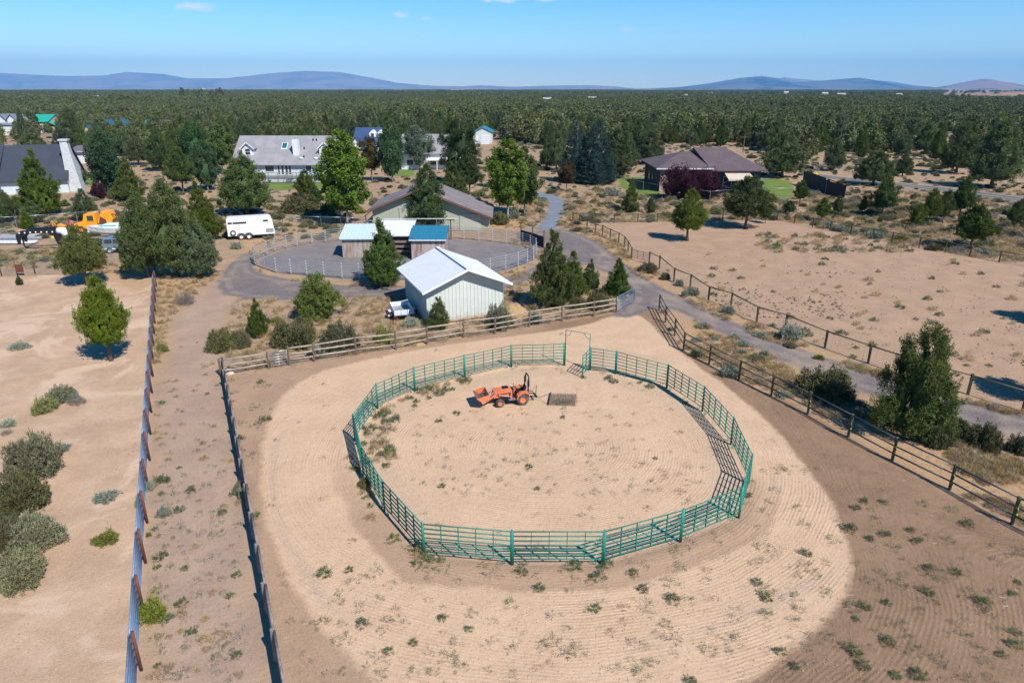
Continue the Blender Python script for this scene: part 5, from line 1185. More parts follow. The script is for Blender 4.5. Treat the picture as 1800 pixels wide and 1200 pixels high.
lean_to('shelter', 'shelter with a pale blue roof and stained grey walls, left of the three', (603, 452.5), (657, 452), 3.6, HZ(G(603, 452.5), 419), HZ(G(603, 452.5), 419)+.75, M_OLDM, M_LBR, 9)
lean_to('shelter', 'open shelter with a white roof between the blue roofed ones', (658, 449), (722, 449), 4.2, 2.35, 3.1, M_RUSTB, M_WHR, 10, True)
lean_to('shelter', 'shelter with a deep blue roof and rust stained walls, right of the three', (724, 456), (783, 456), 3.3, HZ(G(724, 456), 421), HZ(G(724, 456), 421)+.75, M_RUSTB, M_BLR, 11)
hp = G(735, 451); pp = thing('overhead_pipe', 'thin white pipe carried above the shelter roofs on posts', 'pipe', hp + Vector((0, 6.0, 0)))
MB().tube([(-5.5, 0, 3.2), (4.2, 0, 3.25)], .045, 6).build('pipe', M_TRIM, pp)
for x in (-5.4, -1.2, 1.6): MB().tube([(x, 0, 0), (x, 0, 3.2)], .04, 6).build('post', M_GALV, pp)
tp = thing('wood_post', 'brown T-shaped wood post right of the deep blue roof', 'post', G(793, 421)); MB().box(-.08, -.08, 0, .08, .08, 2.6).build('post', M_POST, tp); MB().box(-.5, -.07, 2.45, .5, .07, 2.62).build('crossbar', M_POST, tp).location.y = -.1
# barn
l, a, W_ = at_front((657, 405.5), (860, 405)); bn = thing('barn', 'grey green board barn with a weathered shingle roof behind the shelters', 'barn', l, a)
he = HZ(l, 368); hr_ = HZ(l, 333); sl = (hr_-he)/(W_*.42); D_ = 9.5; xb = W_*.78; zb = hr_-(xb-W_*.42)*sl
bw = [(0, 0), (W_, 0), (W_, HZ(l, 381)), (xb, zb), (W_*.42, hr_), (0, he)]
MB().prism(bw, 0, D_).build('wall', M_GRN, bn)
bat = MB()
for i in range(1, 40):
    x = W_*i/40; z = he+x*sl if x < W_*.42 else (hr_-(x-W_*.42)*sl if x < xb else zb+(HZ(l, 381)-zb)*(x-xb)/(W_-xb)); bat.box(x-.03, -.025, .02, x+.03, -.001, z-.03)
bat.build('batten', M_GRN, bn)['kind'] = 'stuff'
def slab(mb, x0, z0, x1, z1, y0, y1, th=.16):
    lo = [Vector((x0, y0, z0)), Vector((x1, y0, z1)), Vector((x1, y1, z1)), Vector((x0, y1, z0))]; up = [v+Vector((0, 0, th)) for v in lo]; mb.add(lo+up, [(0,1,2,3),(7,6,5,4),(0,4,5,1),(1,5,6,2),(2,6,7,3),(3,7,4,0)]); return mb
zR = HZ(l, 381)
for (x0, z0, x1, z1) in ((-.7, he-.7*sl, W_*.42, hr_), (W_*.42, hr_, xb, zb), (xb, zb, W_+.5, zR-.5*(zb-zR)/(W_-xb))):
    rf = slab(MB(), x0, z0+.02, x1, z1+.02, -.9, D_+.5).build('roof', M_SHBN, bn)
    MB().bar((x0, -.92, z0+.08), (x1, -.92, z1+.08), .03, .24).build('fascia', P('red_brown_fascia', (.13, .07, .05), .8), rf)
for (x0, x1, z1) in ((3.6, 7.0, 2.9), (11.6, 14.4, 2.1)):
    dr = MB().box(x0, -.09, .05, x1, -.04, z1).build('door', P('grey_green_door', (.37, .38, .31), .8, stretch=(3, 3, .5)), bn)
    MB().box(x0-.1, -.1, z1, x1+.1, -.03, z1+.1).build('door_track', M_TRIM if False else M_GRN, dr); MB().box(x1-.25, -.13, 1.1, x1-.2, -.09, 1.35).build('handle', M_BLK, dr)
pn_ = thing('pallet_ramp', 'grey wooden ramp and stock gate left of the barn', 'ramp', G(630, 405))
for i in range(6): MB().box(0+.35*i, .2, .35+.25*i, .3+.35*i, 2.4, .42+.25*i).build('plank', M_WOODG, pn_)
MB().bar((0, .2, .3), (2.2, .2, 1.9), .08, .15).build('stringer', M_WOODG, pn_); MB().bar((0, .1, 1.2), (2.2, .1, 2.8), .06, .1).build('handrail', M_WOODG, pn_)
for x, z in ((0, 1.25), (1.1, 2.0), (2.2, 2.8)): MB().box(x-.05, .05, 0, x+.05, .15, z).build('post', M_WOODG, pn_)
pipe_gate(G(636, 408), G(656, 407), .2, 1.5, 4, M_GALV, 'steel stock gate beside the left wall of the barn')
# long grey roofed house
l, a, W_ = at_front((414, 318), (596, 318)); a = 0; hs1 = thing('house', 'long white house with grey shingle roof, two dormers and a raised deck', 'house', l, a)
he = HZ(l, 286); hr_ = HZ(l+Vector((0, 6.5, 0)), 240)
sf, rfs = gable_x(hs1, W_, 13, he, hr_, M_LSID, M_SHG, oh=.7, oe=.4)
def roofz(y): return he + sf*y
for xd in (G(437, 318).x-l.x, G(572, 318).x-l.x):
    y0 = 1.6; z0 = roofz(y0); wd, hd = 2.3, 2.0
    dm = MB().prism([(xd-wd/2, z0-.2), (xd+wd/2, z0-.2), (xd+wd/2, z0+hd*.75), (xd, z0+hd*1.3), (xd-wd/2, z0+hd*.75)], y0, y0+3.6).build('dormer', M_TRIM, hs1)
    for sx in (-1, 1):
        slab(MB(), xd+sx*(wd/2+.35), z0+hd*.75-.15, xd, z0+hd*1.3+.05, y0-.4, y0+4.2, .12).build('dormer_roof', M_SHG, dm)
        MB().bar((xd+sx*(wd/2+.35), y0-.42, z0+hd*.75-.1), (xd, y0-.42, z0+hd*1.3+.1), .03, .2).build('dormer_fascia', M_TRIM, dm)
    window(dm, xd-.5, z0+.25, xd+.5, z0+hd*.72, y0, .1, mull=0)
    MB().box(xd-.5, y0-.05, z0+.82, xd+.5, y0-.03, z0+.88).build('sash_bar', M_TRIM, dm)
xc = G(521, 318).x-l.x; ch = MB().box(xc-.55, 1.5, roofz(1.2), xc+.55, 2.9, roofz(2)+3.0).build('chimney', M_TRIM, hs1); MB().tube([(xc, 2.2, roofz(2)+3), (xc, 2.2, roofz(2)+3.35)], .22, 10).build('chimney_cap', M_GALV, ch)
xs2 = G(497, 318).x-l.x; y0, y1 = 3.0, 4.5
sk = slab(MB(), xs2-.6, 0, xs2+.6, 0, y0, y1, .16).build('skylight', M_TRIM, hs1); sk.location = (0, 0, 0)
for v in sk.data.vertices: v.co.z += roofz(v.co.y)+.2
g_ = MB().box(xs2-.48, y0+.12, .17, xs2+.48, y1-.12, .19).build('pane', M_SKYL, sk)
for v in g_.data.vertices: v.co.z += roofz(v.co.y)+.2
for px, yy_ in ((545, 5.2), (551, 5.2), (533, 3.1), (536, 1.0)):
    xx = G(px, 318).x-l.x; MB().tube([(xx, yy_, roofz(yy_)), (xx, yy_, roofz(yy_)+.6)], .13, 8).build('roof_vent', M_BLK, hs1)
for px in (532, 557): xx = G(px, 318).x-l.x; MB().lathe([(.45, 0), (.42, .12), (.25, .25), (.02, .3)], (xx, .8, roofz(.8)+.15), 'z', 12).build('sun_tube', P('acrylic_dome', (.6, .75, .85), .1), hs1)
for (pa_, pb_, z0, z1, mu) in ((469, 484, 1.9, 3.1, 0), (491, 494, 1.3, 3.1, 0), (497, 501, 1.3, 3.1, 0), (504, 508, 1.3, 3.1, 0), (510, 514, 1.3, 3.1, 0), (540, 549, 1.9, 3.1, 0), (428, 440, 1.9, 3.0, 1)):
    window(hs1, G(pa_, 318).x-l.x, z0, G(pb_, 318).x-l.x, z1, 0, .13, mull=mu)
dk_ = MB().box(4, -3.2, .95, W_-3, -.02, 1.1).build('deck', M_DECK, hs1); 
for x in np.arange(4.2, W_-3, 1.9): MB().box(x-.06, -3.15, 0, x+.06, -3.05, 2.0).build('deck_post', M_DECK, dk_)
MB().box(4, -3.15, 1.95, W_-3, -3.08, 2.05).build('handrail', M_TSID, dk_); MB().box(4, -3.05, .1, W_-3, -3.0, .93).build('skirting', P('lattice_grey', (.42, .43, .46), .8), dk_)
bal = MB()
for x in np.arange(4.1, W_-3, .28): bal.box(x-.015, -3.12, 1.1, x+.015, -3.09, 1.95)
bal.build('baluster', M_DECK, dk_)['kind'] = 'stuff'
xs3 = G(513, 318).x-l.x
for i in range(5): MB().box(xs3, -3.3-.3*i, .8-.18*i, xs3+1.3, -3.02-.3*i, .86-.18*i).build('stair_tread', M_DECK, dk_)
for x in (xs3-.05, xs3+1.35): MB().bar((x, -3.0, 1.95), (x, -4.6, 1.0), .06, .08).build('stair_rail', P('brown_stair_rail', (.16, .09, .07), .8), dk_)
# two patio loungers in blue on the deck
pt = thing('patio_set', 'blue patio table with chairs on the deck of the long house', 'patio table', l+Vector((G(560, 318).x-l.x, -1.6, 1.1))); MBL = P('blue_plastic', (.03, .16, .33), .4)
MB().tube([(0, 0, .7), (0, 0, .75)], .6, 14).build('table_top', MBL, pt); MB().tube([(0, 0, 0), (0, 0, .7)], .05, 6).build('leg', M_BLK, pt)
for i in range(3):
    t_ = thing('patio_chair', f'blue patio chair on the deck, {["left of", "right of", "in front of"][i]} the patio table', 'chair', l+Vector((G(560, 318).x-l.x + (-1.1, 1.1, 0)[i], -1.6-(0, 0, .9)[i], 1.1)))
    MB().box(-.25, -.25, .38, .25, .25, .44).build('seat', MBL, t_); MB().box(-.25, .22, .45, .25, .27, .95).build('backrest', MBL, t_)
    for sx in (-.2, .2):
        for sy in (-.2, .2): MB().box(sx-.02, sy-.02, 0, sx+.02, sy+.02, .38).build('leg', MBL, t_)
# second grey roof
l, a, W_ = at_front((706, 298), (812, 298)); t = thing('house', 'second grey roofed building half hidden behind the willow and the dark pine', 'house', l)
he2 = HZ(l, 268); hr2 = HZ(l+Vector((0, 6, 0)), 237); sf2, _ = gable_x(t, W_, 12, he2, hr2, M_TRIM, M_SHG, oh=.6)
for px in (716, 730, 757, 772): xx = G(px, 298).x-l.x; window(t, xx, 1.0, xx+1.5, 2.2, 0, .12)
MB().box(G(752, 298).x-l.x, -2.0, 2.2, G(790, 298).x-l.x, -.02, 2.4).build('porch_roof', M_TRIM, t)
for px in (753, 770, 788): xx = G(px, 298).x-l.x; MB().box(xx-.08, -1.9, 0, xx+.08, -1.75, 2.2).build('porch_post', M_TRIM, t)
# blue roofed farmhouse with dormers
l = G(624, 265); W_ = G(681, 265).x-l.x; t = thing('house', 'farmhouse with a dark blue roof and white dormers among the trees', 'house', l)
he3 = HZ(l, 247); hr3 = HZ(l+Vector((0, 6, 0)), 225); sf3, _ = gable_x(t, W_, 12, he3, hr3, M_TRIM, M_SHBL, oh=.8, oe=.5)
for px in (655, 669, 680):
    xd = G(px, 265).x-l.x; y0 = 1.4; z0 = he3+sf3*y0
    dm = MB().prism([(xd-1.0, z0-.3), (xd+1.0, z0-.3), (xd+1.0, z0+1.3), (xd, z0+2.2), (xd-1.0, z0+1.3)], y0, y0+3).build('dormer', M_TRIM, t); window(dm, xd-.45, z0+.1, xd+.45, z0+1.2, y0, .08)
MB().prism([(-1, he3-2.2), (3.0, he3-2.2), (1.0, hr3-2.4)], -2.5, 0).build('front_gable', M_TRIM, t)
for sx in (-1.3, 3.3): slab(MB(), sx, he3-2.5, 1.0, hr3-2.3, -2.9, 3, .15).build('gable_roof', M_SHBL, t)
for px in (663, 668, 673): xx = G(px, 265).x-l.x; window(t, xx, .8, xx+.9, 3.0, 0, .12)
# white shop with blue roof edge
l, a, W_ = at_front((833, 254), (865, 254)); t = thing('shop', 'white metal shop with a blue roof at the edge of the forest', 'shop', l); hs4 = HZ(l, 233); gable(t, W_, 14, hs4, HZ(l, 225), M_WH, M_BLR, oh=.4, of=.3, trim=M_BLR)
dr = MB().box(W_*.4, -.06, .05, W_*.85, -.01, hs4*.8).build('roller_door', M_TRIM, t); MB().box(W_*.05, -.06, .05, W_*.25, -.01, hs4*.7).build('door', M_TRIM, t)
for i in range(1, 5): MB().box(W_*.4, -.075, hs4*.8*i/5-.03, W_*.85, -.062, hs4*.8*i/5+.03).build('door_seam', M_GALV, dr)
# dark roofed house with the stone chimney
l = G(5, 343); W_ = (G(106, 343).x-l.x)*1.02; t = thing('house', 'pale house with a steep charcoal roof and a wide sloping grey chimney', 'house', l, math.radians(18)); he5 = HZ(l, 315); hr5 = HZ(l+Vector((0, 6, 0)), 257)
sf5, _ = gable_x(t, W_, 12, he5, hr5, M_LSID, M_SHD, oh=.7, oe=.35)
gx = thing; wing = MB().box(-9, .8, 0, -.25, 10, he5+1.4).build('side_wing', M_LSID, t); slab(MB(), 0, 0, 1, 0, 0, 1)
wr = MB(); lo = [Vector((-9.4, .2, he5+1.2)), Vector((.2, .2, he5+1.2)), Vector((.2, 6.2, hr5+.35)), Vector((-9.4, 6.2, hr5+.35))]; up = [v+Vector((0, 0, .16)) for v in lo]; wr.add(lo+up, [(0,1,2,3),(7,6,5,4),(0,4,5,1),(1,5,6,2),(2,6,7,3),(3,7,4,0)]).build('wing_roof', M_SHD, wing)
for (x0, x1, z0, z1) in ((3.0, 3.7, 1.5, 2.5), (4.2, 4.9, 1.5, 2.5), (3.0, 3.7, .1, 1.2), (4.2, 4.9, .1, 1.2), (6.0, 7.2, .3, 1.6), (-1.6, -1.1, .6, 1.8)): window(t, x0, z0, x1, z1, 0 if x0 > 0 else .8, .13)
chv = [(W_+.37, 3.0, 0), (W_+2.6, 3.0, 0), (W_+2.6, 5.4, 0), (W_+.37, 5.4, 0), (W_+.37, 3.6, hr5+1.0), (W_+1.5, 3.6, hr5+1.0), (W_+1.5, 5.0, hr5+1.0), (W_+.37, 5.0, hr5+1.0)]
chm = MB().add(chv, [(0,3,2,1),(4,5,6,7),(0,1,5,4),(1,2,6,5),(2,3,7,6),(3,0,4,7)]).build('chimney', M_STN, t); chm.location = (-.6, -2.2, 0); MB().box(W_+.2, 3.4, hr5+1.0, W_+1.7, 5.2, hr5+1.3).build('chimney_cap', M_STN, chm)
MB().box(2.0, -.12, he5-.6, 2.2, -.02, he5-.25).build('wall_lamp', M_BLK, t)
# garage behind the chimney
l, a, W_ = at_front((122, 288), (156, 288)); t = thing('garage', 'low garage with a mauve grey roof and an arched bay behind the chimney', 'garage', l); h6 = HZ(l, 268); gable_x(t, W_, 11, h6, HZ(l+Vector((0, 5.5, 0)), 257), M_LSID, P('mauve_shingle', (.13, .12, .15), .9), oh=.6)
ar_ = MB(); n = 10; prof = [(1.2, .05)] + [(3.2-2.0*math.cos(PI*i/n), 2.0+1.1*math.sin(PI*i/n)) for i in range(n+1)] + [(5.2, .05)]; ar_.prism(prof, -.08, -.02).build('garage_door', M_TRIM, t)
for px in (134, 145): MB().tube([(G(px, 288).x-l.x, 4.5, HZ(l+Vector((0, 4.5, 0)), 262)-.5), (G(px, 288).x-l.x, 4.5, HZ(l+Vector((0, 4.5, 0)), 257))], .18, 8).build('roof_vent', M_BLK, t)
# distant left buildings
def far_house(fl, fr, eave, ridge, D, wall, roof, label, cat='house', gable_front=False, wins=()):
    l, a, W = at_front(fl, fr); t = thing('barn' if cat == 'barn' else 'house' if cat == 'house' else cat.replace(' ', '_'), label, cat, l); he = HZ(l, eave)
    if gable_front: gable(t, W, D, he, HZ(l, ridge), wall, roof, oh=.4, of=.4, trim=roof)
    else: gable_x(t, W, D, he, HZ(l+Vector((0, D/2, 0)), ridge), wall, roof, oh=.5)
    for (a0, a1, z0, z1) in wins: window(t, W*a0, he*z0, W*a1, he*z1, 0, .12)
    return t, l, W, he
t, l, W_, h7 = far_house((-12, 238), (36, 237), 219, 202, 14, M_TRIM, P('slate_roof', (.15, .18, .22), .8), 'big white garage house with two gables at the left picture edge', 'garage')
for px in (7, 25):
    xd = G(px, 238).x-l.x; dm = MB().prism([(xd-2, h7+.6), (xd+2, h7+.6), (xd+2, h7+1.6), (xd, h7+3.6), (xd-2, h7+1.6)], .6, 6).build('front_gable', M_TRIM, t)
    for sx in (-2.5, 2.5): slab(MB(), xd+sx, h7+1.3, xd, h7+3.8, .1, 7, .2).build('gable_roof', MATS['slate_roof'], dm)
for i in range(3):
    x = W_*(.2+.26*i); d_ = MB().box(x, -.08, .05, x+W_*.2, -.02, h7*.72).build('garage_door', P('cream_door', (.7, .68, .64), .6), t)
    for j in range(1, 4): MB().box(x, -.1, h7*.72*j/4-.04, x+W_*.2, -.082, h7*.72*j/4+.04).build('door_seam', M_GALV, d_)
t, l, W_, h8 = far_house((56, 234), (87, 234), 214, 202, 12, M_TAN, M_TEAL, 'tall tan barn with a bright teal roof', 'barn', wins=((.6, .7, .55, .7),))
MB().box(W_, 1, 0, W_+4, 9, h8*.55).build('lean_to', M_TAN, t); slab(MB(), W_-.2, h8*.95, W_+4.6, h8*.5, .4, 9.6, .2).build('lean_to_roof', M_TEAL, t)
MB().box(W_*.55, -.1, .05, W_*.85, -.02, h8*.5).build('barn_door', M_TRIM, t)
far_house((173, 232), (199, 232), 221, 211, 16, M_TAN, M_TEAL3, 'tan gabled house with a dark teal roof between junipers', gable_front=True, wins=((.3, .45, .3, .6), (.6, .75, .3, .6)))
far_house((150, 236), (160, 236), 226, 222, 10, M_TAN, M_TEAL3, 'small tan gable left of the dark teal roof', 'garage', gable_front=True, wins=((.3, .6, .2, .6),))
far_house((249, 228), (283, 228), 224, 212, 12, M_TRIM, M_TEAL2, 'long building with a blue green roof above the junipers', 'barn', wins=((.2, .3, .3, .7), (.6, .7, .3, .7)))
# brown hip roofed house
l = G(1158, 337); W_ = G(1246, 337).x-l.x; hb = thing('house', 'dark brown hip roofed house with a tan awning, left of the highway', 'house', l); he = HZ(l, 297); D_ = 15
def hip(mb, x0, x1, y0, y1, z, zr, r0, r1, th=.2):
    ym = (y0+y1)/2; vs = [(x0, y0, z), (x1, y0, z), (x1, y1, z), (x0, y1, z), (r0, ym, zr), (r1, ym, zr)]
    vs += [(a_, b_, c_+th) for a_, b_, c_ in vs]
    mb.add(vs, [(0,1,2,3),(6,7,11,10),(7,8,11),(8,9,10,11),(9,6,10),(0,6,7,1) if False else (1,7,6,0),(2,8,7,1),(3,9,8,2),(0,6,9,3)]); return mb
MB().box(0, 0, 0, W_, D_, he-.03).build('wall', M_DSID, hb)
MB().box(.02, -.05, 0, W_*.35, -.005, he-.05).build('tan_wall_panel', M_TSID, hb)
hip(MB(), -.9, W_+1.0, -.9, D_+.9, he, HZ(l+Vector((0, D_/2, 0)), 268), 5.5, W_+1.0).build('roof', M_SHB, hb)
MB().bar((-.9, -.93, he+.1), (W_+.3, -.93, he+.1), .03, .18).build('gutter', M_TRIM, hb)
window(hb, 2.6, 1.0, 5.0, 2.9, -.05, .13); 
for y in (2.5, 6, 9.5): window(hb, y, 1.0, y+1.4, 2.6, 0, .1, trim=P('dark_trim', (.08, .11, .11), .6), axis='y')
X0 = W_+.4; W2 = G(1333, 337).x-l.x; he2 = HZ(l, 300); zr2 = HZ(l+Vector((0, 7, 0)), 261)
MB().box(X0, -.4, 0, W2, D_+1, he2-.03).build('wall', M_DSID, hb)
R0 = X0-.6; yr = 7.0; 
rv = [(R0, -1.4, he2), (W2+.8, -1.4, he2), (W2+.8, D_+1.6, he2), (R0, D_+1.6, he2), (R0-1.6, yr, zr2), (G(1286, 337).x-l.x, yr, zr2)]; rv += [(a_, b_, c_+.2) for a_, b_, c_ in rv]
MB().add(rv, [(0,3,2,1),(6,7,11,10),(7,8,11),(8,9,10,11),(9,6,10),(1,7,6,0),(2,8,7,1),(3,9,8,2),(0,6,9,3)]).build('roof', M_SHB, hb)
xe = G(1347, 337).x-l.x
rv = [(W2-6, 3, he2+1.2), (xe, 4, he2+.35), (xe, 12, he2+.35), (W2-6, 12, he2+1.2)]; MB().add(rv+[(a_, b_, c_+.2) for a_, b_, c_ in rv], [(0,1,2,3),(7,6,5,4),(0,4,5,1),(1,5,6,2),(2,6,7,3),(3,7,4,0)]).build('porch_roof', M_SHB, hb)
MB().box(xe-1.0, 3.9, 0, xe-.6, 4.3, he2+.5).build('column', M_TSID, hb)
xa0, xa1 = G(1268, 337).x-l.x, G(1313, 337).x-l.x
aw = MB(); lo = [Vector((xa0, -3.6, he2-1.2)), Vector((xa1, -3.6, he2-1.2)), Vector((xa1-.3, -.45, he2-.15)), Vector((xa0-.1, -.45, he2-.15))]; aw.add(lo+[v+Vector((0, 0, .06)) for v in lo], [(0,1,2,3),(7,6,5,4),(0,4,5,1),(1,5,6,2),(2,6,7,3),(3,7,4,0)])
awo = aw.build('awning', P('tan_canvas', (.52, .42, .33), .8), hb); MB().box(xa0, -3.66, he2-1.4, xa1, -3.61, he2-1.14).build('valance', MATS['tan_canvas'], awo)
for x in (xa0+.1, xa1-.1): MB().bar((x, -3.55, he2-1.25), (x, -.45, he2-2.2), .05, .05).build('awning_arm', M_TRIM, awo)
for x in (X0+2, X0+6): window(hb, x, .9, x+1.4, 2.7, -.4, .1)
# dark lean-to wall right of the lawn
t = thing('shed', 'long black sloping shed wall at the right end of the garden', 'shed', G(1455, 344)); v = G(1410, 325)-G(1455, 344); n_ = 7
for i in range(n_):
    a_, b_ = v*(i/n_), v*((i+1)/n_-.004); h0 = 1.5+1.1*(1-i/n_)*0+1.6
    MB().bar(a_+Vector((0, 0, 1.35)), b_+Vector((0, 0, 1.35)), .08, 2.7).build('wall_panel', P('black_brown_siding', (.03, .025, .022), .8), t)
e = G(1484, 350)-G(1455, 344); MB().bar((0, 0, 1.3), e+Vector((0, 0, 1.1)), .08, 2.4).build('end_wall', MATS['black_brown_siding'], t)
lo = [Vector((0, 0, 2.75)), e+Vector((0, 0, 2.2)), e+v+Vector((0, 0, 2.2)), v+Vector((0, 0, 2.75))]; MB().add(lo+[q+Vector((0, 0, .1)) for q in lo], [(0,1,2,3),(7,6,5,4),(0,4,5,1),(1,5,6,2),(2,6,7,3),(3,7,4,0)]).build('roof', MATS['black_brown_siding'], t)
# white specks: houses far out in the forest
fars = [(232,262-80,14,'pale'),(1045,184,0,0)]
def speck(px, py, wpx, hpx, wall, roof, label):
    l = G(px, py); d = depth(l); W = wpx*d/FP; t = thing('house', label, 'house', l); h = hpx*d/FP
    gable_x(t, W, W*.6, h*.6+4.5, h+4.5, wall, roof, oh=.5)
    window(t, W*.2, h*.2+4.5, W*.35, h*.45+4.5, 0, .2); window(t, W*.6, h*.2+4.5, W*.8, h*.45+4.5, 0, .2)
M_OFFW = P('off_white_wall', (.52, .51, .48), .7)
for (px, py, w_, h_, lb) in [(955, 186, 14, 6, 'pale house showing through the forest above the sandy drive'), (1034, 184, 14, 6, 'white house deep in the forest left of the middle'), (1202, 177, 6, 5, 'small white house far out beneath the long hill'),
        (1445, 172, 10, 5, 'white far house, leftmost above the dark forest band'), (1472, 174, 14, 5, 'wide pale far house on the bare band'), (1495, 196, 14, 6, 'cream building in the middle distance right'), (1532, 195, 8, 5, 'tiny white house right of the cream building'),
        (1575, 176, 10, 6, 'white far house below the middle of the right hills'), (1592, 175, 8, 5, 'white far house close to its twin below the right hills'), (1628, 174, 9, 5, 'white far house left of the red soil mesa'), (1655, 193, 16, 8, 'white two-storey far house right of centre forest gap'), (1590, 193, 14, 6, 'grey far house in the forest gap'),
        (165, 180, 9, 5, 'pale roof deep in the forest upper left'), (350, 161, 10, 4, 'white house under the tallest skyline trees'), (790, 163, 24, 3, 'long pale roof at the forest skyline'), (1683, 196, 12, 5, 'low pale far house right'), (1245, 172, 7, 4, 'pale far house in front of the long hill'),(1378,170,8,5,'off white far house right of the long hill')]:
    speck(px, py, w_, h_, M_OFFW, P('pale_far_roof', (.33, .31, .30), .7), lb)
# power poles beyond
for px, py, tp_, lb in ((965, 250, 208, 'wooden utility pole right of the white shop'), (1306, 268, 236, 'utility pole behind the brown hip roof')):
    p = G(px, py); t = thing('utility_pole', lb, 'pole', p); h = HZ(p, tp_); MB().tube([(0, 0, 0), (0, 0, h)], [.16, .1], 8).build('pole', M_POST, t); MB().box(-1.2, -.08, h-.9, 1.2, .08, h-.75).build('crossarm', M_POST, t)
# ---------------------------------------------------------------- vehicles and small things
M_OR = P('orange_paint', (.62, .125, .035), .5, col2=(.58, .19, .09), nscale=4, spec=.4); M_TYRE = P('tyre_rubber', (.035, .034, .032), .9, col2=(.12, .10, .08), nscale=4); M_SEAT = P('black_vinyl', (.015, .015, .017), .6); M_GREYP = P('grey_plastic', (.16, .16, .17), .6)
M_YELT = P('yellow_orange_paint', (.78, .33, .015), .4, col2=(.66, .24, .015), nscale=2); M_RED = P('red_paint', (.45, .03, .02), .5); M_WP = P('white_vehicle_paint', (.68, .68, .67), .3, col2=(.74, .74, .73), nscale=1, spec=.5)
def wheel(parent, c, R, w, rimm, name='wheel', rim_r=.55):
    t = MB().lathe([(R*rim_r, -w/2), (R*.9, -w/2), (R, -w/2+w*.18), (R, w/2-w*.18), (R*.9, w/2), (R*rim_r, w/2)], (0, 0, 0), 'y', 28)
    o = t.build(name, M_TYRE, parent, True); o.location = c
    MB().lathe([(.01, -w*.28), (R*.2, -w*.3), (R*.25, -w*.2), (R*rim_r*.9, -w*.2), (R*rim_r, -w*.45), (R*rim_r, w*.45), (R*rim_r*.9, w*.2), (R*.2, w*.3), (.01, w*.28)], (0, 0, 0), 'y', 24).build('rim', rimm, o, True)
    tr = MB()
    for i in range(18):
        a_ = 2*PI*i/18; s_ = 1
        for sd in (-1, 1):
            p0 = Vector((math.cos(a_)*R, sd*w*.05, math.sin(a_)*R)); p1 = Vector((math.cos(a_+.14)*R*.99, sd*w*.42, math.sin(a_+.14)*R*.99)); tr.bar(p0, p1, .035*R/.3, .03*R/.3)
    tr.build('tread_lug', M_TYRE, o)['kind'] = 'stuff'
    return o
# compact tractor: local +x is forward
fw, rw = G(877, 715.5), G(915, 711); fv = (fw-rw).normalized(); ang = math.atan2(fv.y, fv.x)
tc_ = rw + Vector((-fv.y, fv.x, 0))*-.5
tc_ = rw + Vector((0, .5, 0)); TS = 1.0
tr = thing('tractor', 'compact orange tractor with front loader and roll bar inside the round pen', 'tractor', (tc_.x, tc_.y, 0), ang, None, (TS, TS, TS))
for sy in (-.47, .47):
    wheel(tr, (0, sy, .36), .36, .30, M_OR); wheel(tr, (1.4, sy*.98, .25), .25, .2, M_OR)
hood = MB(); hp_ = [(.62, .52), (.62, .98), (.9, 1.04), (1.35, 1.0), (1.68, .88), (1.78, .7), (1.76, .48)]
hood.prism(hp_, -.25, .25); ho_ = hood.build('hood', M_OR, tr, bevel=.03)
MB().prism([(1.775, .5), (1.79, .5), (1.80, .7), (1.785, .8), (1.77, .7)], -.2, .2).build('grille', M_BLK, ho_)
MB().box(.95, -.262, .62, 1.4, -.251, .85).build('hood_vent', M_BLK, ho_); MB().box(.8, -.18, 1.04, 1.15, .18, 1.075).build('hood_top_panel', M_BLK, ho_)
for sy in (-.15, .15): MB().lathe([(.06, .03), (.05, .05), (.01, .055)], (1.76, sy, .78), 'x', 12).build('headlight', P('headlight_glass', (.8, .8, .75), .1), ho_)
MB().box(-.35, -.2, .28, 1.5, .2, .52).build('chassis', M_BLK, tr, bevel=.02)
MB().box(.12, -.5, .36, .85, .5, .40).build('footplate', M_GREYP, tr)
MB().box(.12, -.5, .33, .85, -.46, .36).build('footplate_edge', M_OR, tr); MB().box(.5, -.16, .4, .66, .16, .98).build('dashboard', M_BLK, tr)
st = MB(); st.tube([(.55, 0, .92), (.42, 0, 1.06)], .025, 6); sto = st.build('steering_column', M_BLK, tr)
sw = MB(); ring = [(.40+.17*math.cos(a_)*.45, .17*math.sin(a_), 1.08+.17*math.cos(a_)*.9) for a_ in [2*PI*i/16 for i in range(17)]]; sw.tube(ring, .016, 5).tube([ring[0], ring[8]], .012, 4).tube([ring[4], ring[12]], .012, 4); sw.build('steering_wheel', M_BLK, tr)
MB().prism([(-.22, .58), (.25, .58), (.25, .68), (-.14, .68), (-.22, 1.05), (-.34, 1.03)], -.22, .22).build('seat', M_SEAT, tr, bevel=.03)
for sy in (-1, 1):
    y0, y1 = (.30*sy, .63*sy) if sy > 0 else (-.63, -.30)
    pr = [(-.36, .5), (-.42, .62), (-.36, .76), (-.15, .83), (.15, .80), (.34, .66), (.4, .42), (.35, .42), (.28, .62), (.1, .74), (-.15, .77), (-.32, .7), (-.36, .6)]
    MB().prism(pr, y0, y1).build('fender', M_OR, tr)
    MB().box(-.2, min(.30*sy, .22*sy), .4, .2, max(.30*sy, .22*sy), .76).build('fender_inner_panel', M_BLK, tr)
rb = MB(); rb.tube([(-.38, -.36, .5), (-.38, -.36, 1.15), (-.42, -.34, 1.6), (-.42, -.22, 1.74), (-.42, .22, 1.74), (-.42, .34, 1.6), (-.38, .36, 1.15), (-.38, .36, .5)], .045, 8); rb.build('roll_bar', M_BLK, tr, True)
for sy in (-.36, .36): MB().box(-.45, sy-.05, 1.1, -.33, sy+.05, 1.5).build('warning_lamp', M_BLK, tr)
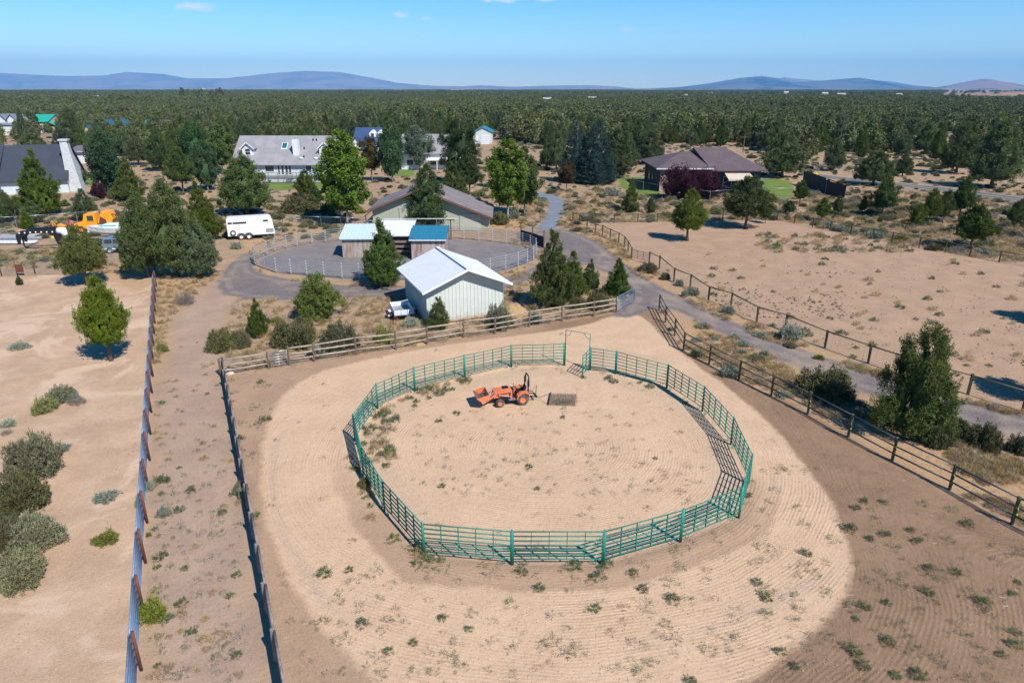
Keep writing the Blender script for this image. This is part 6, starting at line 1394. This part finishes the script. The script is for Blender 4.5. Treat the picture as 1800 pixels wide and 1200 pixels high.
for sy in (-.36, .36):
    ld = MB(); ld.bar((.68, sy, .36), (.68, sy, .95), .10, .08); ld.bar((.68, sy, .92), (1.55, sy, .86), .06, .11); ld.bar((1.52, sy, .88), (2.22, sy, .42), .06, .11); arm = ld.build('loader_arm', M_OR, tr)
    MB().tube([(.72, sy, .55), (1.45, sy, .74)], .03, 6).build('hydraulic_cylinder', M_GALV, arm); MB().tube([(1.6, sy, .98), (2.25, sy, .72)], .028, 6).build('hydraulic_cylinder', M_GALV, arm)
    MB().bar((1.35, sy*.7, .3), (1.35, sy*.98, .3), .05, .05).build('axle_stub', M_BLK, arm)
bk = MB(); bw_ = .62; prof = [(2.22, .78), (2.20, .42), (2.35, .18), (2.85, .22), (2.84, .26), (2.38, .25), (2.27, .44), (2.29, .78)]
bk.prism(prof, -bw_, bw_); bko = bk.build('bucket', M_OR, tr); bko.location = (0, 0, .0)
MB().prism([(2.295, .77), (2.276, .445), (2.388, .257), (2.83, .267), (2.83, .275), (2.395, .268), (2.29, .45), (2.31, .77)], -bw_+.02, bw_-.02).build('worn_liner', P('worn_bucket_steel', (.10, .06, .045), .7, .3, col2=(.2, .14, .1), nscale=6), bko)
for sy in (-1, 1): MB().prism([(2.22, .78), (2.20, .42), (2.35, .18), (2.85, .22), (2.34, .8)], sy*bw_-.015, sy*bw_+.015).build('bucket_side', M_OR, bko)
# tip the bucket back
bko.location = (2.25-2.25*math.cos(-.5)+.42*math.sin(-.5)*-1*0, 0, 0); bko.rotation_euler = (0, 0, 0); bko.location = (0, 0, .0)
def rot_about(o, c, an):
    M = Matrix.Translation(c) @ Matrix.Rotation(an, 4, 'Y') @ Matrix.Translation(-Vector(c)); o.data.transform(M)
    for ch_ in o.children: ch_.data.transform(M)
rot_about(bko, (2.25, 0, .42), math.radians(-34)); 
for o_ in [bko]+list(bko.children): o_.data.transform(Matrix.Translation((0, 0, .16)))
for sy in (-.2, .2): MB().bar((-.35, sy, .42), (-.95, sy*1.2, .3), .04, .06).build('lift_arm', M_BLK, tr)
MB().bar((-.4, 0, .7), (-.8, 0, .55), .04, .04).build('top_link', M_BLK, tr); MB().box(-.98, -.3, .25, -.9, .3, .35).build('drawbar', M_BLK, tr); MB().bar((-.94, .1, .3), (-.98, .1, 1.0), .03, .03).build('tall_pin', M_BLK, tr)
MB().box(-.42, -.55, .45, -.36, -.45, .75).build('rear_lamp', M_RED, tr)
# drag harrow
hl, hr2_ = G(963.5, 712), G(968, 691.5); hn, hf = G(1012, 713.5), G(1015, 692)
hw = thing('drag_harrow', 'rusty chain drag harrow with dry weeds caught in it, lying behind the tractor', 'harrow', (hl.x, hl.y, 0)); o0 = Vector((hl.x, hl.y, 0)); Lx = hn-hl; Ly = hr2_-hl
M_CH = P('rusty_chain', (.22, .16, .12), .9, .1, col2=(.12, .09, .07), nscale=20)
MB().bar((0, 0, .06), Ly+Vector((0, 0, .06)), .07, .07).build('front_bar', M_BLK, hw)
cm = MB(); r = random.Random(8); nx, ny = 16, 12
def hpnt(i, j): return Lx*((i+.5*(j % 2))/nx) + Ly*(j/ny) + Vector((r.uniform(-.02, .02), r.uniform(-.02, .02), .03+r.uniform(0, .03)))
grid = [[hpnt(i, j) for j in range(ny+1)] for i in range(nx+1)]
for i in range(nx):
    for j in range(ny):
        cm.bar(grid[i][j], grid[i][j+1], .016, .016); cm.bar(grid[i][j], grid[i+1 if not j % 2 else i][max(0, j-1)] if j else grid[i+1][j], .016, .016); cm.bar(grid[i][j], grid[i][j]+Vector((0, 0, .09)), .014, .014)
cm.build('chain_mat', M_CH, hw)['kind'] = 'stuff'
ht_ = link('weed_tangle', BUSH['dead'][0][0][0], hw, Lx*.55+Ly*.35, .5, (.75, .45, .3)); link('weed_tangle', BUSH['drygrass'][0][0][0], hw, Lx*.75+Ly*.25, .5, (1.2, .8, .5))
tow = MB(); back = Vector((tc_.x, tc_.y, 0)) + Vector((math.cos(ang), math.sin(ang), 0))*-1.0
tow.tube([back-o0+Vector((0, 0, .28)), Vector(((back-o0).x*.5, (back-o0).y*.5+.1, .06)), (0, .05, .06)], .012, 4).tube([back-o0+Vector((0, 0, .28)), Vector(((back-o0).x*.5, (back-o0).y*.5+.7, .06)), Ly+Vector((0, -.05, .06))], .012, 4); tow.build('tow_chain', M_CH, hw)
# horse trailer
a_, b_ = G(402, 423), G(474, 413); p = a_; d = (b_-a_); an = math.radians(20); L = 5.5; Wt = 2.0
ht = thing('horse_trailer', 'white two-axle horse trailer parked on the dry grass left of the pen', 'trailer', (a_.x, a_.y, 0), an)
M_TW = M_WP; hH = 2.75
body = [(0, .5), (0, 2.55), (.08, 2.72), (.3, hH), (L-.5, hH), (L-.2, 2.6), (L-.05, 2.2), (L+.12, .7), (L+.1, .5)]
MB().prism(body, 0, Wt).build('body', M_TW, ht, bevel=.05)
for (x0, x1, z0) in ((.15, .65, 2.05), (.75, 2.35, 2.05), (4.35, 4.95, 2.15)): w_ = MB().box(x0, -.03, z0, x1, .0-.002, z0+.2).build('window_slot', M_BLK, ht); MB().box(x0-.04, -.02, z0-.04, x1+.04, -.003, z0).build('slot_sill', M_GALV, w_)
MB().box(L-.95, -.02, .75, L-.02, -.003, 1.25).build('gravel_guard', P('diamond_plate', (.45, .47, .5), .4, .6), ht); MB().box(2.75, -.02, .6, 3.55, -.003, 2.5).build('door', M_TW, ht)
MB().box(3.48, -.05, 1.45, 3.52, -.02, 1.6).build('door_handle', M_BLK, ht)
for x in (1.55, 2.45):
    for y in (.05, Wt-.05): wheel(ht, (x, y, .36), .36, .22, M_TW)
    
for x in (1.55, 2.45): MB().prism([(x-.5, .5), (x-.42, .72), (x-.2, .85), (x+.2, .85), (x+.42, .72), (x+.5, .5), (x+.44, .5), (x+.36, .68), (x+.18, .79), (x-.18, .79), (x-.36, .68), (x-.44, .5)], -.14, .0).build('mudguard', M_BLK, ht)
wheel(ht, (.65, -.12, .95), .33, .18, M_TW, 'spare_wheel')
MB().bar((L+.1, Wt*.25, .5), (L+1.0, Wt/2, .5), .08, .1).bar((L+.1, Wt*.75, .5), (L+1.0, Wt/2, .5), .08, .1).build('tongue', M_GALV, ht); MB().tube([(L+.9, Wt/2, .0), (L+.9, Wt/2, .85)], .04, 8).build('jack', M_GALV, ht)
for z in (.58,): MB().box(-.05, .1, z, -.003, .3, z+.12).build('tail_lamp', M_RED, ht)
# utility trailer in the shade of the shed
p = G(694, 566); ut = thing('utility_trailer', 'small white open utility trailer in the shadow of the white shed', 'trailer', (p.x, p.y, 0), math.radians(18), None, (1, 1, 1))
M_UT = P('white_trailer_paint', (.62, .66, .70), .5)
MB().box(0, 0, .5, 1.6, 2.6, .55).build('bed', P('grey_board', (.25, .27, .3), .8), ut)
for (x0, y0, x1, y1) in ((0, 0, .04, 2.6), (1.56, 0, 1.6, 2.6), (0, 2.56, 1.6, 2.6)): MB().box(x0, y0, .56, x1, y1, .95).build('side_panel', M_UT, ut)
for i in range(3): MB().box(.05+.52*i, -.03, .56, .05+.52*i+.48, .01, .98).build('tailgate_panel', M_UT, ut)
fr_ = MB(); fr_.tube([(.1, .3, .95), (.1, .3, 1.5), (1.3, .9, 1.55), (1.3, .9, .95)], .025, 6); fr_.build('rack_bar', M_UT, ut)
for x in (-.2, 1.8): wheel(ut, (x, 1.2, .3), .3, .16, M_UT); 
for x in (-.2, 1.8): MB().box(x-.12, .85, .63, x+.12, 1.55, .66).build('mudguard', M_UT, ut)
MB().bar((.8, 2.6, .45), (.8, 3.9, .45), .08, .1).build('tongue', M_UT, ut); MB().box(-.02, -.08, .42, .12, -.035, .54).build('tail_lamp', M_RED, ut); 
# hay pile / tan rock mound right of shed
def mound(name, label, cat, c, wx, wy, h, mat, seed):
    r = random.Random(seed); n, m = 18, 8; vs = [(0, 0, h)]; fs = []
    for j in range(1, m+1):
        s = j/m
        for i in range(n):
            a = 2*PI*i/n; k = 1+.14*math.sin(3*a+seed)+r.uniform(-.07, .07); vs.append((wx/2*s*k*math.cos(a), wy/2*s*k*math.sin(a), h*(1-s**2.6)*(1+r.uniform(-.12, .12)) - (.05 if j == m else 0)))
    for i in range(n): fs.append((0, 1+i, 1+(i+1) % n))
    for j in range(m-1):
        for i in range(n): a = 1+j*n+i; b = 1+j*n+(i+1) % n; fs.append((a, a+n, b+n, b))
    o = MB().add(vs, fs).build(name, mat, None, True); o.location = c; return tag(o, label, cat)
M_HAY = P('golden_straw', (.36, .24, .11), .95, col2=(.25, .165, .075), nscale=6, bump=.8, bscale=25)
mound('hay_heap', 'golden straw heap behind the rail fence right of the white shed', 'hay heap', G(903, 556), 2.6, 2.0, 1.1, M_HAY, 2)
mound('straw_patch', 'low straw heap behind the rail fence left of the shed corner', 'straw heap', G(722, 604), 2.2, 1.1, .22, M_HAY, 3)
mound('rock', 'pale boulder at the corner post of the wood fences', 'rock', G(402, 656), .9, .6, .35, P('pale_boulder', (.5, .42, .32), .9), 4)
# fallen branch, stones near shed
# gooseneck trailer
p = G(112, 441); gn = thing('gooseneck_trailer', 'black gooseneck flatbed trailer with white marker dots in the vehicle yard', 'trailer', (p.x, p.y, 0), math.radians(4)); M_NVY = P('black_trailer_paint', (.012, .014, .022), .35)
nk = MB(); pts = [(-5.0, 1.35), (-5.0, 1.9), (-4.3, 2.45), (-1.2, 2.62), (-.3, 2.5), (0, 1.9), (0, .8), (-.5, .8), (-.75, 1.7), (-1.3, 2.15), (-3.9, 2.05), (-4.55, 1.6), (-4.7, .9), (-4.95, .9)]
for y in (0, 1.3): MB().prism(pts, y, y+.18).build('neck_beam', M_NVY, gn)
MB().box(-4.9, .2, 1.5, -4.6, 1.28, 1.75).build('coupler_crossbar', M_NVY, gn); MB().tube([(-4.75, .75, .45), (-4.75, .75, 1.6)], .09, 8).build('coupler', M_NVY, gn)
dots = [MB().lathe([(.09, 0), (.09, -.02), (.01, -.025)], (-4.5+.62*i, -.005, 2.18+.03*min(i, 3)), 'y', 10).build('marker_light', M_WP, gn) for i in range(7)]
MB().box(-.1, -.3, .75, 5.8, 1.9, .95).build('deck', M_NVY, gn)
for x in (3.2, 4.2):
    for y in (-.1, 1.7): wheel(gn, (x, y, .4), .4, .24, M_WP)
MB().tube([(.1, 0, 0), (.1, 0, .9)], .07, 8).build('jack_leg', M_NVY, gn); MB().tube([(-.25, .2, 2.35), (.35, .2, 2.35), (.55, .2, 1.7)], [.4, .45, .3], 12).build('water_tank', M_WP, gn, True); MB().box(-1.0, -.02, 1.5, -.75, -.002, 1.8).build('sticker', M_YEL, gn)
# orange truck (old cab-over loader truck)
p = G(134, 410); tk = thing('truck', 'old orange truck with a tilted loader body parked in the yard', 'truck', (p.x, p.y, 0), math.radians(10), None, (.86, .86, .9))
cab = [(0.2, .55), (0, .7), (-.1, 1.35), (1.2, 1.6), (1.55, 2.75), (3.0, 2.8), (3.2, 1.6), (3.2, .55)]
cb_ = MB().prism(cab, 0, 2.0).build('cab', M_YELT, tk, bevel=.08)
window(cb_, 1.95, 1.75, 2.85, 2.5, -.01, .06, trim=M_YELT); MB().box(-.12, .5, .85, -.03, 1.5, 1.3).build('grille', M_BLK, cb_); MB().box(1.8, -.03, .7, 3.0, -.005, 1.6).build('door', M_YELT, cb_)
for y in (.3, 1.7): MB().lathe([(.16, 0), (.14, -.08), (.01, -.1)], (-.05, y, 1.15), 'x', 12).build('headlight', M_WP, cb_)
bd = MB().prism([(3.5, .9), (3.4, 1.6), (4.1, 3.1), (5.2, 3.0), (5.6, 1.9), (5.2, .9)], -.05, 2.05).build('loader_body', M_YELT, tk, bevel=.05); MB().prism([(3.45, 1.0), (3.85, 2.4), (4.6, 1.9), (4.7, 1.0)], -.09, -.055).build('body_cutout', M_RUST, bd)
MB().box(.2, .3, .45, 8.6, 1.7, .7).build('frame', M_RUST, tk); MB().bar((4.9, .4, 2.6), (8.4, .4, 2.3), .12, .14).build('boom', M_RUST, tk); MB().bar((5.0, 1.4, 2.3), (8.4, 1.4, 1.9), .12, .14).build('boom', M_RUST, tk)
for x in (.8, 5.0, 6.2):
    for y in (.05, 1.95): wheel(tk, (x, y, .48), .48, .28, M_YELT)
for y in (-.1, 2.1): MB().prism([(0.1, .75), (.3, 1.1), (.8, 1.2), (1.3, 1.1), (1.5, .75), (1.35, .75), (1.2, 1.0), (.8, 1.08), (.4, 1.0), (.25, .75)], y-.15, y+.15).build('mudguard', M_YELT, tk)
# boat-like trailer cover, van/suv
p = G(158, 424); bt = thing('boat', 'white boat with a turquoise stripe parked under the huge juniper clump', 'boat', (p.x, p.y, 0), math.radians(5), None, (1.1, 1.1, 1.0)); M_TQ = P('turquoise_paint', (.02, .45, .6), .4)
def hull(mb, L, W, z0, z1):
    n = 9; vs = []; fs = []
    for i in range(n):
        s = i/(n-1); w = W/2*(1-(1-min(1, s*2.2))**2) if s < .5 else W/2
        x = L*s; kz = z0+(z1-z0)*.45*(1-min(1, s*2.5))
        vs += [(x, -w, z1+.25*(1-s)), (x, -w*.8, (kz+z1)/2), (x, 0, kz), (x, w*.8, (kz+z1)/2), (x, w, z1+.25*(1-s))]
    for i in range(n-1):
        for j in range(4): a = i*5+j; fs.append((a, a+1, a+6, a+5))
        fs.append((i*5, i*5+5, i*5+9, i*5+4))
    fs.append(tuple(range((n-1)*5, n*5))); mb.add(vs, fs); return mb
hu = hull(MB(), 6.2, 2.3, .7, 1.7).build('hull', M_WP, bt); MB().box(2.0, -.7, 1.75, 3.6, .7, 2.2).build('cabin', M_WP, bt, bevel=.1); MB().box(2.1, -.72, 1.95, 3.5, -.705, 2.12).build('stripe', M_TQ, bt); MB().box(1.4, -.5, 1.85, 2.0, .5, 1.9).build('deck_cover', M_TQ, bt)
MB().box(1, -.5, .4, 6, -.4, .6).box(1, .4, .4, 6, .5, .6).build('trailer_frame', M_GALV, bt)
for y in (-1.0, 1.0): wheel(bt, (4.4, y, .32), .32, .2, M_WP)
p = G(180, 446); sv_ = thing('suv', 'blue grey suv parked behind the round olive juniper', 'car', (p.x, p.y, 0), math.radians(4)); M_SB = P('blue_grey_car_paint', (.16, .21, .27), .3, .2, col2=(.14, .19, .24), spec=.6)
sb = [(0, .45), (-.05, .95), (.1, 1.1), (.35, 1.75), (2.9, 1.78), (3.5, 1.15), (4.6, 1.0), (4.75, .75), (4.7, .45)]
bd_ = MB().prism(sb, 0, 1.85).build('body', M_SB, sv_, bevel=.08)
for (x0, x1) in ((.45, 1.3), (1.4, 2.2), (2.28, 2.95)): MB().prism([(x0, 1.18), (x1+.25 if x1 > 2.5 else x1, 1.18), (x1, 1.65), (x0+.05, 1.65)], -.02, -.004).build('window', M_GLASS, bd_)
MB().box(.0, -.015, .48, 4.6, -.003, .62).build('sill_trim', M_TRIM, bd_); MB().lathe([(.14, 0), (.12, .05), (.01, .07)], (4.7, .3, .8), 'x', 12).build('headlight', M_WP, bd_); MB().lathe([(.14, 0), (.12, .05), (.01, .07)], (4.7, 1.55, .8), 'x', 12).build('headlight', M_WP, bd_)
for x in (.9, 3.75):
    for y in (.05, 1.8): wheel(sv_, (x, y, .36), .36, .22, M_GALV)
# implements
def implement(px, py, mat, label):
    t = thing('farm_implement', label, 'implement', G(px, py)); MB().bar((-1.3, 0, .35), (1.3, .2, .35), .2, .18).build('frame', mat, t); MB().bar((-.2, 0, .4), (-.3, 0, 1.25), .1, .1).bar((.3, 0, .4), (-.3, 0, 1.25), .08, .08).build('hitch_mast', mat, t)
    for x in (-1.0, -.4, .3, .9): MB().lathe([(.02, 0), (.3, .04), (.02, .08)], (x, -.2, .3), 'y', 14).build('disc', M_RUST, t)
    MB().prism([(.4, .3), (1.3, .25), (1.4, .55), (.6, .8)], -.3, .4).build('cover_plate', mat, t); return t
implement(98, 404, M_YELT, 'small orange yellow farm implement left of the truck'); implement(126, 401, M_RED, 'small red farm implement just left of the truck')
# stacks of lumber
def lumber(px, py, n, L, mats, label, an=0):
    t = thing('lumber_stack', label, 'lumber', G(px, py), an); r = random.Random(px)
    for i in range(n):
        for j in range(2): MB().box(r.uniform(-.2, .2), .32*i, .14+.13*j, L+r.uniform(-.3, .3), .32*i+.28, .25+.13*j).build('board', mats[(i+j) % len(mats)], t)
    for x in (.5, L-.6): MB().box(x, 0, 0, x+.12, .32*n, .13).build('bearer', M_POST, t)
M_BD1 = P('grey_board_stack', (.33, .34, .38), .8); M_BD2 = P('pinkish_board', (.62, .36, .28), .8); M_BD3 = P('yellowish_board', (.72, .60, .38), .7); M_BD4 = P('white_board', (.66, .67, .70), .7)
lumber(-8, 422, 5, 5.5, [M_BD1], 'stack of dark grey boards at the left picture edge'); lumber(-10, 430, 3, 4.6, [M_BD4], 'stack of pale grey boards in front of the dark grey ones'); lumber(34, 415, 2, 2.8, [M_BD3], 'short stack of yellowish boards'); lumber(32, 410, 2, 2.9, [M_BD2], 'short stack of pinkish boards behind the yellowish ones')
# road signs
def sign(px, py, top, label):
    p = G(px, py); t = thing('road_sign', label, 'road sign', p); h = HZ(p, top); MB().tube([(0, 0, 0), (0, 0, h)], .04, 6).build('post', M_GALV, t); s = .55
    pl = MB().add([(0, -.06, h+.1), (s, -.06, h-s+.1), (0, -.06, h-2*s+.1), (-s, -.06, h-s+.1), (0, -.04, h+.1), (s, -.04, h-s+.1), (0, -.04, h-2*s+.1), (-s, -.04, h-s+.1)], [(0,3,2,1),(4,5,6,7),(0,1,5,4),(1,2,6,5),(2,3,7,6),(3,0,4,7)]).build('plate', P('sign_yellow', (.85, .5, .01), .5), t)
    ar = MB().bar((0, -.075, h-s-.25), (0, -.075, h-s+.2), .09, .012, (0, 1, 0)); ar.add([(-.16, -.08, h-s+.15), (.16, -.08, h-s+.15), (0, -.08, h-s+.38)], [(0, 1, 2)]); ar.build('arrow', M_BLK, pl); return t
sign(1717, 327, 308, 'yellow diamond warning sign on the highway verge'); sign(1433, 310, 303, 'yellow sign above the dark shed roof')
# highway stripes, sheets just above the asphalt
def stripe(off, wd, mat, name):
    ctr = [((HIGHWAY[i][0]+HIGHWAY[13-i][0])/2, (HIGHWAY[i][1]+HIGHWAY[13-i][1])/2) for i in range(7)]
    vs = []; fs = []
    for i, c in enumerate(ctr):
        a = Vector(ctr[max(0, i-1)]); b = Vector(ctr[min(6, i+1)]); d = (b-a).normalized(); n = Vector((-d.y, d.x)); vs += [(c[0]+n.x*(off-wd), c[1]+n.y*(off-wd), .012), (c[0]+n.x*(off+wd), c[1]+n.y*(off+wd), .012)]
    for i in range(6): fs.append((2*i, 2*i+1, 2*i+3, 2*i+2))
    me = bpy.data.meshes.new(name); me.from_pydata(vs, [], fs); me.materials.append(mat); o = bpy.data.objects.new(name, me); C.objects.link(o); o['kind'] = 'structure'
stripe(0, .14, P('road_paint_yellow', (.6, .42, .06), .7), 'road_marking'); stripe(2.6, .1, M_TRIM, 'road_marking'); stripe(-2.6, .1, M_TRIM, 'road_marking')
# outdoor bits by the houses
for px, py, tp_ , lb in ((1037, 345, 300, 0),): pass
t = thing('picnic_shelter', 'small garden lamp post beside the dark shed wall', 'lamp post', G(1450, 342)); t.name = 'lamp_post'; MB().tube([(0, 0, 0), (0, 0, 2.6)], .04, 6).build('post', M_GALV, t); MB().box(-.15, -.15, 2.6, .15, .15, 2.8).build('lamp', M_TRIM, t)
